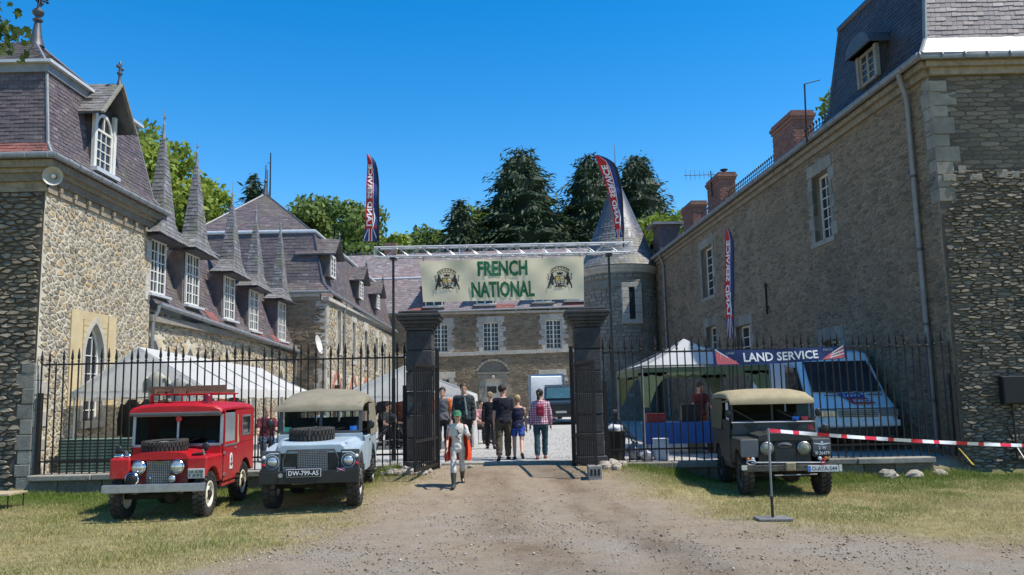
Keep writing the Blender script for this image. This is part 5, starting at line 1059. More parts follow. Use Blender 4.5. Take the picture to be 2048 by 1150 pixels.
MB().box(-.62, -.5, -.512, -.508, 1.2, 1.28).build('sticker', grn_st, T); MB().box(.5, .62, -.508, -.503, 1.2, 1.28).build('sticker', bluest, T)
MB().box(-.02, .1, -.5, -.46, 1.55, 1.62).build('interior_mirror', black, T); wiper(T, -.3, 1.2, .54, .35, .15); wiper(T, .12, 1.2, .54, .3, .2)
mirror(T, (-.74, -.5, 1.2), (-.85, -.6, 1.35)); mirror(T, (.74, -.5, 1.2), (.87, -.55, 1.3))
MB().tube([(-.3, -1.5, .42), (.6, -1.55, .44)], .014, 6).build('drag_link', silver, T)
move(T, (-3.47, 15.27, gzf(-3.0, 15.0)*.5), rad(4.5), 1.02)
# ------------------------------------------------------------------ white van behind the fence
vanp = mat('van white paint', (.72, .82, .85), (.66, .76, .79), .35, 1.5, .01, 8, coat=.3)
T = thing('panel_van', 'white panel van with bonnet lettering parked behind the fence', 'van'); W2 = .98
side = [(-2.6, .32), (-2.6, 2.38), (.9, 2.42), (1.15, 2.36), (1.28, 2.22), (2.02, 1.32), (2.52, 1.02), (2.58, .75), (2.58, .38), (2.45, .32)]
b = MB(); rings = []
for x, k in ((-W2, .97), (-W2*.97, .99), (-W2*.8, 1.0), (W2*.8, 1.0), (W2*.97, .99), (W2, .97)): rings.append([(x*(1-.07*max(0, z-1.2)), -f*(1 if f < 0 else k if abs(x) < W2*.9 else k-.03), .3+(z-.3)*(1 if abs(x) < W2*.9 else .985)) for f, z in side])
b.loft(rings); b.build('body', vanp, T, smooth=True, ang=28)
def onside(x0, x1, f0, z0, f1, z1, m_, nm, off=.012): 
    d = V((0, -(f1-f0), z1-z0)); n = V((0, -d.z, d.y)); n = n if n.y < 0 else -n; n.normalize(); return MB().prism([V((a, -f, z))+n*off for a, f, z in ((x0, f0, z0), (x1, f0, z0), (x1*.93, f1, z1), (x0*.93, f1, z1))], n*.008).build(nm, m_, T)
onside(-.84, .84, 2.0, 1.38, 1.34, 2.13, mat('van windscreen', (.03, .045, .06), (.015, .02, .028), .06, 1.2, spec=.6), 'windscreen'); wiper(T, -.5, 1.36, 2.03, .6, .05); wiper(T, .15, 1.36, 2.03, .6, .05)  # windscreen colour lifted towards blue to stand in for a reflection
for s in (-1, 1):
    b = MB(); b.prism([(s*.985, -f, z) for f, z in ((.55, 1.35), (1.72, 1.35), (1.2, 2.0), (.55, 2.05))], (-s*.08, 0, 0)); b.xf(Matrix.Translation((s*.006, 0, 0))); b.build('side_window', darkglass, T)
    MB().tube([(s*.965, -.5, 2.1), (s*.985, -.5, .5)], .012, 5).build('door_seam', blackp, T)
    wheel(T, s*.85, 1.75, .33, .2, silver, s, .19); wheel(T, s*.85, -1.7, .33, .2, silver, s, .19)
    MB().box(s*.72-.22, s*.72+.22, -2.6, -2.5, .8, .96).build('headlight', lens, T, bevel=.02)
    mirror(T, (s*.95, -1.5, 1.4), (s*1.12, -1.6, 1.5))
MB().box(-.95, .95, -2.66, -2.5, .36, .56).build('bumper', blackp, T, bevel=.03); MB().box(-.96, .96, -2.63, -2.5, .57, .72).build('bumper_top', vanp, T, bevel=.03)
for i in range(4): MB().box(-.46, .46, -2.615, -2.57, .8+i*.042, .815+i*.042).build('grille_slat', blackp, T)
MB().box(-.96, .96, -2.592, -2.56, .975, 1.0).build('bonnet_shut_line', blackp, T)
u = V((1, 0, 0)); vv = V((0, .5, .3)).normalized(); c0 = V((-.02, -2.46, 1.075)); nn = u.cross(vv)
o = MB().prism([c0+u*a+vv*b_+nn*.03 for a, b_ in ((-.02, .0), (.5, .0), (.38, .24), (-.12, .24))], nn*.004).build('bonnet_decal', flat('decal red', (.5, .04, .08)), T)
MB().prism([c0+u*a+vv*b_+nn*.036 for a, b_ in ((-.14, .25), (.37, .25), (.28, .46), (-.26, .46))], nn*.004).build('decal_panel', flat('decal blue', (.02, .05, .3)), o)
text_mb('LAND', c0+u*-.13+vv*.29+nn*.04, u, vv, .38, .12, .02, .004).build('lettering', white, o); text_mb('SERVICE', c0+u*0+vv*.05+nn*.034, u, vv, .42, .13, .02, .004).build('lettering', white, o)
for x in (-.6, .42): MB().box(x, x+.36, -2.16, -2.12, 1.295, 1.315).build('bonnet_vent', blackp, T)
move(T, (8.03, 22.1, YARD), rad(0), 1.0)
# ------------------------------------------------------------------ dark estate in the yard, white box lorry, red estate under the tent
def estate(name, label, pm, loc, rz, glass=darkglass, txt=None):
    T = thing(name, label, 'car')
    side = [(-2.2, .36), (-2.2, 1.6), (-2.0, 1.92), (-.6, 1.95), (.45, 1.82), (1.0, 1.2), (2.1, 1.08), (2.2, .95), (2.2, .36)]
    rings = [[(x, -f*(1 if abs(x) < .85 else .985), .5+(z-.5)*(1 if abs(x) < .85 else .98)) if z < 1.2 else (x*.9, -f*(1 if abs(x) < .85 else .985), z) for f, z in side] for x in (-.9, -.84, .84, .9)]
    MB().loft(rings).build('body', pm, T, smooth=True, ang=25)
    MB().prism([(-.74, -.99, 1.25), (.74, -.99, 1.25), (.68, -.5, 1.78), (-.68, -.5, 1.78)], (0, -.02, .012)).build('windscreen', glass, T)
    for s in (-1, 1):
        for a, c in ((-1.9, -.9), (-.8, .3)): MB().prism([(s*.815, -f, z) for f, z in ((a, 1.25), (c+(.35 if c > 0 else 0), 1.25), (c, 1.76), (a, 1.76))], (s*.012, 0, 0)).build('side_window', darkglass, T)
        for f in (1.3, -1.25): wheel(T, s*.76, f, .37, .2, silver, s, .21)
        MB().box(s*.7-.16, s*.7+.16, -2.23, -2.18, .88, 1.04).build('headlight', lens, T, bevel=.01); mirror(T, (s*.85, -.8, 1.2), (s*1.0, -.85, 1.28))
    MB().box(-.92, .92, -2.36, -2.15, .5, .72).build('bumper', blackp, T, bevel=.03)
    for i in range(4): MB().box(-.5, .5, -2.225, -2.19, .87+i*.045, .89+i*.045).build('grille_slat', blackp, T)
    MB().box(-.26, .26, -2.375, -2.36, .56, .66).build('number_plate', flat('plate '+name, (.55, .55, .5)), T)
    if txt: text_mb(txt, (-.45, -2.2, 1.0), (1, 0, .0), (0, .1, .06), .9, .06, .02, .03).build('lettering', flat('bonnet letter', (.5, .52, .55)), T)
    move(T, loc, rz); return T
navy = mat('navy paint', (.02, .028, .045), (.015, .022, .036), .3, 2, coat=.5)
c = G(1120, 852, YARD); estate('estate_car', 'dark navy off road estate car parked in the yard before the white box lorry', navy, (P(1122, 820, 42.5).x, 42.5, YARD), rad(-3), mat('teal glass', (.05, .12, .15), (.03, .08, .1), .06, 3))
estate('red_estate_car', 'dark red car standing in the shade under the large white tent', mat('dull red paint', (.2, .03, .02), None, .4, coat=.3), (P(235, 850, 27).x-.6, 27.2, YARD), rad(75))
T = thing('box_lorry', 'white box lorry with its rear doors open by the main house', 'lorry'); x0, x1, y0, y1, z0, z1 = -.95, .95, 0, 4.2, .75, 2.55
b = MB()
for q in ((x0, x0+.05, y0, y1, z0, z1), (x1-.05, x1, y0, y1, z0, z1), (x0+.05, x1-.05, y1-.05, y1, z0, z1), (x0+.05, x1-.05, y0, y1-.05, z0, z0+.05)): b.box(*q)
b.build('box_body', flat('lorry white', (.8, .8, .8)), T)
m_, t_, b_, N_, L_ = nodes('translucent lorry roof'); ts_ = N_('BsdfTranslucent'); ts_.inputs[0].default_value = (.85, .88, .9, 1); L_(ts_.outputs[0], t_.nodes['Material Output'].inputs[0]); MB().box(x0+.05, x1-.05, y0, y1-.05, z1-.01, z1).build('roof_skin', m_, T)
b = MB()
for q in ((x0-.02, x0+.04, -.04, 0, z0, z1), (x1-.04, x1+.02, -.04, 0, z0, z1), (x0-.02, x1+.02, -.04, 0, z1, z1+.06), (x0-.02, x1+.02, -.04, 0, z0-.08, z0)): b.box(*q)
b.build('door_frame', silver, T)
for s in (-1, 1): wheel(T, s*.75, -3.0, .4, .25, silver, s, .24); MB().box(min(s*.98, s*1.02), max(s*.98, s*1.02), .02, 1.0, z0, z1).build('rear_door', flat('lorry door %d' % s, (.74, .74, .75)), T)
MB().box(-.4, .4, 0, 5.6, .5, .68).build('chassis', under, T); MB().prism([(-.95, y, z) for y, z in ((4.3, .5), (6, .5), (6, 1.3), (5.5, 2.0), (4.3, 2.0))], (1.9, 0, 0)).build('cab', flat('lorry cab', (.75, .75, .76)), T, bevel=.05)
for s in (-1, 1): wheel(T, s*.78, -5.3, .4, .25, silver, s, .24)
move(T, (P(1094, 800, 47).x, 47, YARD), rad(-2), 1.0)
# ================================================================== fence, plinths, gate
YFN = 17.72
def plinth(label, x0, x1, seed, z1=.40):
    T = thing('stone_plinth', label, 'low wall', ((x0+x1)/2, YFN, 0), 'plinths under the railings'); r = random.Random(seed)
    n = max(3, round((x1-x0)/.75)); e = [x0+(x1-x0)*(i+(r.uniform(-.2, .2) if 0 < i < n else 0))/n for i in range(n+1)]
    for a, c in zip(e, e[1:]): MB().box(a+.006, c-.006, YFN-.17+r.uniform(-.015, .015), YFN+.2, -.15, z1-.13).build('block', cool, T, bevel=.02)
    n = max(2, round((x1-x0)/1.25)); e = [x0+(x1-x0)*(i+(r.uniform(-.2, .2) if 0 < i < n else 0))/n for i in range(n+1)]
    for a, c in zip(e, e[1:]): MB().box(a+.004, c-.004, YFN-.24+r.uniform(-.02, .02), YFN+.24, z1-.127, z1+r.uniform(-.015, .012)).build('coping_stone', limed, T, bevel=.022, seg=3)
FL0, FL1, FR0, FR1 = -10.12, -2.33, 1.93, 9.33
plinth('mossy stone plinth under the railings beside the two parked cars', FL0-.05, FL1+.05, 1); plinth('weathered stone plinth under the railings beside the olive army car', FR0-.05, FR1-.6, 2)
def bar_mesh(h, spear):
    b = MB(); r = .0125; b.box(-r, r, -r, r, 0, h)
    if spear: b.lathe([(.012, h), (.03, h+.01), (.03, h+.03), (.016, h+.05), (.034, h+.1), (.03, h+.14), (.012, h+.27), (.003, h+.3)], (0, 0, 0), n=6)
    else: b.lathe([(.016, h), (.02, h+.02), (.003, h+.12)], (0, 0, 0), n=6)
    return b.mesh('bar', iron)
BT, BS = bar_mesh(2.34, True), bar_mesh(2.3, False)
def railing(label, x0, x1, seed, cx):
    T = thing('iron_railing', label, 'fence', ((x0+x1)/2, YFN, .39), 'black railings either side of the gate'); r = random.Random(seed)
    for z in (.66, 2.70): MB().box(x0, x1, YFN-.02, YFN+.02, z-.018, z+.018).build('rail', iron, T)
    n = round((x1-x0)/.158)
    for i in range(n+1):
        x = x0+(x1-x0)*i/n; tall = (i % 9) not in (2, 6)
        part(BT if tall else BS, 'bar', T, Matrix.Translation((x, YFN, .385)) @ Matrix.Rotation(r.uniform(-.005, .005), 4, 'Y') @ Matrix.Rotation(r.uniform(-.006, .006), 4, 'X') @ Matrix.Diagonal((1, 1, r.uniform(.985, 1.012), 1)))
    for x in (x0, x1): MB().box(x-.04, x+.04, YFN-.05, YFN+.05, .38, 2.1).build('end_post', iron, T)
railing('black iron spear railing joining the warm stone pavilion to the gate', FL0+.02, FL1, 3, 0); railing('black iron spear railing joining the gate to the manor wing', FR0, FR1, 4, 0)
def pillar(xc, label, seed):
    T = thing('gate_pillar', label, 'pillar', (xc, YFN, 0), 'dark stone gate pillars'); r = random.Random(seed); hw = .275; z = 0; i = 0
    z0 = .1
    while z0 < 3.2:
        h = min(r.uniform(.34, .5), 3.25-z0); h = 3.25-z0 if 3.25-z0-h < .2 else h; k = hw+(.05 if i == 0 else r.uniform(-.008, .008))
        MB().box(xc-k, xc+k, YFN-k, YFN+k, z0, z0+h-.008).build('stone_block', darkst, T, bevel=.022, seg=3); z0 += h; i += 1
    for k, a, c in ((.30, 3.25, 3.32), (.34, 3.32, 3.38), (.39, 3.38, 3.46), (.45, 3.46, 3.53), (.475, 3.53, 3.60), (.42, 3.60, 3.66)):
        MB().box(xc-k, xc+k, YFN-k, YFN+k, a+.001, c).build('cap_moulding', darkst, T, bevel=.02)
    MB().box(xc-.34, xc+.34, YFN-.34, YFN+.34, -.1, .3).build('pillar_base', darkst, T, bevel=.03)
pillar(-1.99, 'dark stone gate pillar beside the pale blue car', 5); pillar(1.58, 'dark stone gate pillar on a concrete block side, beside the green gazebo', 6)
TLk = [o for o in COL.objects if o.name.startswith('gate_pillar')]; TLk[1]['label'] = 'dark stone gate pillar between the yard and the green gazebo'
def gate(xh, xe, ye, label):
    T = thing('gate_leaf', label, 'gate', (xh, YFN, .4), 'open gate leaves'); p, q = V((xh, YFN-.18, 0)), V((xe, ye, 0)); z0, z1 = .46, 2.47
    for z in (z0, z1, 1.0): MB().bar(p+ZV*z, q+ZV*z, .045, .06).build('gate_rail', iron, T)
    n = 11
    for i in range(n+1): c = p.lerp(q, i/n); w_ = .026 if 0 < i < n else .045; MB().box(c.x-w_/2, c.x+w_/2, c.y-w_/2, c.y+w_/2, z0, z1).build('gate_bar', iron, T)
    MB().box(xh-.04, xh+.04, YFN-.22, YFN-.14, .3, 2.85).build('hinge_post', iron, T)
gate(-1.62, -1.92, 16.0, 'black barred gate leaf swung open beside the pale blue car'); gate(1.22, 1.53, 15.95, 'black barred gate leaf resting on a concrete block')
bkx = thing('concrete_block', 'grey concrete block propping the open gate leaf', 'block', (1.5, 16.0, .2)); zz = gzf(1.5, 16.0)
MB().box(1.36, 1.62, 15.82, 16.12, zz-.03, zz+.24).build('block_body', mat('concrete', (.3, .28, .25), (.2, .19, .17), .9, 8, .6, 40), bkx, bevel=.012)
for i in range(3): MB().box(1.4+i*.07, 1.44+i*.07, 15.815, 15.83, zz+.06, zz+.18).build('block_recess', black, bkx)
kb = MB().box(-1.6, 1.35, 18.12, 18.32, .2, YARD+.045).build('threshold_kerb', limed, None, bevel=.015); tag(kb, kind='structure')
r = random.Random(8); cs = mat('field stone', (.4, .35, .28), (.26, .22, .17), .9, 5, .6, 30)
def rock(x, y, s, lab, grp):
    b = MB(); n, m_ = 9, 6; sd = r.uniform(0, 99)
    b.loft([[V((math.sin(t)*math.cos(6.283*k/n), math.sin(t)*math.sin(6.283*k/n), -math.cos(t)*.65))*s*(1+.35*mnoise.noise(V((math.sin(t)*math.cos(6.283*k/n)*1.3+sd, math.sin(t)*math.sin(6.283*k/n)*1.3, t)))) for k in range(n)] for t in [max(.05, min(3.09, math.pi*i/m_)) for i in range(m_+1)]])
    o = b.build('rock', cs, None, mw=Matrix.Translation((x, y, gzf(x, y)+s*.3)) @ Matrix.Rotation(r.uniform(0, 6), 4, 'Z')); tag(o, lab, 'stone', grp)
for i in range(26): rock(-1.75+r.gauss(-.25, .42), 17.15+r.uniform(-.55, .3), r.uniform(.05, .14), 'loose pale rubble stone at the gate pillar beside the pale blue car', 'rubble beside the pale blue car')
for i in range(7): rock(1.95+r.uniform(-.25, .25), 17.1+r.uniform(-.3, .3), r.uniform(.06, .17), 'loose pale rubble stone at the gate pillar beside the green gazebo', 'rubble beside the green gazebo')
for x, y in ((7.6, 17.2), (8.1, 17.15), (8.7, 17.3)): rock(x, y, r.uniform(.14, .2), 'field stone lying in the grass below the plinth of the manor wing', 'stones below the plinth')
# ================================================================== truss, stands and banner
YT = 19.4; trm = mat('truss aluminium', (.6, .61, .62), (.48, .49, .5), .5, 7, metal=.5)
pa, pb = P(750, 506, YT), P(1258, 496, YT); zt0 = (pa.z+pb.z)/2; TT_ = thing('lattice_truss', 'silver aluminium lattice truss spanning above the gate', 'truss', ((pa.x+pb.x)/2, YT, zt0))
hh = .115; ch = [(dy, dz) for dy in (-hh, hh) for dz in (-hh, hh)]
def tp(t, dy, dz): q = pa.lerp(pb, t); return V((q.x, YT+dy, zt0+dz+(pb.z-pa.z)*(t-.5)))
for dy, dz in ch: MB().tube([tp(0, dy, dz), tp(1, dy, dz)], .024, 8).build('chord', trm, TT_, smooth=True)
nseg = 22
for face in (((-hh, -hh), (-hh, hh)), ((hh, -hh), (hh, hh)), ((-hh, hh), (hh, hh)), ((-hh, -hh), (hh, -hh))):
    for i in range(nseg):
        a, c = (face[0], face[1]) if i % 2 else (face[1], face[0]); MB().tube([tp(i/nseg, *a), tp((i+1)/nseg, *c)], .0105, 5).build('brace', trm, TT_)
for t in (0, 1/3, 2/3, 1): MB().tube([tp(t, -hh, -hh), tp(t, -hh, hh), tp(t, hh, hh), tp(t, hh, -hh), tp(t, -hh, -hh)], .013, 5).build('end_frame', trm, TT_)
def stand(px_, pyb, label):
    q = P(px_, 700, YT); T = thing('lifting_stand', label, 'stand', (q.x, YT, YARD), 'black lifting stands under the truss'); x = q.x
    for z0, z1, k in ((YARD+.2, 2.3, .04), (2.2, 3.8, .032), (3.7, zt0-hh-.02, .026)): MB().box(x-k, x+k, YT-k, YT+k, z0, z1).build('mast_section', blackp, T)
    for a in range(4):
        d = V((math.cos(a*1.5708+.78), math.sin(a*1.5708+.78), 0)); MB().tube([V((x, YT, YARD+.5)), V((x, YT, YARD+.45))+d*.55+ZV*-.0, V((x, YT, YARD+.03))+d*.85], .02, 6).build('leg', blackp, T); MB().tube([V((x, YT, YARD+.95)), V((x, YT, YARD+.42))+d*.6], .014, 6).build('leg_brace', blackp, T)
    MB().lathe([(.1, 0), (.1, .1)], (x-.05, YT-.08, YARD+1.0), (1, 0, 0), 12).build('winch', blackp, T); MB().box(x-.05, x+.05, YT-.05, YT+.05, YARD+.02, YARD+.25).build('base', blackp, T)
    MB().box(x-.07, x+.07, YT-.13, YT+.13, zt0-hh-.07, zt0-hh-.02).build('top_fork', blackp, T)
stand(787, 905, 'black lifting stand between the railing and the smaller white tent'); stand(1224, 900, 'black lifting stand beside the green gazebo')
cloth = mat('cream banner cloth', (.78, .67, .46), (.69, .58, .39), .85, 2, .1, 30); bgreen = flat('banner green', (.008, .12, .045), .7)
YBN = YT-.16; TLc, TRc, BRc, BLc = [P(*q, YBN) for q in ((840, 522), (1167, 513), (1168, 598), (846, 604))]
TBn = thing('event_banner', 'cream cloth banner with large green lettering and two crests under the truss', 'banner', (TLc+BRc)/2)
def bnp(s, t, off=0.):        # s across, t up
    q = BLc.lerp(BRc, s).lerp(TLc.lerp(TRc, s), t); d = .012*math.sin(s*21+t*5)+.010*math.sin(s*34-t*9)+.018*math.sin(s*9+1)*(1-t)
    return q+V((0, d*(1-.7*abs(t-.98))-off, 0))
n, m_ = 70, 14; MB().loft([[bnp(i/n, j/m_) for i in range(n+1)] for j in range(m_+1)], cap=False, close=False).build('banner_cloth', cloth, TBn, smooth=True, ang=80)
def on_banner(mb, name, m__):
    W, H = (BRc-BLc).length, (TLc-BLc).length; mb.v = [tuple(bnp(v[0], v[2], .012)) for v in mb.v]; mb.build(name, m__, TBn)
def bt(s, x0, x1, y0, y1):    # box given in photo fractions of the banner, letter by letter
    b = text_mb(s, (x0, 0, y0), (1, 0, 0), (0, 0, 1), x1-x0, y1-y0, .035, 0); on_banner(b, 'lettering', bgreen)
bt('FRENCH', .349, .655, .585, .955); bt('NATIONAL', .305, .695, .075, .46)
def crest(cx, cy, w_, h_):
    ink = MT.get('crest ink') or flat('crest ink', (.02, .02, .018)); gold = MT.get('crest gold') or flat('crest gold', (.5, .36, .1)); b = MB(); g = MB()
    def pl(pts, mb=b, off=0): mb.poly([(cx+x*w_, off, cy+y*h_) for x, y in pts])
    def ln(pts, t=.02, mb=b):
        for (x0, y0), (x1, y1) in zip(pts, pts[1:]):
            dx, dy = x1-x0, y1-y0; l = math.hypot(dx, dy) or 1; nx_, ny_ = -dy/l*t, dx/l*t; pl([(x0-nx_, y0-ny_), (x1-nx_, y1-ny_), (x1+nx_, y1+ny_), (x0+nx_, y0+ny_)], mb)
    ln([(.46*math.cos(a), .12+.4*math.sin(a)) for a in np.linspace(.55, 2.59, 12)], .016); ln([(.34*math.cos(a), .1+.26*math.sin(a)) for a in np.linspace(.5, 2.64, 10)], .014)
    ln([(-.39, .33), (-.29, .22)], .014); ln([(.39, .33), (.29, .22)], .014)
    for a in np.linspace(.8, 2.34, 6): pl([(.4*math.cos(a)+dx, .12+.33*math.sin(a)+dy) for dx, dy in ((-.03, -.03), (.03, -.03), (.03, .03), (-.03, .03))])
    pl([(-.1, .14), (.1, .14), (.14, .27), (.05, .22), (0, .3), (-.05, .22), (-.14, .27)])
    ln([(-.2, .08), (.2, .08), (.2, -.18), (.12, -.36), (0, -.44), (-.12, -.36), (-.2, -.18), (-.2, .08)], .017); ln([(-.22, -.4), (-.1, -.34), (.12, -.36), (.24, -.4)], .03)
    ln([(0, .06), (.02, -.34)], .012); ln([(-.18, -.14), (.18, -.16)], .012); ln([(-.12, -.2), (-.04, -.3), (.1, -.24)], .025); pl([(-.17, .05), (-.02, .05), (-.02, -.1), (-.17, -.1)], g); pl([(.04, -.02), (.16, 0), (.15, -.11), (.04, -.1)], g)
    for s in (-1, 1):          # beasts rearing up on either side of the shield
        pl([(s*x, y) for x, y in ((.24, .02), (.30, .20), (.36, .24), (.40, .20), (.37, .13), (.42, .02), (.44, -.14), (.38, -.22), (.30, -.14), (.26, -.06))]); pl([(s*x, y) for x, y in ((.38, -.2), (.44, -.14), (.50, -.3), (.52, -.46), (.46, -.48), (.46, -.36), (.40, -.28))])
        pl([(s*x, y) for x, y in ((.24, .02), (.27, -.06), (.2, -.1), (.18, -.04))]); pl([(s*x, y) for x, y in ((.3, -.14), (.38, -.22), (.34, -.34), (.26, -.3), (.28, -.22))]); ln([(s*x, y) for x, y in ((.43, -.1), (.5, -.04), (.47, .08), (.52, .16), (.47, .2))], .014)
    on_banner(b, 'crest', ink); on_banner(g, 'crest_gold', gold)
crest(.158, .525, .145, .52); crest(.853, .51, .145, .52)
for s in (.02, .25, .5, .75, .98): q = bnp(s, .99); MB().tube([q, q+V((0, .05, .1))], .008, 5).build('tie', black, TBn)
# ------------------------------------------------------------------ feather flags
fred, fblue, fdark = flat('flag red', (.48, .02, .03), .7), flat('flag blue', (.02, .045, .2), .7), flat('flag sleeve', (.012, .014, .03), .6)
def feather(label, rows, Y, base, jack, tw=0., txt='LAND SERVICE', t0=.17, t1=.88):
    T = thing('feather_flag', label, 'flag', base, 'feather flags'); n = len(rows)
    def rp_(t):
        yy = rows[0][0]+(rows[-1][0]-rows[0][0])*t; i = max([k for k in range(n-1) if rows[k][0] >= yy-1e-6] or [0]); f = (yy-rows[i][0])/(rows[i+1][0]-rows[i][0]); return [rows[i][c]+(rows[i+1][c]-rows[i][c])*f for c in range(3)]
    def fp(s, t, off=0.): y, xl, xr = rp_(t); q = P(xl+(xr-xl)*s, y, Y); return q+V((0, tw*(1-s)+.02*math.sin(t*17+s*3)-off, 0))
    m_ = 40
    def strip(s0, s1, a, c, nm, m__, off=0.): k = max(4, int(m_*(c-a))); return MB().loft([[fp(s0, a+(c-a)*j/k, off), fp((s0+s1)/2, a+(c-a)*j/k, off), fp(s1, a+(c-a)*j/k, off)] for j in range(k+1)], cap=False, close=False).build(nm, m__, T, smooth=True, ang=80)
    strip(0, .56, jack, 1, 'red_panel', fred); strip(.56, .60, jack, 1, 'white_stripe', white); strip(.60, .86, jack, 1, 'blue_panel', fblue); strip(.86, 1, 0, 1, 'sleeve', fdark)
    strip(0, .86, 0, jack, 'jack_field', fblue); strip(.36, .5, 0, jack+.03, 'jack_cross', fred, .006)
    strip(.3, .36, 0, jack, 'jack_cross', white, .005); strip(.5, .56, 0, jack, 'jack_cross', white, .005); strip(0, .86, jack-.02, jack+.015, 'jack_band', fred, .008)
    for s0, s1 in ((.0, .3), (.86, .56)):
        b = MB(); b.loft([[fp(s0+(s1-s0)*j/6, jack*.15+jack*.8*j/6, .006), fp(s0+(s1-s0)*j/6, jack*.3+jack*.8*j/6*.95, .006)] for j in range(7)], cap=False, close=False); b.build('jack_diagonal', white, T)
    b = text_mb(txt, (t0, 0, .1), (1, 0, 0), (0, 0, 1), t1-t0, .40, .03, 0); b.v = [tuple(fp(v[2]+.02, v[0], .012)) for v in b.v]; b.build('lettering', white, T)
    b = MB(); b.tube([fp(.66+.05*math.sin(t*30), t, .008) for t in np.linspace(jack, jack+.22, 8)], .012, 4); b.build('swoosh', white, T)
    MB().tube([V(base)]+[fp(1.02, t) for t in np.linspace(0, .96, 16)], [.018]+list(np.linspace(.016, .006, 16)), 6).build('pole', blackp, T, smooth=True); return T
rowsL = [(482, 728, 757), (455, 729.5, 757), (420, 731, 757), (385, 732.5, 757), (360, 733, 756.5), (340, 734, 755), (325, 734.5, 751), (315, 734, 745), (308, 733.5, 737)]
feather('upright red and blue feather flag above the dormer side of the truss', rowsL, YT, P(758, 503, YT), .16)
rowsR = [(474, 1232, 1246), (455, 1231, 1247), (430, 1228, 1246), (405, 1222.5, 1245), (380, 1216, 1242.5), (355, 1208, 1239), (335, 1201, 1233), (322, 1196, 1224), (313, 1191, 1208), (309, 1190, 1195)]
feather('leaning red and blue feather flag before the conical tower roof', rowsR, YT, P(1247, 494, YT), .12, .1)
rows3 = [(676, 1463, 1466.5), (650, 1459, 1467), (620, 1457, 1467.5), (580, 1455, 1467.5), (540, 1455, 1468), (500, 1456, 1468), (480, 1456.5, 1466), (465, 1456.5, 1462), (456, 1456, 1457.5)]
feather('narrow furled feather flag tied to the railing against the shaded wall', rows3, YFN+.1, P(1465, 860, YFN+.1), .2, .25, 'LAND SERVICE', .22, .9)
# blue banner on the railing
YB_ = YFN-.05; q = [P(*c, YB_) for c in ((1424, 700), (1690, 691), (1694, 716), (1428, 731))]; TBb = thing('blue_banner', 'navy blue banner with white lettering tied along the railing before the van', 'banner', (q[0]+q[2])/2)
def bp_(s, t, off=0.): return q[3].lerp(q[2], s).lerp(q[0].lerp(q[1], s), t)+V((0, -.025+.012*math.sin(s*15+t*2)-off, -.05*math.sin(math.pi*s)*.6))
MB().loft([[bp_(i/40, j/5) for i in range(41)] for j in range(6)], cap=False, close=False).build('banner_cloth', flat('banner navy', (.012, .03, .12), .6), TBb, smooth=True)
def ontb(b, nm, m__): b.v = [tuple(bp_(v[0], v[2], .01+v[1])) for v in b.v]; b.build(nm, m__, TBb)
ontb(text_mb('LAND SERVICE', (.225, 0, .18), (1, 0, 0), (0, 0, 1), .56, .62, .02, 0), 'lettering', white)
for s, x0 in ((1, .02), (-1, .98)):
    b = MB(); b.poly([(x0+s*a, 0, c) for a, c in ((0, .05), (.17, .05), (.10, .5), (.0, .9))]); ontb(b, 'jack_red', flat('jack pink %d' % s, (.6, .13, .14)))
    for a0, c0, a1, c1 in ((0, .35, .12, .1), (0, .95, .09, .45), (.03, .05, .04, .7), (.0, .6, .1, .3)): b = MB(); b.poly([(x0+s*a0, .003, c0), (x0+s*a1, .003, c1), (x0+s*a1, .003, c1+.09), (x0+s*a0, .003, c0+.09)]); ontb(b, 'jack_white', white)
ontb(text_mb('LAND', (.10, 0, .7), (1, 0, 0), (0, 0, 1), .06, .16, .01, 0), 'lettering', flat('dim letter', (.35, .4, .45))); ontb(text_mb('PIECES', (.83, 0, .7), (1, 0, 0), (0, 0, 1), .07, .16, .01, 0), 'lettering', MT['dim letter'])
ontb(text_mb('SERVICE', (.085, 0, .1), (1, 0, 0), (0, 0, 1), .085, .17, .01, .004), 'lettering', white); ontb(text_mb('SERVICE', (.84, 0, .1), (1, 0, 0), (0, 0, 1), .085, .17, .01, .004), 'lettering', white)
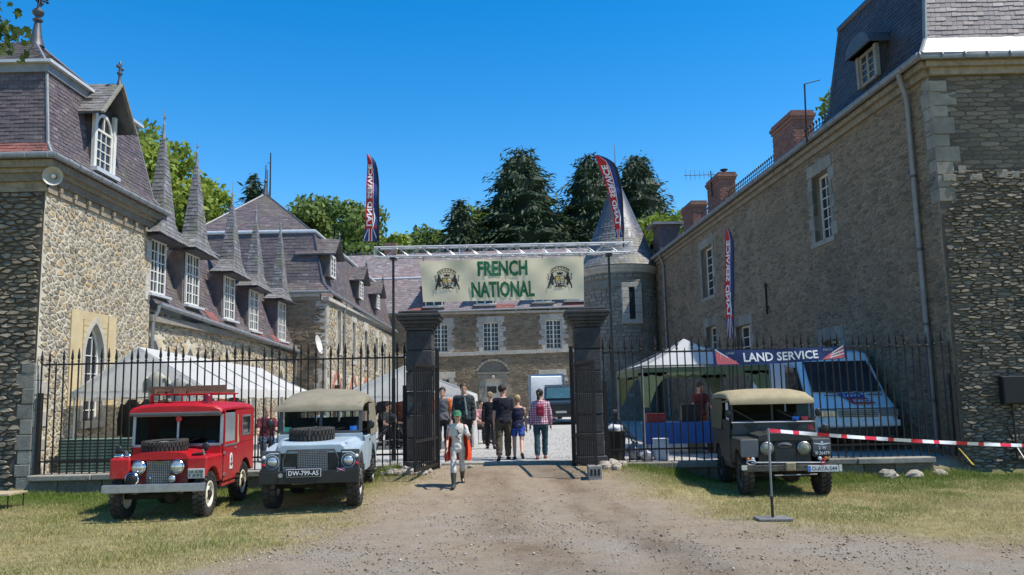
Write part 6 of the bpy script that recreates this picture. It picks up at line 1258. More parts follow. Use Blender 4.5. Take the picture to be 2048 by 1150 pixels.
# ================================================================== tents
tentw = mat('white tent canvas', (.78, .78, .77), (.7, .7, .69), .8, 1.5, .1, 6); tentg = mat('grey tent lining', (.8, .79, .75), (.73, .72, .68), .85, 1.5)
for m__ in (tentw, tentg):
    b_ = m__.node_tree.nodes['Principled BSDF']; N_ = m__.node_tree; tr_ = N_.nodes.new('ShaderNodeBsdfTranslucent'); tr_.inputs[0].default_value = (.92, .9, .85, 1); ms_ = N_.nodes.new('ShaderNodeMixShader'); ms_.inputs[0].default_value = .55
    N_.links.new(b_.outputs[0], ms_.inputs[1]); N_.links.new(tr_.outputs[0], ms_.inputs[2]); N_.links.new(ms_.outputs[0], N_.nodes['Material Output'].inputs[0])
def gable_tent(label, x0, xr, x1, y0, y1, ze, zr, zr2, gable=True, side=None):
    T = thing('market_tent', label, 'tent', ((x0+x1)/2, (y0+y1)/2, YARD), 'white market tents'); n = 8
    for s, xe in ((-1, x0), (1, x1)):
        rings = []
        for j in range(n+1):
            t = j/n; y = y0+(y1-y0)*t; sg = .05*math.sin(math.pi*4*t)**2; zrr = zr+(zr2-zr)*t
            rings.append([V((xe+(xr-xe)*k, y, ze+(zrr-ze)*k-sg*math.sin(math.pi*k)-(.04*math.sin(math.pi*k)))) for k in (0, .25, .5, .75, 1)])
        o = MB().loft(rings, cap=False, close=False).build('roof_panel', tentw, T, smooth=True, ang=80)
        b = MB(); b.loft([[V((xe, y0+(y1-y0)*j/24, ze)), V((xe+s*.02, y0+(y1-y0)*j/24, ze-.22+.02*math.sin(j*1.7)))] for j in range(25)], cap=False, close=False); b.build('valance', tentw, T)
    if gable: MB().loft([[V((x0+(x1-x0)*i/20, y0+.03+.02*math.sin(i*1.3), ze-.16+.025*math.sin(i*1.9))), V((x0+(x1-x0)*i/20, y0+.03, ze+.0+(zr-ze)*max(0, 1-abs((x0+(x1-x0)*i/20-xr)/((xr-x0) if x0+(x1-x0)*i/20 < xr else (x1-xr))))))] for i in range(21)], cap=False, close=False).build('gable_panel', tentg, T)
    nb = max(2, round((y1-y0)/2.5))
    for j in range(nb+1):
        y = y0+.06+(y1-y0-.12)*j/nb; zrr = zr+(zr2-zr)*j/nb
        for x in (x0+.05, x1-.05): MB().tube([(x, y, YARD-.02), (x, y, ze)], .022, 6).build('pole', zinc, T)
        MB().tube([(x0, y, ze-.01), (xr, y, zrr-.03), (x1, y, ze-.01)], .018, 6).build('rafter', zinc, T)
        MB().tube([(x0, y, ze-.02), (x1, y, ze-.02)], .014, 6).build('tie_bar', zinc, T)
    if side:
        x, ya, yb = side; MB().loft([[V((x+.05*math.sin(j*1.1), ya+(yb-ya)*j/14, ze-.02)), V((x+.12*math.sin(j*1.1), ya+(yb-ya)*j/14, YARD+.05))] for j in range(15)], cap=False, close=False).build('side_curtain', tentw, T, smooth=True)
    return T
gable_tent('long white market tent along the warm stone walls, over clothes rails', -10.0, -8.52, -6.95, 18.75, 28.0, 2.14, 3.12, 2.92)
p0, p1, p2_ = P(690, 779, 23.4), P(808, 731, 23.4), P(966, 786, 23.4)
gable_tent('smaller white market tent beside the gate with dark shaded seating', p0.x-.3, p1.x, p2_.x-.35, 23.4, 27.6, p2_.z-.02, p1.z, p1.z-.05, True, (p2_.x-.35, 23.4, 25.2))
gz_ = thing('green_gazebo', 'square gazebo with white peaked top and olive valance over the stall', 'gazebo', (4.4, 21.5, YARD)); gx0, gx1, gy0, gy1, gze, gzt = 2.98, 5.95, 19.3, 23.9, 2.45, 3.22
olive = mat('olive canvas', (.17, .2, .1), (.13, .155, .075), .85, 3, .15); cen = V(((gx0+gx1)/2, (gy0+gy1)/2, gzt)); cr = [V((gx0, gy0, gze)), V((gx1, gy0, gze)), V((gx1, gy1, gze)), V((gx0, gy1, gze))]
for k in range(4):
    a, c = cr[k], cr[(k+1) % 4]; rings = []
    for j in range(9):
        t = j/8; l_, r_ = a.lerp(cen, t), c.lerp(cen, t); rings.append([l_.lerp(r_, i/8)-ZV*(.10*math.sin(math.pi*t)+.02*math.sin(math.pi*i/8)*(1-t)) for i in range(9)])
    MB().loft(rings, cap=False, close=False).build('roof_panel', tentw, gz_, smooth=True, ang=80)
    b = MB(); N1 = 28; d = (c-a)
    pts = [a+d*(i/N1) for i in range(N1+1)]; b.loft([[q_+ZV*.02 for q_ in pts], [q_-ZV*(.22+.03*math.sin(i*2.1)) for i, q_ in enumerate(pts)]], cap=False, close=False)
    for e, s in ((a, 1), (c, -1)):      # gathered corner curtains
        u_ = d.normalized()*s; b.loft([[e+u_*x-ZV*.15+V((0, 0, 0)) for x in (0, .2, .4, .6)], [e+u_*(x*.55)-ZV*.5 for x in (0, .2, .4, .6)], [e+u_*(x*.22)-ZV*.95 for x in (0, .2, .4, .6)]], cap=False, close=False)
    b.build('valance', olive, gz_)
    MB().tube([(a.x, a.y, YARD), (a.x, a.y, gze)], .025, 6).build('pole', zinc, gz_); MB().tube([a-ZV*.03, c-ZV*.03], .016, 6).build('frame_bar', zinc, gz_); MB().tube([a-ZV*.02, cen-ZV*.06], .016, 6).build('frame_bar', zinc, gz_)
# ================================================================== stall goods and bits
bluec = mat('blue table cloth', (.02, .1, .33), (.015, .07, .24), .5, 4, .2, 8)
def table(label, x0, x1, y0, y1, zt, m__, drop, name='stall_table'):
    T = thing(name, label, 'table', ((x0+x1)/2, (y0+y1)/2, YARD)); MB().box(x0, x1, y0, y1, zt-.03, zt).build('table_top', m__, T)
    b = MB(); n = 40; b.loft([[V((x0+(x1-x0)*i/n, y0-.008-.02*math.sin(i*1.1)*k-.015*k, zt-drop*k)) for i in range(n+1)] for k in (0, .5, 1)], cap=False, close=False); b.build('cloth_drape', m__, T, smooth=True)
    for x in (x0+.06, x1-.06):
        for y in (y0+.06, y1-.06): MB().tube([(x, y, YARD-.01), (x, y, zt-.03)], .02, 6).build('leg', zinc, T)
    return T
table('stall table with shiny blue cloth under the green gazebo', 3.1, 5.5, 20.0, 20.75, 1.12, bluec, .5)
m, t, b, N, L = nodes('green striped canvas'); tc = N('TexCoord'); sx = N('SeparateXYZ'); L(tc.outputs['Object'], sx.inputs[0]); mu = N('Math', operation='MULTIPLY'); mu.inputs[1].default_value = 15.; L(sx.outputs[2], mu.inputs[0]); fr = N('Math', operation='FRACT'); L(mu.outputs[0], fr.inputs[0]); r_ = N('ValToRGB'); r_.color_ramp.interpolation = 'CONSTANT'; ramp(r_, [(0, (.10, .17, .13)), (.52, (.015, .022, .02))]); L(fr.outputs[0], r_.inputs[0]); L(r_.outputs[0], b.inputs['Base Color']); b.inputs['Roughness'].default_value = .7
gst = m; q0_, q1_ = P(118, 880, 18.35), P(292, 880, 18.35)
table('stall table with green striped canvas front under the long white tent', q0_.x, q1_.x+.1, 18.35, 19.1, q0_.z, gst, .95)
def garment(x, y, zt, w_, h_, m__, label, sl=True, rz=0):
    b = MB(); n = 10
    def out(t): return w_*(.5-.06*t+.05*math.sin(t*5)) if t > .25 else w_*(.18+.36*min(1, t/.2))
    rings = []
    for j in range(n+1):
        t = j/n; hw = out(t); d = .07+.03*math.sin(t*3); rings.append([V((hw*math.cos(a), d*math.sin(a)*(1+.25*math.sin(3*a+t*4)), -t*h_)) for a in np.linspace(0, 6.2832, 15)[:-1]])
    b.loft(rings)
    if sl:
        for s in (-1, 1): b.tube([(s*w_*.45, 0, -.12), (s*w_*.62, .02, -h_*.4), (s*w_*.6, .0, -h_*.72)], [.07, .06, .05], 8)
    b.tube([(0, 0, -.02), (0, 0, .05), (.03, 0, .08)], .006, 5)
    o = b.build('hanging_garment', m__, None, smooth=True, mw=Matrix.Translation((x, y, zt)) @ Matrix.Rotation(rz, 4, 'Z')); return tag(o, label, 'garment', None)
def cm(n, c): return mat(n, c, tuple(k*.7 for k in c), .9, 6, .2)
rail = thing('clothes_rail', 'metal clothes rail hung with jackets under the long white tent', 'clothes rail', (-8.5, 21, YARD)); MB().tube([(-9.9, 21, 1.98), (-7.0, 21, 1.98)], .016, 6).build('rail', zinc, rail)
for x in (-9.9, -7.0): MB().tube([(x, 21, YARD), (x, 21, 1.98)], .016, 6).build('upright', zinc, rail)
for x, w_, h_, c, lab in ((-9.65, .5, 1.25, (.02, .022, .02), 'black coat at the wall end of the clothes rail'), (-9.25, .5, 1.2, (.035, .035, .03), 'charcoal coat next to the black coat on the rail'), (-8.85, .45, 1.2, (.16, .085, .035), 'brown coat on the clothes rail'), (-8.45, .45, .8, (.05, .06, .07), 'slate blue jacket between the brown coat and white shirt'), (-8.1, .42, .75, (.55, .55, .55), 'white shirt on the clothes rail'), (-7.72, .45, .62, (.012, .012, .014), 'short black jacket beside the orange one on the rail'), (-7.36, .42, .65, (.5, .13, .03), 'orange jacket on the clothes rail'), (-7.08, .42, .6, (.03, .03, .03), 'dark jacket past the orange one on the rail')):
    garment(x, 21, 1.94, w_, h_, cm(lab, c), lab)
for x, y, lab, c in ((-8.02, 18.62, 'pale printed shirt hung from the tent gable beside the ridge', (.5, .47, .38)), (-7.5, 18.62, 'grey printed shirt hung from the tent gable near its eave', (.4, .4, .36))):
    garment(x, y, 2.52 if x < -7.8 else 2.38, .42, .62, cm(lab, c), lab)
def boxy(name, label, cat, x0, x1, y0, y1, z0, z1, m__, lid=None):
    T = thing(name, label, cat, ((x0+x1)/2, (y0+y1)/2, z0)); MB().box(x0, x1, y0, y1, z0, z1).build('box_body', m__, T, bevel=.012)
    MB().box(x0-.01, x1+.01, y0-.01, y1+.01, z1+.001, z1+.035).build('lid', lid or m__, T, bevel=.008)
boxy('white_box', 'white plastic box on the ground behind the railing near the black bin', 'box', 3.05, 3.35, 18.3, 18.6, YARD, YARD+.42, flat('box white', (.7, .71, .73)))
boxy('wooden_crate', 'small wooden crate under the blue stall table', 'crate', 4.2, 4.55, 20.2, 20.5, YARD, YARD+.4, mat('pale crate wood', (.3, .25, .17), (.22, .18, .12), .8), wood)
boxy('brown_chest', 'brown wooden chest under the blue stall table', 'chest', 4.7, 5.4, 20.15, 20.6, YARD, YARD+.5, wood); boxy('red_tool_box', 'red tool box on the blue stall table', 'box', 3.2, 3.65, 20.2, 20.5, 1.121, 1.3, flat('tool red', (.35, .03, .03))); boxy('black_parts_box', 'black box of parts standing on the blue stall table', 'box', 4.05, 4.5, 20.25, 20.6, 1.121, 1.5, blackp)
boxy('flat_red_case', 'flat red case lying on the blue stall table beside the vendor', 'case', 4.85, 5.35, 20.15, 20.5, 1.121, 1.17, flat('case red', (.3, .02, .04)))
bn = thing('rubbish_bin', 'black bin stuffed with a white bag beside the gate pillar', 'bin', (2.2, 18.5, YARD)); MB().lathe([(.2, 0), (.25, .62), (.27, .64), (.25, .66), (.22, .6)], (2.2, 18.5, YARD), n=16).build('bin_body', blackp, bn, smooth=True)
def blob(c, r3, sd, amp=.3, n=12, m_=8): 
    b = MB(); c = V(c); b.loft([[c+V((r3[0]*math.sin(t)*math.cos(6.283*k/n), r3[1]*math.sin(t)*math.sin(6.283*k/n), -r3[2]*math.cos(t)))*(1+amp*mnoise.noise(V((math.sin(t)*math.cos(6.283*k/n)*2+sd, math.sin(t)*math.sin(6.283*k/n)*2, math.cos(t)*2)))) for k in range(n)] for t in [max(.03, min(3.11, math.pi*i/m_)) for i in range(m_+1)]]); return b
def blobw(c, r3, sd, amp=.3): b = blob((0, 0, 0), r3, sd, amp); return b.xf(Matrix.Translation(V(c)))
blobw((2.2, 18.5, YARD+.68), (.2, .2, .1), 3).build('bag', flat('bag white', (.65, .65, .66), .35), bn, smooth=True)
for c, r3, lab, cc in (((2.62, 18.5, YARD+.17), (.16, .18, .2), 'grey plastic sack next to the black bin', (.35, .36, .38)), ((2.85, 18.35, YARD+.11), (.17, .2, .13), 'silver grey sack beside the white plastic box', (.5, .51, .54))):
    o = blobw((0, 0, 0), r3, c[0], .45).build('plastic_sack', mat(lab, cc, tuple(k*.6 for k in cc), .3, 5), None, smooth=True, mw=Matrix.Translation(c)); tag(o, lab, 'sack')
# loudspeaker on tripod, cable, tape post, plank table
sx_, sy_ = G(2022, 948).x, G(2022, 948).y; zt_ = P(2020, 752, sy_).z; zb_ = P(2020, 808, sy_).z; spk = thing('loudspeaker', 'black loudspeaker box raised on a tripod by the manor wing wall', 'loudspeaker', (sx_, sy_, zb_))
xs0, xs1 = P(1997, 780, sy_).x, P(2047, 780, sy_).x
MB().prism([(xs0, sy_-.16, zb_), (xs1, sy_-.16, zb_), (xs1-.08, sy_+.16, zb_), (xs0+.08, sy_+.16, zb_)], (0, 0, zt_-zb_)).build('cabinet', mat('speaker black', (.014, .014, .015), (.02, .02, .02), .7, 8, .3, 200), spk, bevel=.02); MB().box(xs0+.03, xs1-.03, sy_-.168, sy_-.155, zb_+.03, zt_-.03).build('speaker_grille', black, spk)
xm = (xs0+xs1)/2-.0; st = thing('speaker_tripod', 'black tripod stand carrying the loudspeaker by the manor wing wall', 'tripod', (xm, sy_, 0)); MB().tube([(xm, sy_, .28), (xm, sy_, zb_-.02)], .024, 8).build('pole', blackp, st)
MB().lathe([(.035, 0), (.035, .1)], (xm, sy_, .5), n=10).build('collar', blackp, st)
for k in range(3): a = k*2.094+.5; d = V((math.cos(a), math.sin(a), 0)); MB().tube([V((xm, sy_, .55)), V((xm, sy_, .015))+d*.55], .018, 6).build('leg', blackp, st); MB().tube([V((xm, sy_, .3)), V((xm, sy_, .25))+d*.3], .01, 5).build('brace', blackp, st)
MB().tube([(xm-.03, sy_+.1, zb_), (xm-.12, sy_+.05, .9), (xm-.02, sy_+.02, .6)], .008, 5).build('lead', black, st)
cab = MB(); cab.tube([P(1908, 888, YFN+.05), P(1925, 905, YFN-.12), P(1945, 928, YFN-.3), G(1960, 938, .02), G(1985, 947, .012), G(2010, 948, .012)], .014, 6); tag(cab.build('yellow_cable', flat('cable yellow', (.6, .42, .04)), None, smooth=True), 'yellow cable running from the plinth to the speaker tripod', 'cable')
g_ = G(1546, 1041); TP = thing('barrier_post', 'thin grey steel post on a flat base carrying the tape', 'post', g_); zt_ = P(1549, 856, g_.y).z
MB().box(g_.x-.24, g_.x+.24, g_.y-.17, g_.y+.17, .012, .045).build('base_plate', mat('plate steel', (.2, .2, .2), (.13, .12, .11), .6, 6, .2), TP, bevel=.006); MB().tube([(g_.x, g_.y, .04), (g_.x, g_.y, .34)], .021, 8).build('socket', blackp, TP); MB().tube([(g_.x, g_.y, .3), (g_.x+.01, g_.y, zt_)], .016, 8).build('post_tube', zinc, TP, smooth=True)
m, t, b, N, L = nodes('red white tape'); at_ = N('Attribute', attribute_name='cv'); r_ = N('ValToRGB'); r_.color_ramp.interpolation = 'CONSTANT'; ramp(r_, [(0, (.62, .02, .04)), (.5, (.75, .74, .72))]); L(at_.outputs['Fac'], r_.inputs[0]); L(r_.outputs[0], b.inputs['Base Color']); b.inputs['Roughness'].default_value = .35
A_ = V((g_.x+.01, g_.y-.01, zt_-.03)); e_ = P(2048, 886, g_.y+.9); B_ = A_+(e_-A_)*1.35; tb = MB(); n = 60
for i in range(n):
    def tpt(t): return A_.lerp(B_, t)-ZV*(.05*4*t*(1-t))
    p_, q_ = tpt(i/n), tpt((i+1)/n); tw0, tw1 = .4*math.sin(i*.5), .4*math.sin((i+1)*.5); w0, w1 = V((0, math.sin(tw0)*.026, math.cos(tw0)*.026)), V((0, math.sin(tw1)*.026, math.cos(tw1)*.026))
    tb.add([p_-w0, q_-w1, q_+w1, p_+w0], [(0, 1, 2, 3)], .1 if i % 4 in (0,) or (i % 4 == 1 and i % 8 == 1) else .8)
TAP = tag(tb.build('barrier_tape', m, None), 'red and white barrier tape stretched from the thin steel post', 'tape')
p2_ = thing('barrier_post', 'second steel post holding the far end of the tape', 'post', (B_.x, B_.y, 0)); MB().tube([(B_.x, B_.y, .03), (B_.x, B_.y, B_.z+.06)], .016, 8).build('post_tube', zinc, p2_); MB().box(B_.x-.2, B_.x+.2, B_.y-.15, B_.y+.15, .0, .035).build('base_plate', MT['plate steel'], p2_)
pt_ = thing('plank_table', 'low table of pale planks at the foot of the stone pavilion', 'table', (-9.6, 15.4, 0)); c = P(15, 986, 15.3); x1_ = P(31, 983, 15.3).x
for j in range(3): MB().box(x1_-1.6, x1_, 15.1+j*.2, 15.29+j*.2, c.z-.03, c.z).build('plank', mat('pale plank %d' % j, (.45, .36, .23), (.35, .27, .17), .8, 5, .2), pt_)
for x in (x1_-.04, x1_-1.5):
    for y in (15.15, 15.62): MB().tube([(x, y, -.01), (x, y, c.z-.03)], .014, 6).build('leg', blackp, pt_)
# ================================================================== people
skin = mat('skin', (.55, .33, .24), (.46, .26, .18), .55, 5); PEND = []
def remesh(o, vox, sm=4): 
    r_ = o.modifiers.new('r', 'REMESH'); r_.mode = 'VOXEL'; r_.voxel_size = vox; s = o.modifiers.new('s', 'SMOOTH'); s.factor = .5; s.iterations = sm; PEND.append(o)
class Body:
    """posed figure facing local -y; lengths are fractions of the standing height"""
    def __init__(s, h, legs=((12, 8), (-14, 10)), arms=((8, 8, 15), (-10, 8, 18)), lean=0, head=(0, 0), girth=1., sit=False):
        s.h = h; s.g = girth; s.J = {}; z = .52; ln = math.sin(rad(lean)); s.lean = ln; s.head = head
        for k, sd in ((0, -1), (1, 1)):
            a, b = [rad(q) for q in legs[k]]; hp = V((sd*.054, 0, z)); kn = hp+V((sd*.008, -math.sin(a), -math.cos(a)))*.235; an = kn+V((0, -math.sin(a-b), -math.cos(a-b)))*.24; s.J['leg', k] = (hp, kn, an, a-b)
            f, o, e = [rad(q) for q in arms[k]]; sh = V((sd*.098, -ln*.28, .776)); el = sh+V((sd*math.sin(o), -math.sin(f)*math.cos(o), -math.cos(f)*math.cos(o)))*.165; wr = el+V((sd*math.sin(o*.4)*.5, -math.sin(f+e), -math.cos(f+e)))*.145; s.J['arm', k] = (sh, el, wr)
        lo = min(s.J['leg', k][2].z for k in (0, 1))-.04; s.dz = -lo
    def p(s, q): return (V(q)+ZV*s.dz)*s.h
    def torso(s, b, z0, z1, inf, flare=0.):
        lv = [(.455, .075, .058), (.49, .09, .068), (.53, .094, .068), (.57, .085, .062), (.61, .078, .056), (.66, .083, .06), (.72, .094, .064), (.77, .1, .06), (.80, .094, .054), (.825, .07, .046), (.848, .042, .038)]
        rg = []
        for z, a, d in lv:
            if z0-.001 <= z <= z1+.001:
                fl = flare*max(0, (.62-z)/.17); y = -s.lean*max(0, z-.52); rg.append([s.p((( a*s.g+inf+fl)*math.cos(t), y+(d*s.g+inf+fl)*math.sin(t), z)) for t in np.linspace(0, 6.2832, 17)[:-1]])
        b.loft(rg)
    def limb(s, b, a, c, r0, r1, t0=0., t1=1., bulge=.0):
        n = 6; b.tube([s.p(V(a).lerp(V(c), t0+(t1-t0)*i/n)) for i in range(n+1)], [(r0+(r1-r0)*(t0+(t1-t0)*i/n)+bulge*math.sin(math.pi*(i/n)))*s.h for i in range(n+1)], 10)
    def legs(s, b, to, inf, flare=0.):
        for k in (0, 1):
            hp, kn, an, _ = s.J['leg', k]; g = s.g
            if to <= 1: s.limb(b, hp, kn, .05*g+inf, .034*g+inf+flare, 0, to)
            else: s.limb(b, hp, kn, .05*g+inf, .032*g+inf); s.limb(b, kn, an, .033*g+inf, .021*g+inf+flare, 0, to-1, .004); b.ball(s.p(kn), (.033*g+inf)*s.h, 10, 8)
    def arms(s, b, to, inf):
        for k in (0, 1):
            sh, el, wr = s.J['arm', k]; g = s.g; b.ball(s.p(sh), (.032*g+inf)*s.h, 10, 8)
            s.limb(b, sh, el, .029*g+inf, .023*g+inf, 0, min(1, to))
            if to > 1: b.ball(s.p(el), (.023*g+inf)*s.h, 10, 8); s.limb(b, el, wr, .0225*g+inf, .0155*g+inf, 0, to-1, .002)
    def hands(s, b):
        for k, sd in ((0, -1), (1, 1)):
            sh, el, wr = s.J['arm', k]; d = (wr-el).normalized(); sx = V((0, 1, 0)) if abs(d.y) < .8 else V((0, 0, 1)); sx = (sx-d*sx.dot(d)).normalized(); nr = d.cross(sx); h = s.h
            b.tube([s.p(wr-d*.01), s.p(wr+d*.02), s.p(wr+d*.05)], [.013*h, .018*h, .019*h], 8, sq=.6)
            for i, (o, l) in enumerate(((-.0155, .036), (-.005, .042), (.0055, .039), (.0155, .03))):
                q = wr+d*.046+sx*o; b.tube([s.p(q), s.p(q+d*l*.55+nr*sd*.004), s.p(q+d*l*.9+nr*sd*.016)], [.0062*h, .0056*h, .0045*h], 6)
            q = wr+d*.015-sx*.015; b.tube([s.p(q), s.p(q+d*.018-sx*.014), s.p(q+d*.036-sx*.016)], [.007*h, .0065*h, .005*h], 6)
    def headc(s): return V((0, -s.lean*.42-.008, .913))
    def hm(s): return Matrix.Translation(s.p(s.headc())) @ Matrix.Rotation(rad(s.head[0]), 4, 'Z') @ Matrix.Rotation(rad(s.head[1]), 4, 'X')
    def heads(s, b):
        h = s.h; c = s.headc(); b.tube([s.p((0, -s.lean*.3, .80)), s.p((0, -s.lean*.34, .85)), s.p(c+V((0, .006, -.03)))], [.042*h, .035*h, .034*h], 10)
        m_ = MB(); m_.ball((0, .004*h, .012*h), (.047*h, .056*h, .057*h), 14, 10); m_.ball((0, -.012*h, -.026*h), (.037*h, .041*h, .043*h), 12, 8)
        m_.ball((0, -.048*h, -.045*h), (.016*h, .012*h, .014*h), 8, 6); m_.tube([(0, -.05*h, .008*h), (0, -.062*h, -.012*h), (0, -.052*h, -.018*h)], [.005*h, .009*h, .007*h], 8)
        for sd in (-1, 1): m_.ball((sd*.045*h, .006*h, -.006*h), (.006*h, .012*h, .018*h), 8, 6)
        m_.ball((0, -.052*h, -.03*h), (.014*h, .006*h, .005*h), 8, 5)
        m_.xf(s.hm()); b.add(m_.v, m_.f)
    def feet(s, b, inf=0., boot=0.):
        h = s.h
        for k in (0, 1):
            hp, kn, an, a = s.J['leg', k]; pitch = a*1.0 if a < -.2 else 0; f = V((0, -math.cos(pitch), math.sin(pitch) if pitch < 0 else 0)); upv = V((0, f.z, -f.y)); sd = -1 if k == 0 else 1; f = (f+V((sd*.18, 0, 0))).normalized()
            o = an-upv*.026
            b.tube([s.p(o-f*.032), s.p(o-f*.015), s.p(o+f*.03), s.p(o+f*.075), s.p(o+f*.1)], [(.016+inf)*h, (.022+inf)*h, (.022+inf)*h, (.021+inf)*h, (.01+inf)*h], 10, sq=.72)
            s.limb(b, an.lerp(kn, boot), an-upv*.012, .042 if boot else .019+inf, .02+inf)
def person(label, loc, rz, body, clothes, hair=None, extra=None, skinm=None, group=None, shoes=None):
    T = thing('person', label, 'person', (0, 0, 0), group); bd = body; b = MB(); bd.torso(b, .455, .845, -.004); bd.legs(b, 2, 0); bd.arms(b, 2, 0); bd.hands(b); bd.heads(b); bd.feet(b)
    o = b.build('body', skinm or skin, T, smooth=True, ang=180); remesh(o, .0095)
    for nm, fn, m__, vx in clothes:
        b = MB(); fn(b); q = b.build(nm, m__, T, smooth=True, ang=180); remesh(q, vx, 3)
    h = bd.h; e = MB()
    for sd in (-1, 1): e.ball((sd*.017*h, -.0475*h, .004*h), (.0055*h, .003*h, .0035*h), 6, 4); e.ball((sd*.017*h, -.049*h, .015*h), (.011*h, .003*h, .0022*h), 6, 4)
    e.xf(bd.hm()); e.build('eyes', black, o)
    if hair:
        kind, m__ = hair; b = MB(); r_ = random.Random(int(h*1000))
        b.ball((0, .012*h, .024*h), (.053*h, .059*h, .058*h), 14, 8)
        for k in range(40): a = r_.uniform(0, 6.28); t = r_.uniform(.1, 1.5); q = V((.046*h*math.sin(t)*math.cos(a), .016*h+.052*h*math.sin(t)*math.sin(a), .026*h+.05*h*math.cos(t))); (b.ball(q, .011*h, 6, 4) if q.y > -.03*h or q.z > .05*h else None)
        if kind == 'pony': b.tube([(0, .06*h, .03*h), (0, .085*h, .0), (0, .085*h, -.06*h), (0, .07*h, -.1*h)], [.015*h, .02*h, .02*h, .006*h], 8)
        if kind == 'long': b.loft([[V((.05*h*math.cos(a)*(1+.1*j), .012*h+.052*h*math.sin(a), .02*h-j*.035*h)) for a in np.linspace(-.35, math.pi+.35, 14)]+[V((.03*h*math.cos(a), .012*h+.03*h*math.sin(a), .02*h-j*.035*h)) for a in np.linspace(math.pi+.35, -.35, 14)] for j in range(4)])
        if kind == 'curly':
            for k in range(60): a = r_.uniform(0, 6.28); t = r_.uniform(0, 2.0); q = V((.052*h*math.sin(t)*math.cos(a), .018*h+.056*h*math.sin(t)*math.sin(a), .024*h+.054*h*math.cos(t))); (b.ball(q, .014*h, 6, 4) if q.y > -.02*h or q.z > .055*h else None)
        b.xf(bd.hm()); q = b.build('hair', m__, T, smooth=True, ang=180); remesh(q, .008, 1)
    if extra: extra(T, bd, o)
    move(T, loc, rz); return T
def top(bd, to=.55, inf=.011, z0=.49, z1=.83): return lambda b: (bd.torso(b, z0, z1, inf, .004), bd.arms(b, to, inf*.9) if to else None)
def trou(bd, to=1.96, inf=.011, fl=.004): return lambda b: (bd.torso(b, .455, .57, inf), bd.legs(b, to, inf, fl))
def shoe(bd, inf=.005, boot=0.): return lambda b: bd.feet(b, inf, boot)
def cl(n, c): return MT.get(n) or mat(n, c, tuple(k*.72 for k in c), .9, 7, .5, 14)
brownh, blond, darkh, greyh = mat('brown hair', (.06, .035, .02), None, .6, 20), mat('blond hair', (.42, .29, .14), None, .6, 20), mat('dark hair', (.02, .014, .01), None, .6, 20), mat('light brown hair', (.28, .2, .12), None, .6, 20)
def at(px_, py_, z=YARD): q = G(px_, py_, z); return (q.x, q.y, z)
# the child in the green cap
cy = 15.5; cxp = P(916, 950, cy).x; cz = gzf(cxp, cy)
bd = Body(1.43, ((18, 6), (-14, 34)), ((10, 12, 34), (22, 16, 85)), 3, (6, 4), .84)
def childx(T, bd, o):
    h = bd.h; m_ = MB(); m_.loft([[V((.052*h*math.cos(a)*k, (.006+.06*math.sin(a)*k)*h, z*h)) for a in np.linspace(0, 6.2832, 17)[:-1]] for z, k in ((.02, 1.02), (.045, 1.0), (.066, .85), (.078, .5), (.082, .05))]); m_.loft([[V((.05*h*math.cos(a)*k, (-.045-.055*abs(math.sin(a))*k)*h, z*h)) for a in np.linspace(math.pi, 2*math.pi, 10)] for k, z in ((.4, .03), (1, .02), (1, .014), (.4, .022))]); m_.xf(bd.hm()); cp = m_.build('green_cap', cl('cap green', (.04, .2, .09)), T, smooth=True)
    b = MB(); b.loft([[V((.053*h*math.cos(a), (.006+.061*math.sin(a))*h, z*h)) for a in np.linspace(0, 6.2832, 17)[:-1]] for z in (.036, .044)], cap=False); b.xf(bd.hm()); b.build('cap_band', cl('cap pale', (.35, .5, .4)), cp)
    b = MB(); n = 48; b.loft([[bd.p((w_*math.cos(a)*(1+.11*math.sin(a*9+j*.6)), -.02+d*math.sin(a)*(1+.16*math.sin(a*11+j*.5)), z)) for a in np.linspace(-.55, math.pi+.55, n+1)] for j, (z, w_, d) in enumerate(((.81, .09, .06), (.74, .125, .085), (.62, .14, .1), (.5, .155, .115), (.42, .165, .12), (.35, .15, .125)))], cap=False, close=False); b.build('orange_cape', mat('orange red cloth', (.75, .075, .02), (.6, .05, .015), .8, 4), T, smooth=True, ang=180)
    b = MB(); b.tube([bd.p((.0, -.085, .74)), bd.p((.02, -.087, .70)), bd.p((-.02, -.087, .66)), bd.p((.03, -.085, .62))], .008*h, 5); b.build('shirt_print', cl('print black', (.03, .03, .04)), T)
    wr = bd.J['arm', 0][2]; b = MB(); b.tube([bd.p(wr+V((0, -.03, .02))), bd.p(wr+V((-.02, -.05, -.16)))], .008*h, 6); b.build('black_stick', black, T)
person('child in green cap, orange red cape and rubber boots walking out of the gate', (cxp, cy, cz), rad(4), bd, [('white_shirt', top(bd, .7, .012, .49), cl('child shirt', (.62, .58, .5)), .011), ('grey_trousers', trou(bd, 1.45, .009), cl('child trousers', (.58, .55, .5)), .011), ('rubber_boots', shoe(bd, .006, .62), flat('boot green', (.05, .055, .04), .35), .01)], ('long', brownh), childx)
def navym(bd): return [('navy_shirt', top(bd, .75, .012, .49), cl('navy tee', (.012, .014, .026)), .012), ('khaki_trousers', trou(bd), cl('khaki brown', (.085, .065, .04)), .012), ('shoes', shoe(bd, .005), cl('black shoe', (.015, .014, .013)), .01)]
bd = Body(1.74, ((10, 4), (-12, 14)), ((6, 8, 10), (-8, 6, 12)), 3, (-50, 6), 1.12); x, y, z = at(1008, 920); person('dark haired man in navy tee and khaki trousers walking into the yard', (x, y, z), rad(180), bd, navym(bd), ('short', darkh))
bd = Body(1.5, ((-18, 26), (14, 4)), ((10, 10, 12), (-10, 12, 14)), 3, (0, 8), .98); x, y, z = at(1037, 919)
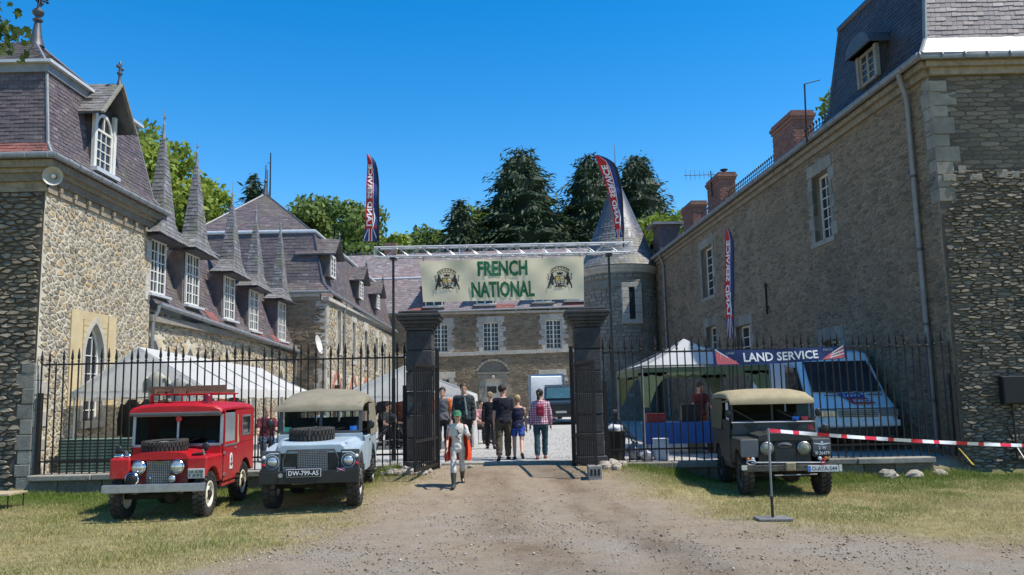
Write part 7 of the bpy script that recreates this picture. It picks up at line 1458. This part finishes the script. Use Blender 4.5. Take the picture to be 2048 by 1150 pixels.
person('blond boy in navy vest and bright blue shorts walking into the yard', (x, y, z), rad(180), bd, [('navy_vest', lambda b: bd.torso(b, .49, .80, .011, .006), cl('vest navy', (.02, .022, .05)), .011), ('blue_shorts', trou(bd, .66, .009, .006), mat('short blue', (.02, .09, .42), (.015, .06, .3), .6), .011), ('trainers', shoe(bd, .005), cl('trainer dark', (.04, .035, .045)), .01)], ('short', blond))
m, t, b, N, L = nodes('pink plaid'); b.inputs['Roughness'].default_value = .9; tc = N('TexCoord'); cc = None
for ax, sc_ in ((0, 19.), (2, 19.)):
    s_ = N('SeparateXYZ'); L(tc.outputs['Object'], s_.inputs[0]); mu = N('Math', operation='MULTIPLY'); mu.inputs[1].default_value = sc_; L(s_.outputs[ax], mu.inputs[0]); fr = N('Math', operation='FRACT'); L(mu.outputs[0], fr.inputs[0]); gt = N('Math', operation='GREATER_THAN'); gt.inputs[1].default_value = .55; L(fr.outputs[0], gt.inputs[0])
    if cc is None: cc = gt.outputs[0]
    else: ad = N('Math', operation='ADD'); L(cc, ad.inputs[0]); L(gt.outputs[0], ad.inputs[1]); hv = N('Math', operation='MULTIPLY'); hv.inputs[1].default_value = .5; L(ad.outputs[0], hv.inputs[0]); cc = hv.outputs[0]
r_ = N('ValToRGB'); ramp(r_, [(0, (.62, .5, .54)), (.5, (.42, .17, .25)), (1, (.2, .05, .12))]); L(cc, r_.inputs[0]); L(r_.outputs[0], b.inputs['Base Color']); plaid = m
bd = Body(1.62, ((8, 4), (-8, 6)), ((4, 14, 14), (4, 14, 14)), 2, (-20, 4), 1.05); x, y, z = at(1083, 918)
def packx(T, bd, o):
    b = MB(); c = bd.p((0, .095, .69)); h = bd.h; b.box(c.x-.052*h, c.x+.052*h, c.y-.02*h, c.y+.03*h, c.z-.075*h, c.z+.07*h); pk_ = b.build('backpack', mat('crimson cloth', (.3, .015, .05), (.22, .01, .035), .7), T, bevel=.035, seg=3)
    b = MB(); b.box(c.x-.042*h, c.x+.042*h, c.y+.03*h, c.y+.045*h, c.z-.065*h, c.z-.005*h); b.build('backpack_pocket', MT['crimson cloth'], pk_, bevel=.015)
    for sd in (-1, 1): MB().tube([c+V((sd*.03*h, 0, .06*h)), bd.p((sd*.05, .0, .835)), bd.p((sd*.06, -.08, .76)), c+V((sd*.05*h, -.02*h, -.05*h))], .008*h, 6).build('strap', MT['crimson cloth'], pk_)
person('woman in pink plaid shirt with a crimson backpack and ponytail', (x, y, z), rad(180), bd, [('plaid_shirt', top(bd, 1.9, .014, .47), plaid, .012), ('teal_jeans', trou(bd, 1.95, .009), cl('teal denim', (.03, .075, .095)), .012), ('shoes', shoe(bd, .004), cl('tan shoe', (.25, .1, .07)), .01)], ('pony', darkh), packx)
bd = Body(1.6, ((-14, 16), (14, 4)), ((12, 12, 10), (-12, 10, 14)), 2, (-15, 0), 1.0); x, y, z = at(982, 898)
person('light haired woman in black top and trousers walking towards the tent', (x, y, z), rad(182), bd, [('black_top', top(bd, 1.9, .012, .49), cl('black knit', (.014, .013, .016)), .012), ('black_trousers', trou(bd), cl('black trouser', (.016, .016, .018)), .012), ('shoes', shoe(bd), MT['black shoe'], .01)], ('curly', greyh))
bd = Body(1.75, ((10, 4), (-8, 10)), ((6, 8, 14), (-6, 8, 14)), 0, (0, 4), 1.0); x, y, z = at(886, 905)
def sleeves(b): bd.arms(b, .95, .014)
person('young man in grey tee with orange sleeves and black trousers facing the gate', (x, y, z), rad(0), bd, [('grey_shirt', lambda b: bd.torso(b, .49, .83, .012, .004), cl('tee grey', (.13, .13, .14)), .012), ('orange_sleeves', sleeves, cl('sleeve orange', (.7, .14, .02)), .012), ('black_trousers', trou(bd), MT['black trouser'], .012), ('sandals', shoe(bd, .003), cl('pale sandal', (.35, .25, .18)), .01)], ('short', darkh))
bd = Body(1.82, ((8, 4), (-6, 6)), ((10, 10, 20), (0, 10, 20)), 0, (8, 8), 1.12); x, y = P(928, 850, 20.7).x, 20.7
def zipx(T, bd, o): MB().bar(bd.p((.02, -.095, .80)), bd.p((.05, -.1, .56)), .03, .01, (0, 1, 0)).build('jacket_flash', cl('pale flash', (.4, .5, .52)), T)
person('tall man in dark rain jacket behind the child', (x, y, YARD), rad(0), bd, [('dark_jacket', top(bd, 1.92, .02, .47), cl('jacket green black', (.03, .04, .042)), .012), ('trousers', trou(bd), cl('charcoal trouser', (.03, .03, .035)), .012), ('shoes', shoe(bd), MT['black shoe'], .01)], ('short', brownh), zipx)
bd = Body(1.6, ((4, 4), (-4, 6)), ((6, 10, 60), (0, 14, 40)), 0); x, y = P(866, 850, 22.5).x, 22.5
person('person in pink top half hidden behind the open gate leaf', (x, y, YARD), rad(20), bd, [('pink_top', top(bd, .7, .012, .49), cl('pink knit', (.6, .25, .3)), .012), ('trousers', trou(bd), cl('plum trouser', (.08, .03, .05)), .012), ('shoes', shoe(bd), MT['black shoe'], .01)], ('short', brownh))
bd = Body(1.72, ((2, 2), (-2, 2)), ((20, 10, 50), (24, 10, 60)), 6, (20, 12)); x, y = P(1398, 800, 21.4).x, 21.4
person('stall keeper in maroon tee behind the blue table', (x, y, YARD), rad(10), bd, [('maroon_shirt', top(bd, .6, .012, .49), cl('maroon tee', (.14, .03, .035)), .012), ('orange_shorts', trou(bd, .9, .014), cl('orange short', (.45, .1, .02)), .012), ('shoes', shoe(bd), MT['black shoe'], .01)], ('short', darkh))
# seated and standing visitors in the shade of the tents
chw = cl('white plastic', (.6, .6, .58))
def chair(x, y, rz, label, m__=None):
    m__ = m__ or blackp; T = thing('folding_chair', label, 'chair', (0, 0, 0), 'folding chairs by the tents'); MB().box(-.21, .21, -.22, .2, .42, .45).build('seat', m__, T, bevel=.01); MB().box(-.21, .21, .2, .23, .6, .85).build('backrest', m__, T, bevel=.01)
    for sx in (-.19, .19):
        MB().tube([(sx, -.2, 0), (sx, -.18, .43)], .012, 6).build('leg', zinc, T); MB().tube([(sx, .24, 0), (sx, .19, .45), (sx, .22, .85)], .012, 6).build('leg', zinc, T)
    move(T, (x, y, YARD), rz)
def sitter(label, x, y, rz, shirt, trs, hair, chl):
    bd = Body(1.7, ((82, 84), (82, 84)), ((30, 10, 50), (30, 12, 60)), 4, (random.uniform(-20, 20), 6), 1.05); o = person(label, (x, y, YARD), rz, bd, [('shirt', top(bd, .7, .013, .53), shirt, .013), ('trousers', trou(bd), trs, .013), ('shoes', shoe(bd), MT['black shoe'], .012)], hair); chair(x-math.sin(rz)*.0, y+.0, rz, chl)
bk_, jn = cl('dark wool', (.02, .02, .022)), cl('denim', (.04, .06, .1))
sitter('seated visitor in maroon jumper between the two parked cars', P(533, 880, 20.4).x, 20.4, rad(20), cl('maroon jumper', (.12, .02, .03)), jn, ('short', greyh), 'black folding chair under the visitor in maroon jumper')
sitter('seated visitor in pink top beyond the child', P(962, 860, 26.2).x, 26.2, rad(30), cl('dusty pink', (.5, .25, .26)), bk_, ('short', darkh), 'black folding chair under the visitor in pink top')
sitter('seated visitor in white shirt seen through the pale blue car', P(640, 850, 21.5).x, 21.5, rad(-30), chw, jn, ('short', brownh), 'black folding chair under the visitor in white shirt')
sitter('seated visitor in grey jumper in the shade of the second tent', P(775, 870, 24.6).x, 24.6, rad(40), cl('grey jumper', (.1, .1, .1)), bk_, ('short', darkh), 'black folding chair under the visitor in grey jumper')
for px_, Y_, hh_, c, lab, hr in ((768, 26.0, 1.72, (.02, .02, .024), 'standing visitor in black at the back of the second tent', darkh), (796, 25.2, 1.66, (.08, .03, .02), 'standing visitor in rust brown top by the lifting stand', brownh), (812, 26.4, 1.78, (.03, .04, .06), 'standing visitor in navy jumper beside the gate pillar', darkh)):
    bd = Body(hh_, ((3, 2), (-3, 4)), ((10, 10, 40), (6, 10, 20)), 2, (random.uniform(-40, 40), 6)); x = P(px_, 850, Y_).x; person(lab, (x, Y_, YARD), rad(random.uniform(-60, 60)), bd, [('shirt', top(bd, 1.8, .013, .49), cl('top '+lab[-14:], c), .013), ('trousers', trou(bd), bk_, .013), ('shoes', shoe(bd), MT['black shoe'], .012)], ('short', hr))
dg = bpy.context.evaluated_depsgraph_get(); dg.update()
for o in PEND:
    me = bpy.data.meshes.new_from_object(o.evaluated_get(dg), depsgraph=dg); o.modifiers.clear(); me.name = o.data.name; o.data = me
    if o.name.split('.')[0] not in ('body', 'hair', 'shoes', 'trainers', 'sandals', 'rubber_boots'):      # cloth folds
        sd_ = random.uniform(0, 50); nv = len(me.vertices); co = np.empty(nv*3, np.float32); me.vertices.foreach_get('co', co); no = np.array([v.normal[:] for v in me.vertices], np.float32); co = co.reshape(-1, 3)
        d_ = np.array([mnoise.noise(V((c[0]*9+c[2]*5+sd_, c[1]*9, c[2]*13)))+.6*mnoise.noise(V((c[0]*20, c[1]*20+sd_, c[2]*24))) for c in co], np.float32)*.011; me.vertices.foreach_set('co', (co+no*d_[:, None]).ravel()); me.update()
    me.polygons.foreach_set('use_smooth', [True]*len(me.polygons))
# ================================================================== trees
def foliage(name, stops, tr=(.2, .3, .06), tw=.3):
    m, t, b, N, L = nodes(name); b.inputs['Roughness'].default_value = .6; b.inputs['Specular IOR Level'].default_value = .25; at_ = N('Attribute', attribute_name='cv'); r_ = N('ValToRGB'); ramp(r_, stops); L(at_.outputs['Fac'], r_.inputs[0]); L(r_.outputs[0], b.inputs['Base Color'])
    if tw: ts = N('BsdfTranslucent'); ms = N('MixShader'); ms.inputs[0].default_value = tw; sc_ = N('VectorMath', operation='SCALE'); sc_.inputs['Scale'].default_value = 1.5; L(r_.outputs[0], sc_.inputs[0]); L(sc_.outputs[0], ts.inputs[0]); L(b.outputs[0], ms.inputs[1]); L(ts.outputs[0], ms.inputs[2]); L(ms.outputs[0], t.nodes['Material Output'].inputs[0])
    return m
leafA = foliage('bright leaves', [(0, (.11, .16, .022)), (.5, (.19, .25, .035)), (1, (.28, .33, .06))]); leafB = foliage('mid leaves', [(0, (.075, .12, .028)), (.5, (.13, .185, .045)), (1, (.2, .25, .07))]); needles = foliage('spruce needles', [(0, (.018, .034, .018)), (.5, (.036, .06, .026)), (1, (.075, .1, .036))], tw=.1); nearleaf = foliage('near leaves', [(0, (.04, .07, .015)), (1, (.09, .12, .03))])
bark = mat('bark', (.09, .07, .05), (.05, .04, .03), .95, 6, .6, 20)
def cards(c, size, asp=1.5, nrm=None, dirn=None, droop=0.):
    """leaf-sized quads at points c (n,3)"""
    n = len(c); d = rng.normal(size=(n, 3)) if dirn is None else dirn+rng.normal(size=(n, 3))*.35; d[:, 2] -= droop; d /= np.linalg.norm(d, axis=1, keepdims=True)
    q = rng.normal(size=(n, 3)) if nrm is None else nrm+rng.normal(size=(n, 3))*.6; s = np.cross(d, q); s /= np.linalg.norm(s, axis=1, keepdims=True)+1e-9; z = (size*rng.uniform(.6, 1.4, n))[:, None]
    return np.stack([c-d*z*asp*.5, c+s*z*.42, c+d*z*asp*.6, c-s*z*.42], 1).reshape(-1, 3)
def quads(n): return np.arange(n*4).reshape(n, 4)
def dec_tree(label, x, y, h, rad_, m__, n=6000, size=.3, zlow=.3, seed=1, name='broadleaf_tree', group='trees behind the buildings'):
    T = thing(name, label, 'tree', (x, y, 0), group); r = np.random.default_rng(seed); b = MB(); b.tube([(x, y, -.3), (x+.1, y, h*.3), (x, y+.1, h*.6), (x+.1, y, h*.85)], [h*.022, h*.017, h*.01, .03], 8); lobes = []
    nl = 16
    for k in range(nl):
        t = r.uniform(zlow, .92); a = r.uniform(0, 6.28); rr = rad_*(1-abs((t-.55)/.55)**2.2)*r.uniform(.25, .8); c = np.array([x+math.cos(a)*rr, y+math.sin(a)*rr, h*t]); lobes.append((c, rad_*r.uniform(.32, .55))); b.tube([(x, y, h*t*.6), tuple(c)], [h*.007, .03], 5)
    lobes.append((np.array([x, y, h*.88]), rad_*.38)); b.build('trunk', bark, T, smooth=True); P_ = []; cv = []
    wt = np.array([l[1]**2 for l in lobes]); wt /= wt.sum(); idx = r.choice(len(lobes), n, p=wt); dv = r.normal(size=(n, 3)); dv /= np.linalg.norm(dv, axis=1, keepdims=True); rd = np.cbrt(r.uniform(.25, 1., n))*(1+.12*r.normal(size=n)); C_ = np.array([l[0] for l in lobes])[idx]; R_ = np.array([l[1] for l in lobes])[idx]
    pts = C_+dv*(R_*rd)[:, None]*np.array([1, 1, .82]); v = cards(pts, np.full(n, size), 1.3, dv); tone = np.clip(.5+.22*r.normal(size=n)+.15*r.normal(size=len(lobes))[idx], 0, 1); part(np_mesh('crown', v, quads(n), m__, tone), 'crown', T, kind='stuff'); return T
def spruce(label, x, y, h, rb, seed=1, zb=.06, group='spruces behind the main house'):
    T = thing('spruce_tree', label, 'tree', (x, y, 0), group); r = np.random.default_rng(seed); MB().tube([(x, y, -.3), (x, y, h*.5), (x, y, h*.985)], [h*.016, h*.01, .02], 8).build('trunk', bark, T, smooth=True); pts = []; dr = []; tn = []
    z = h*zb
    while z < h*.985:
        t = z/h; R = rb*((1-t)**.62)*(1.0 if t > .12 else .8)*r.uniform(.84, 1.14)+.12; nb = int(14+22*(1-t)); a0 = r.uniform(0, 6.28)
        for k in range(nb):
            a = a0+6.283*k/nb+r.normal()*.15; L_ = R*r.uniform(.75, 1.12); ns = max(3, int(L_/.13)); dx, dy = math.cos(a), math.sin(a); tb = r.uniform(.2, .8)
            for i in range(ns):
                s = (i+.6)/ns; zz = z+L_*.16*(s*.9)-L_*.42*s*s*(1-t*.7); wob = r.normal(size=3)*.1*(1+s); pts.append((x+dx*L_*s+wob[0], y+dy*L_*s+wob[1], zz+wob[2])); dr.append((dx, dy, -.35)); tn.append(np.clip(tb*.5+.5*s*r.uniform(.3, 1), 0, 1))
        z += h*.0165+.12
    ck = MB(); ck.loft([[V((x+math.cos(a)*rr*(1+.2*math.sin(a*5+k*1.3)), y+math.sin(a)*rr*(1+.2*math.sin(a*4+k)), h*t)) for a in np.linspace(0, 6.2832, 15)[:-1]] for k, t in enumerate(np.linspace(zb, .95, 26)) for rr in (rb*((1-t)**.62)*.62*(1+.16*(-1)**k),)]); ck.build('inner_branches', needles, T)
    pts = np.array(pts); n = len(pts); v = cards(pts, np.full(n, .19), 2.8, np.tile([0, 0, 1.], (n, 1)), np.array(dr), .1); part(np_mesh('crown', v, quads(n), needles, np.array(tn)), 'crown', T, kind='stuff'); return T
def tx(px_, py_, Y): q = P(px_, py_, Y); return q.x, Y, q.z
x, y, h = tx(350, 252, 50); dec_tree('broad bright green tree rising behind the spired dormer wing', x, y, h, 3.9, leafA, 9000, .3, .35, 3); x, y, h = tx(272, 226, 56); dec_tree('bright green tree between the pavilion roof and the nearest spire', x, y, h, 3.6, leafA, 5000, .3, .4, 4); x, y, h = tx(405, 320, 52); dec_tree('lower bright green tree beside the broad one behind the spires', x, y, h, 2.6, leafA, 4000, .3, .35, 5)
x, y, h = tx(508, 348, 62); spruce('small dark spruce beside the mast of the hipped roof', x, y, h, 3.6, 6, .3)
for i, (a, c, Y_, R_, m__, lab) in enumerate(((562, 402, 72, 3.2, leafB, 'green tree behind the peak of the hipped roof'), (618, 384, 75, 3.4, leafB, 'tall loose green tree next to the hipped roof'), (668, 366, 77, 3.6, leafB, 'tallest loose green tree between the hipped roof and upright feather flag'), (716, 380, 74, 3.2, leafB, 'green tree directly behind the upright feather flag'), (762, 446, 78, 3.2, leafA, 'low yellow green tree beside the upright feather flag'), (812, 452, 80, 3.4, leafB, 'rounded green tree above the chimney of the main house'), (866, 432, 82, 3.8, leafB, 'rounded green tree before the small dark spruce'), (962, 395, 84, 4.0, leafA, 'pale green tree between the two dark spruces'), (1335, 410, 74, 3.2, leafA, 'yellow green tree beyond the ridge of the manor wing'), (1300, 425, 78, 3.6, leafB, 'green tree behind the conical tower roof'), (1130, 430, 90, 4, leafB, 'green tree deep between the tall spruces'), (590, 420, 86, 4.5, leafA, 'yellow green tree low behind the hipped roof edge'), (740, 415, 88, 4.4, leafB, 'green tree deep behind the upright feather flag'), (838, 440, 90, 4.4, leafA, 'yellow green tree beneath the small dark spruce'), (992, 430, 90, 4.4, leafB, 'green tree in the shade of the massive spruce'))):
    x, y, h = tx(a, c, Y_); dec_tree(lab, x, y, h, R_, m__, 4200, .38, .3, 20+i)
for i, (a, c, Y_, R_, lab) in enumerate(((920, 394, 74, 5.4, 'small dark spruce between rounded green trees'), (1040, 290, 76, 10.6, 'massive dark spruce rising above the main house'), (1176, 302, 78, 8.4, 'tall dark spruce behind the leaning feather flag'), (1272, 300, 80, 9.0, 'tall dark spruce beyond the conical tower roof'), (1128, 420, 80, 4.6, 'short dark spruce filling the gap beside the massive one'))):
    x, y, h = tx(a, c, Y_); spruce(lab, x, y, h, R_, 40+i, .1)
x, y, h = tx(1660, 138, 40); dec_tree('green tree showing past the dark mansard of the manor wing', x+1.0, y, h, 2.2, leafB, 3500, .26, .4, 61)
n = 26000; px_ = rng.uniform(-60, 60, n); hb = 20+1.6*np.sin(px_*.21)+1.2*np.sin(px_*.53+1)+.8*np.sin(px_*1.7); pz = hb*np.sqrt(rng.uniform(0.02, 1, n)); pts = np.stack([px_, 100+rng.uniform(-4, 4, n)+(hb-pz)*-.2, pz], 1)
wood_ = part(np_mesh('distant_woodland', cards(pts, np.full(n, .75), 1.2), quads(n), leafB, np.clip(.4+.25*rng.normal(size=n), 0, 1)), 'distant_woodland', None); tag(wood_, 'dense green woodland closing the view behind the main house', 'woodland', kind='stuff')
# branch of a near tree reaching into the upper corner
q = P(14, 50, 8.2); T = thing('overhanging_tree', 'leafy tree whose branch tip reaches over the pavilion roof', 'tree', (-9.5, 7.5, 0)); b = MB(); b.tube([(-9.5, 7.5, -.2), (-9.3, 7.5, 3), (-9.0, 7.6, 5), (-9.2, 7.8, 7.5)], [.25, .2, .16, .06], 10); b.tube([(-9.05, 7.6, 4.8), (-7.6, 7.9, 6.2), (q.x-.5, 8.1, q.z+.35), tuple(q)], [.1, .06, .03, .008], 6); b.tube([(-9.1, 7.7, 6), (-8.6, 7.2, 7.4), (-7.8, 7.2, 8)], [.08, .05, .02], 6); b.build('trunk', bark, T, smooth=True)
pts = np.concatenate([np.array([q])+rng.normal(size=(150, 3))*np.array([.13, .22, .15])+np.array([-.13, 0, 0]), np.array([[q.x-1.1, 8.1, q.z+.3]])+rng.normal(size=(260, 3))*np.array([.4, .5, .4]), np.array([[-9., 7.6, 7.4]])+rng.normal(size=(900, 3))*np.array([.8, .9, .7])]); nn_ = len(pts)
c_ = pts; d = rng.normal(size=(nn_, 3)); d[:, 2] -= .7; d /= np.linalg.norm(d, axis=1, keepdims=True); s = np.cross(d, rng.normal(size=(nn_, 3))); s /= np.linalg.norm(s, axis=1, keepdims=True); z_ = rng.uniform(.06, .11, nn_)[:, None]
lp = [(-.5, 0), (-.25, .45), (-.1, .3), (.15, .55), (.25, .25), (.8, 0), (.25, -.25), (.15, -.55), (-.1, -.3), (-.25, -.45)]; v = np.stack([c_+d*z_*a+s*z_*e for a, e in lp], 1).reshape(-1, 3)
part(np_mesh('leaves', v, np.arange(nn_*10).reshape(nn_, 10), nearleaf, rng.uniform(0, 1, nn_)), 'leaves', T, kind='stuff')
# ================================================================== grass, weeds, pebbles
def spread(n, y0, y1):
    y = np.sqrt(rng.uniform(y0*y0, y1*y1, n)); x = rng.uniform(-.68, .68, n)*y; return x, y
gmat = foliage('grass blades', [(0, (.46, .37, .18)), (.35, (.36, .31, .125)), (.6, (.23, .24, .07)), (1, (.11, .17, .024))], tw=.25)
def blades(x, y, hgt, wid, cv, name, label, cat='grass'):
    n = len(x); z = gz(x, y)-.004; a = rng.uniform(0, 6.283, n); la = rng.uniform(0, 6.283, n); ln = hgt*rng.uniform(.2, 1.1, n); ca, sa = np.cos(a)*wid*.5, np.sin(a)*wid*.5
    v = np.stack([np.stack([x-ca, y-sa, z], 1), np.stack([x+ca, y+sa, z], 1), np.stack([x+np.cos(la)*ln, y+np.sin(la)*ln, z+hgt], 1)], 1).reshape(-1, 3)
    o = part(np_mesh(name, v, np.arange(n*3).reshape(n, 3), gmat, cv), name, None); tag(o, label, cat, kind='stuff')
def gnoise(x, y, s, seed):            # cheap value noise for many points
    g_ = np.random.default_rng(seed).uniform(-1, 1, (64, 64)); u, v = (x*s) % 64, (y*s) % 64; i, j = u.astype(int), v.astype(int); fu, fv = u-i, v-j; i1, j1 = (i+1) % 64, (j+1) % 64; fu = fu*fu*(3-2*fu); fv = fv*fv*(3-2*fv)
    return (g_[i, j]*(1-fu)+g_[i1, j]*fu)*(1-fv)+(g_[i, j1]*(1-fu)+g_[i1, j1]*fu)*fv
x, y = spread(330000, 8.4, 17.55); sdv = poly_sd(x, y)+gnoise(x, y, 1.1, 5)*.5+gnoise(x, y, 3.1, 6)*.25; pr = np.clip(.62-sdv*.9, 0, 1)*np.clip(.75+.5*gnoise(x, y, 2.0, 8), .12, 1); k = (rng.uniform(0, 1, len(x)) < pr) & ~((y > 17.45)); x, y, sdv = x[k], y[k], sdv[k]
gr_ = np.clip(sst(14.0, 17.3, y)*.75+gnoise(x, y, .55, 11)*.3+gnoise(x, y, 2.3, 12)*.22+.2+rng.normal(size=len(x))*.2+.16*sst(-4, -8, x)-np.clip(.4+sdv*.5, 0, .4), 0, 1)
blades(x, y, (.026+.03*np.clip(gr_, 0, 1)+.045*np.clip(gnoise(x, y, 2.7, 14), 0, 1)*np.clip(gnoise(x, y, .7, 15)+.4, 0, 1))*rng.uniform(.5, 1.5, len(x)), rng.uniform(.007, .014, len(x)), gr_, 'short_grass', 'short dry mown grass on either side of the drive')
x = np.concatenate([rng.uniform(-10.2, -2.4, 14000), rng.uniform(2.0, 9.6, 14000)]); y = 17.5-np.abs(rng.normal(size=len(x)))*.42; dn = gnoise(x, y*0, .9, 17); k = (rng.uniform(0, 1, len(x)) < np.clip(.55+.6*dn, .05, 1)) & (poly_sd(x, y) < .1); x, y, dn = x[k], y[k], dn[k]
blades(x, y, (.07+.09*np.clip(dn+.3, 0, 1))*rng.uniform(.4, 1.4, len(x))*np.clip(1.1-(17.5-y)*.9, .35, 1), rng.uniform(.010, .018, len(x)), np.clip(.85+.15*rng.normal(size=len(x)), 0, 1), 'verge_grass', 'fresh green uncut grass along the foot of the plinths')
pmat = piece_mat('pebbles', [(0, (.12, .09, .06)), (.3, (.3, .24, .175)), (.6, (.2, .16, .12)), (.85, (.4, .35, .28)), (1, (.5, .45, .38))], bump=.2)
x, y = spread(46000, 8.3, 18.0); sdv = poly_sd(x, y)+gnoise(x, y, 1.3, 23)*.3; den = np.clip(.16+.5*np.clip((13.5-y)/4, 0, 1)+.45*gnoise(x, y, .5, 25), .05, .8); k = (sdv > -.1) & (rng.uniform(0, 1, len(x)) < den); x, y = x[k], y[k]; n = len(x); s = np.exp(rng.normal(size=n)*.45)*.0085; s = np.minimum(s, .026)
oc = np.array([(1, 0, 0), (0, 1, 0), (-1, 0, 0), (0, -1, 0), (0, 0, .75), (0, 0, -.5)]); ff = np.array([(0, 1, 4), (1, 2, 4), (2, 3, 4), (3, 0, 4), (1, 0, 5), (2, 1, 5), (3, 2, 5), (0, 3, 5)])
def pebs(x, y, s, name, label):
    n = len(x); a = rng.uniform(0, 6.28, n); ca, sa = np.cos(a), np.sin(a); o = oc[None]*rng.uniform(.65, 1.35, (n, 6, 1))*s[:, None, None]; v = np.stack([o[..., 0]*ca[:, None]-o[..., 1]*sa[:, None]+x[:, None], o[..., 0]*sa[:, None]+o[..., 1]*ca[:, None]+y[:, None], o[..., 2]+(gz(x, y)+s*.25)[:, None]], -1).reshape(-1, 3)
    f = (ff[None]+(np.arange(n)*6)[:, None, None]).reshape(-1, 3); tag(part(np_mesh(name, v, f, pmat, np.repeat(rng.uniform(0, 1, n), 8)), name, None), label, 'gravel', kind='stuff')
pebs(x, y, s, 'drive_gravel', 'loose grey and brown gravel scattered over the earthen drive')
y = 18.4*(36/18.4)**rng.uniform(0, 1, 14000); x = rng.uniform(-.2, .2, 14000)*y; pmat = piece_mat('pale pebbles', [(0, (.4, .385, .35)), (.5, (.5, .485, .45)), (1, (.6, .58, .54))], bump=.2, damt=0); pebs(x, y, np.exp(rng.normal(size=14000)*.3)*.011, 'yard_gravel', 'pale gravel of the courtyard inside the gate')

# dry leaves and straw blown over the drive
x, y = spread(5200, 8.4, 17.8); k = poly_sd(x, y)+gnoise(x, y, 1.3, 23)*.3 > -.4; x, y = x[k], y[k]; n = len(x); a = rng.uniform(0, 6.283, n); sz = rng.uniform(.008, .022, n); z = gz(x, y)+.006; dx, dy = np.cos(a)*sz, np.sin(a)*sz
v = np.stack([np.stack([x-dx, y-dy, z], 1), np.stack([x+dy*.4, y-dx*.4, z+.004], 1), np.stack([x+dx, y+dy, z+rng.uniform(0, .014, n)], 1), np.stack([x-dy*.4, y+dx*.4, z+.006], 1)], 1).reshape(-1, 3)
tag(part(np_mesh('leaf_litter', v, quads(n), foliage('dry litter', [(0, (.1, .06, .03)), (.5, (.24, .16, .07)), (1, (.38, .29, .13))], tw=0), rng.uniform(0, 1, n)), 'leaf_litter', None), 'scattered dry leaves and straw lying on the drive', 'leaf litter', kind='stuff')
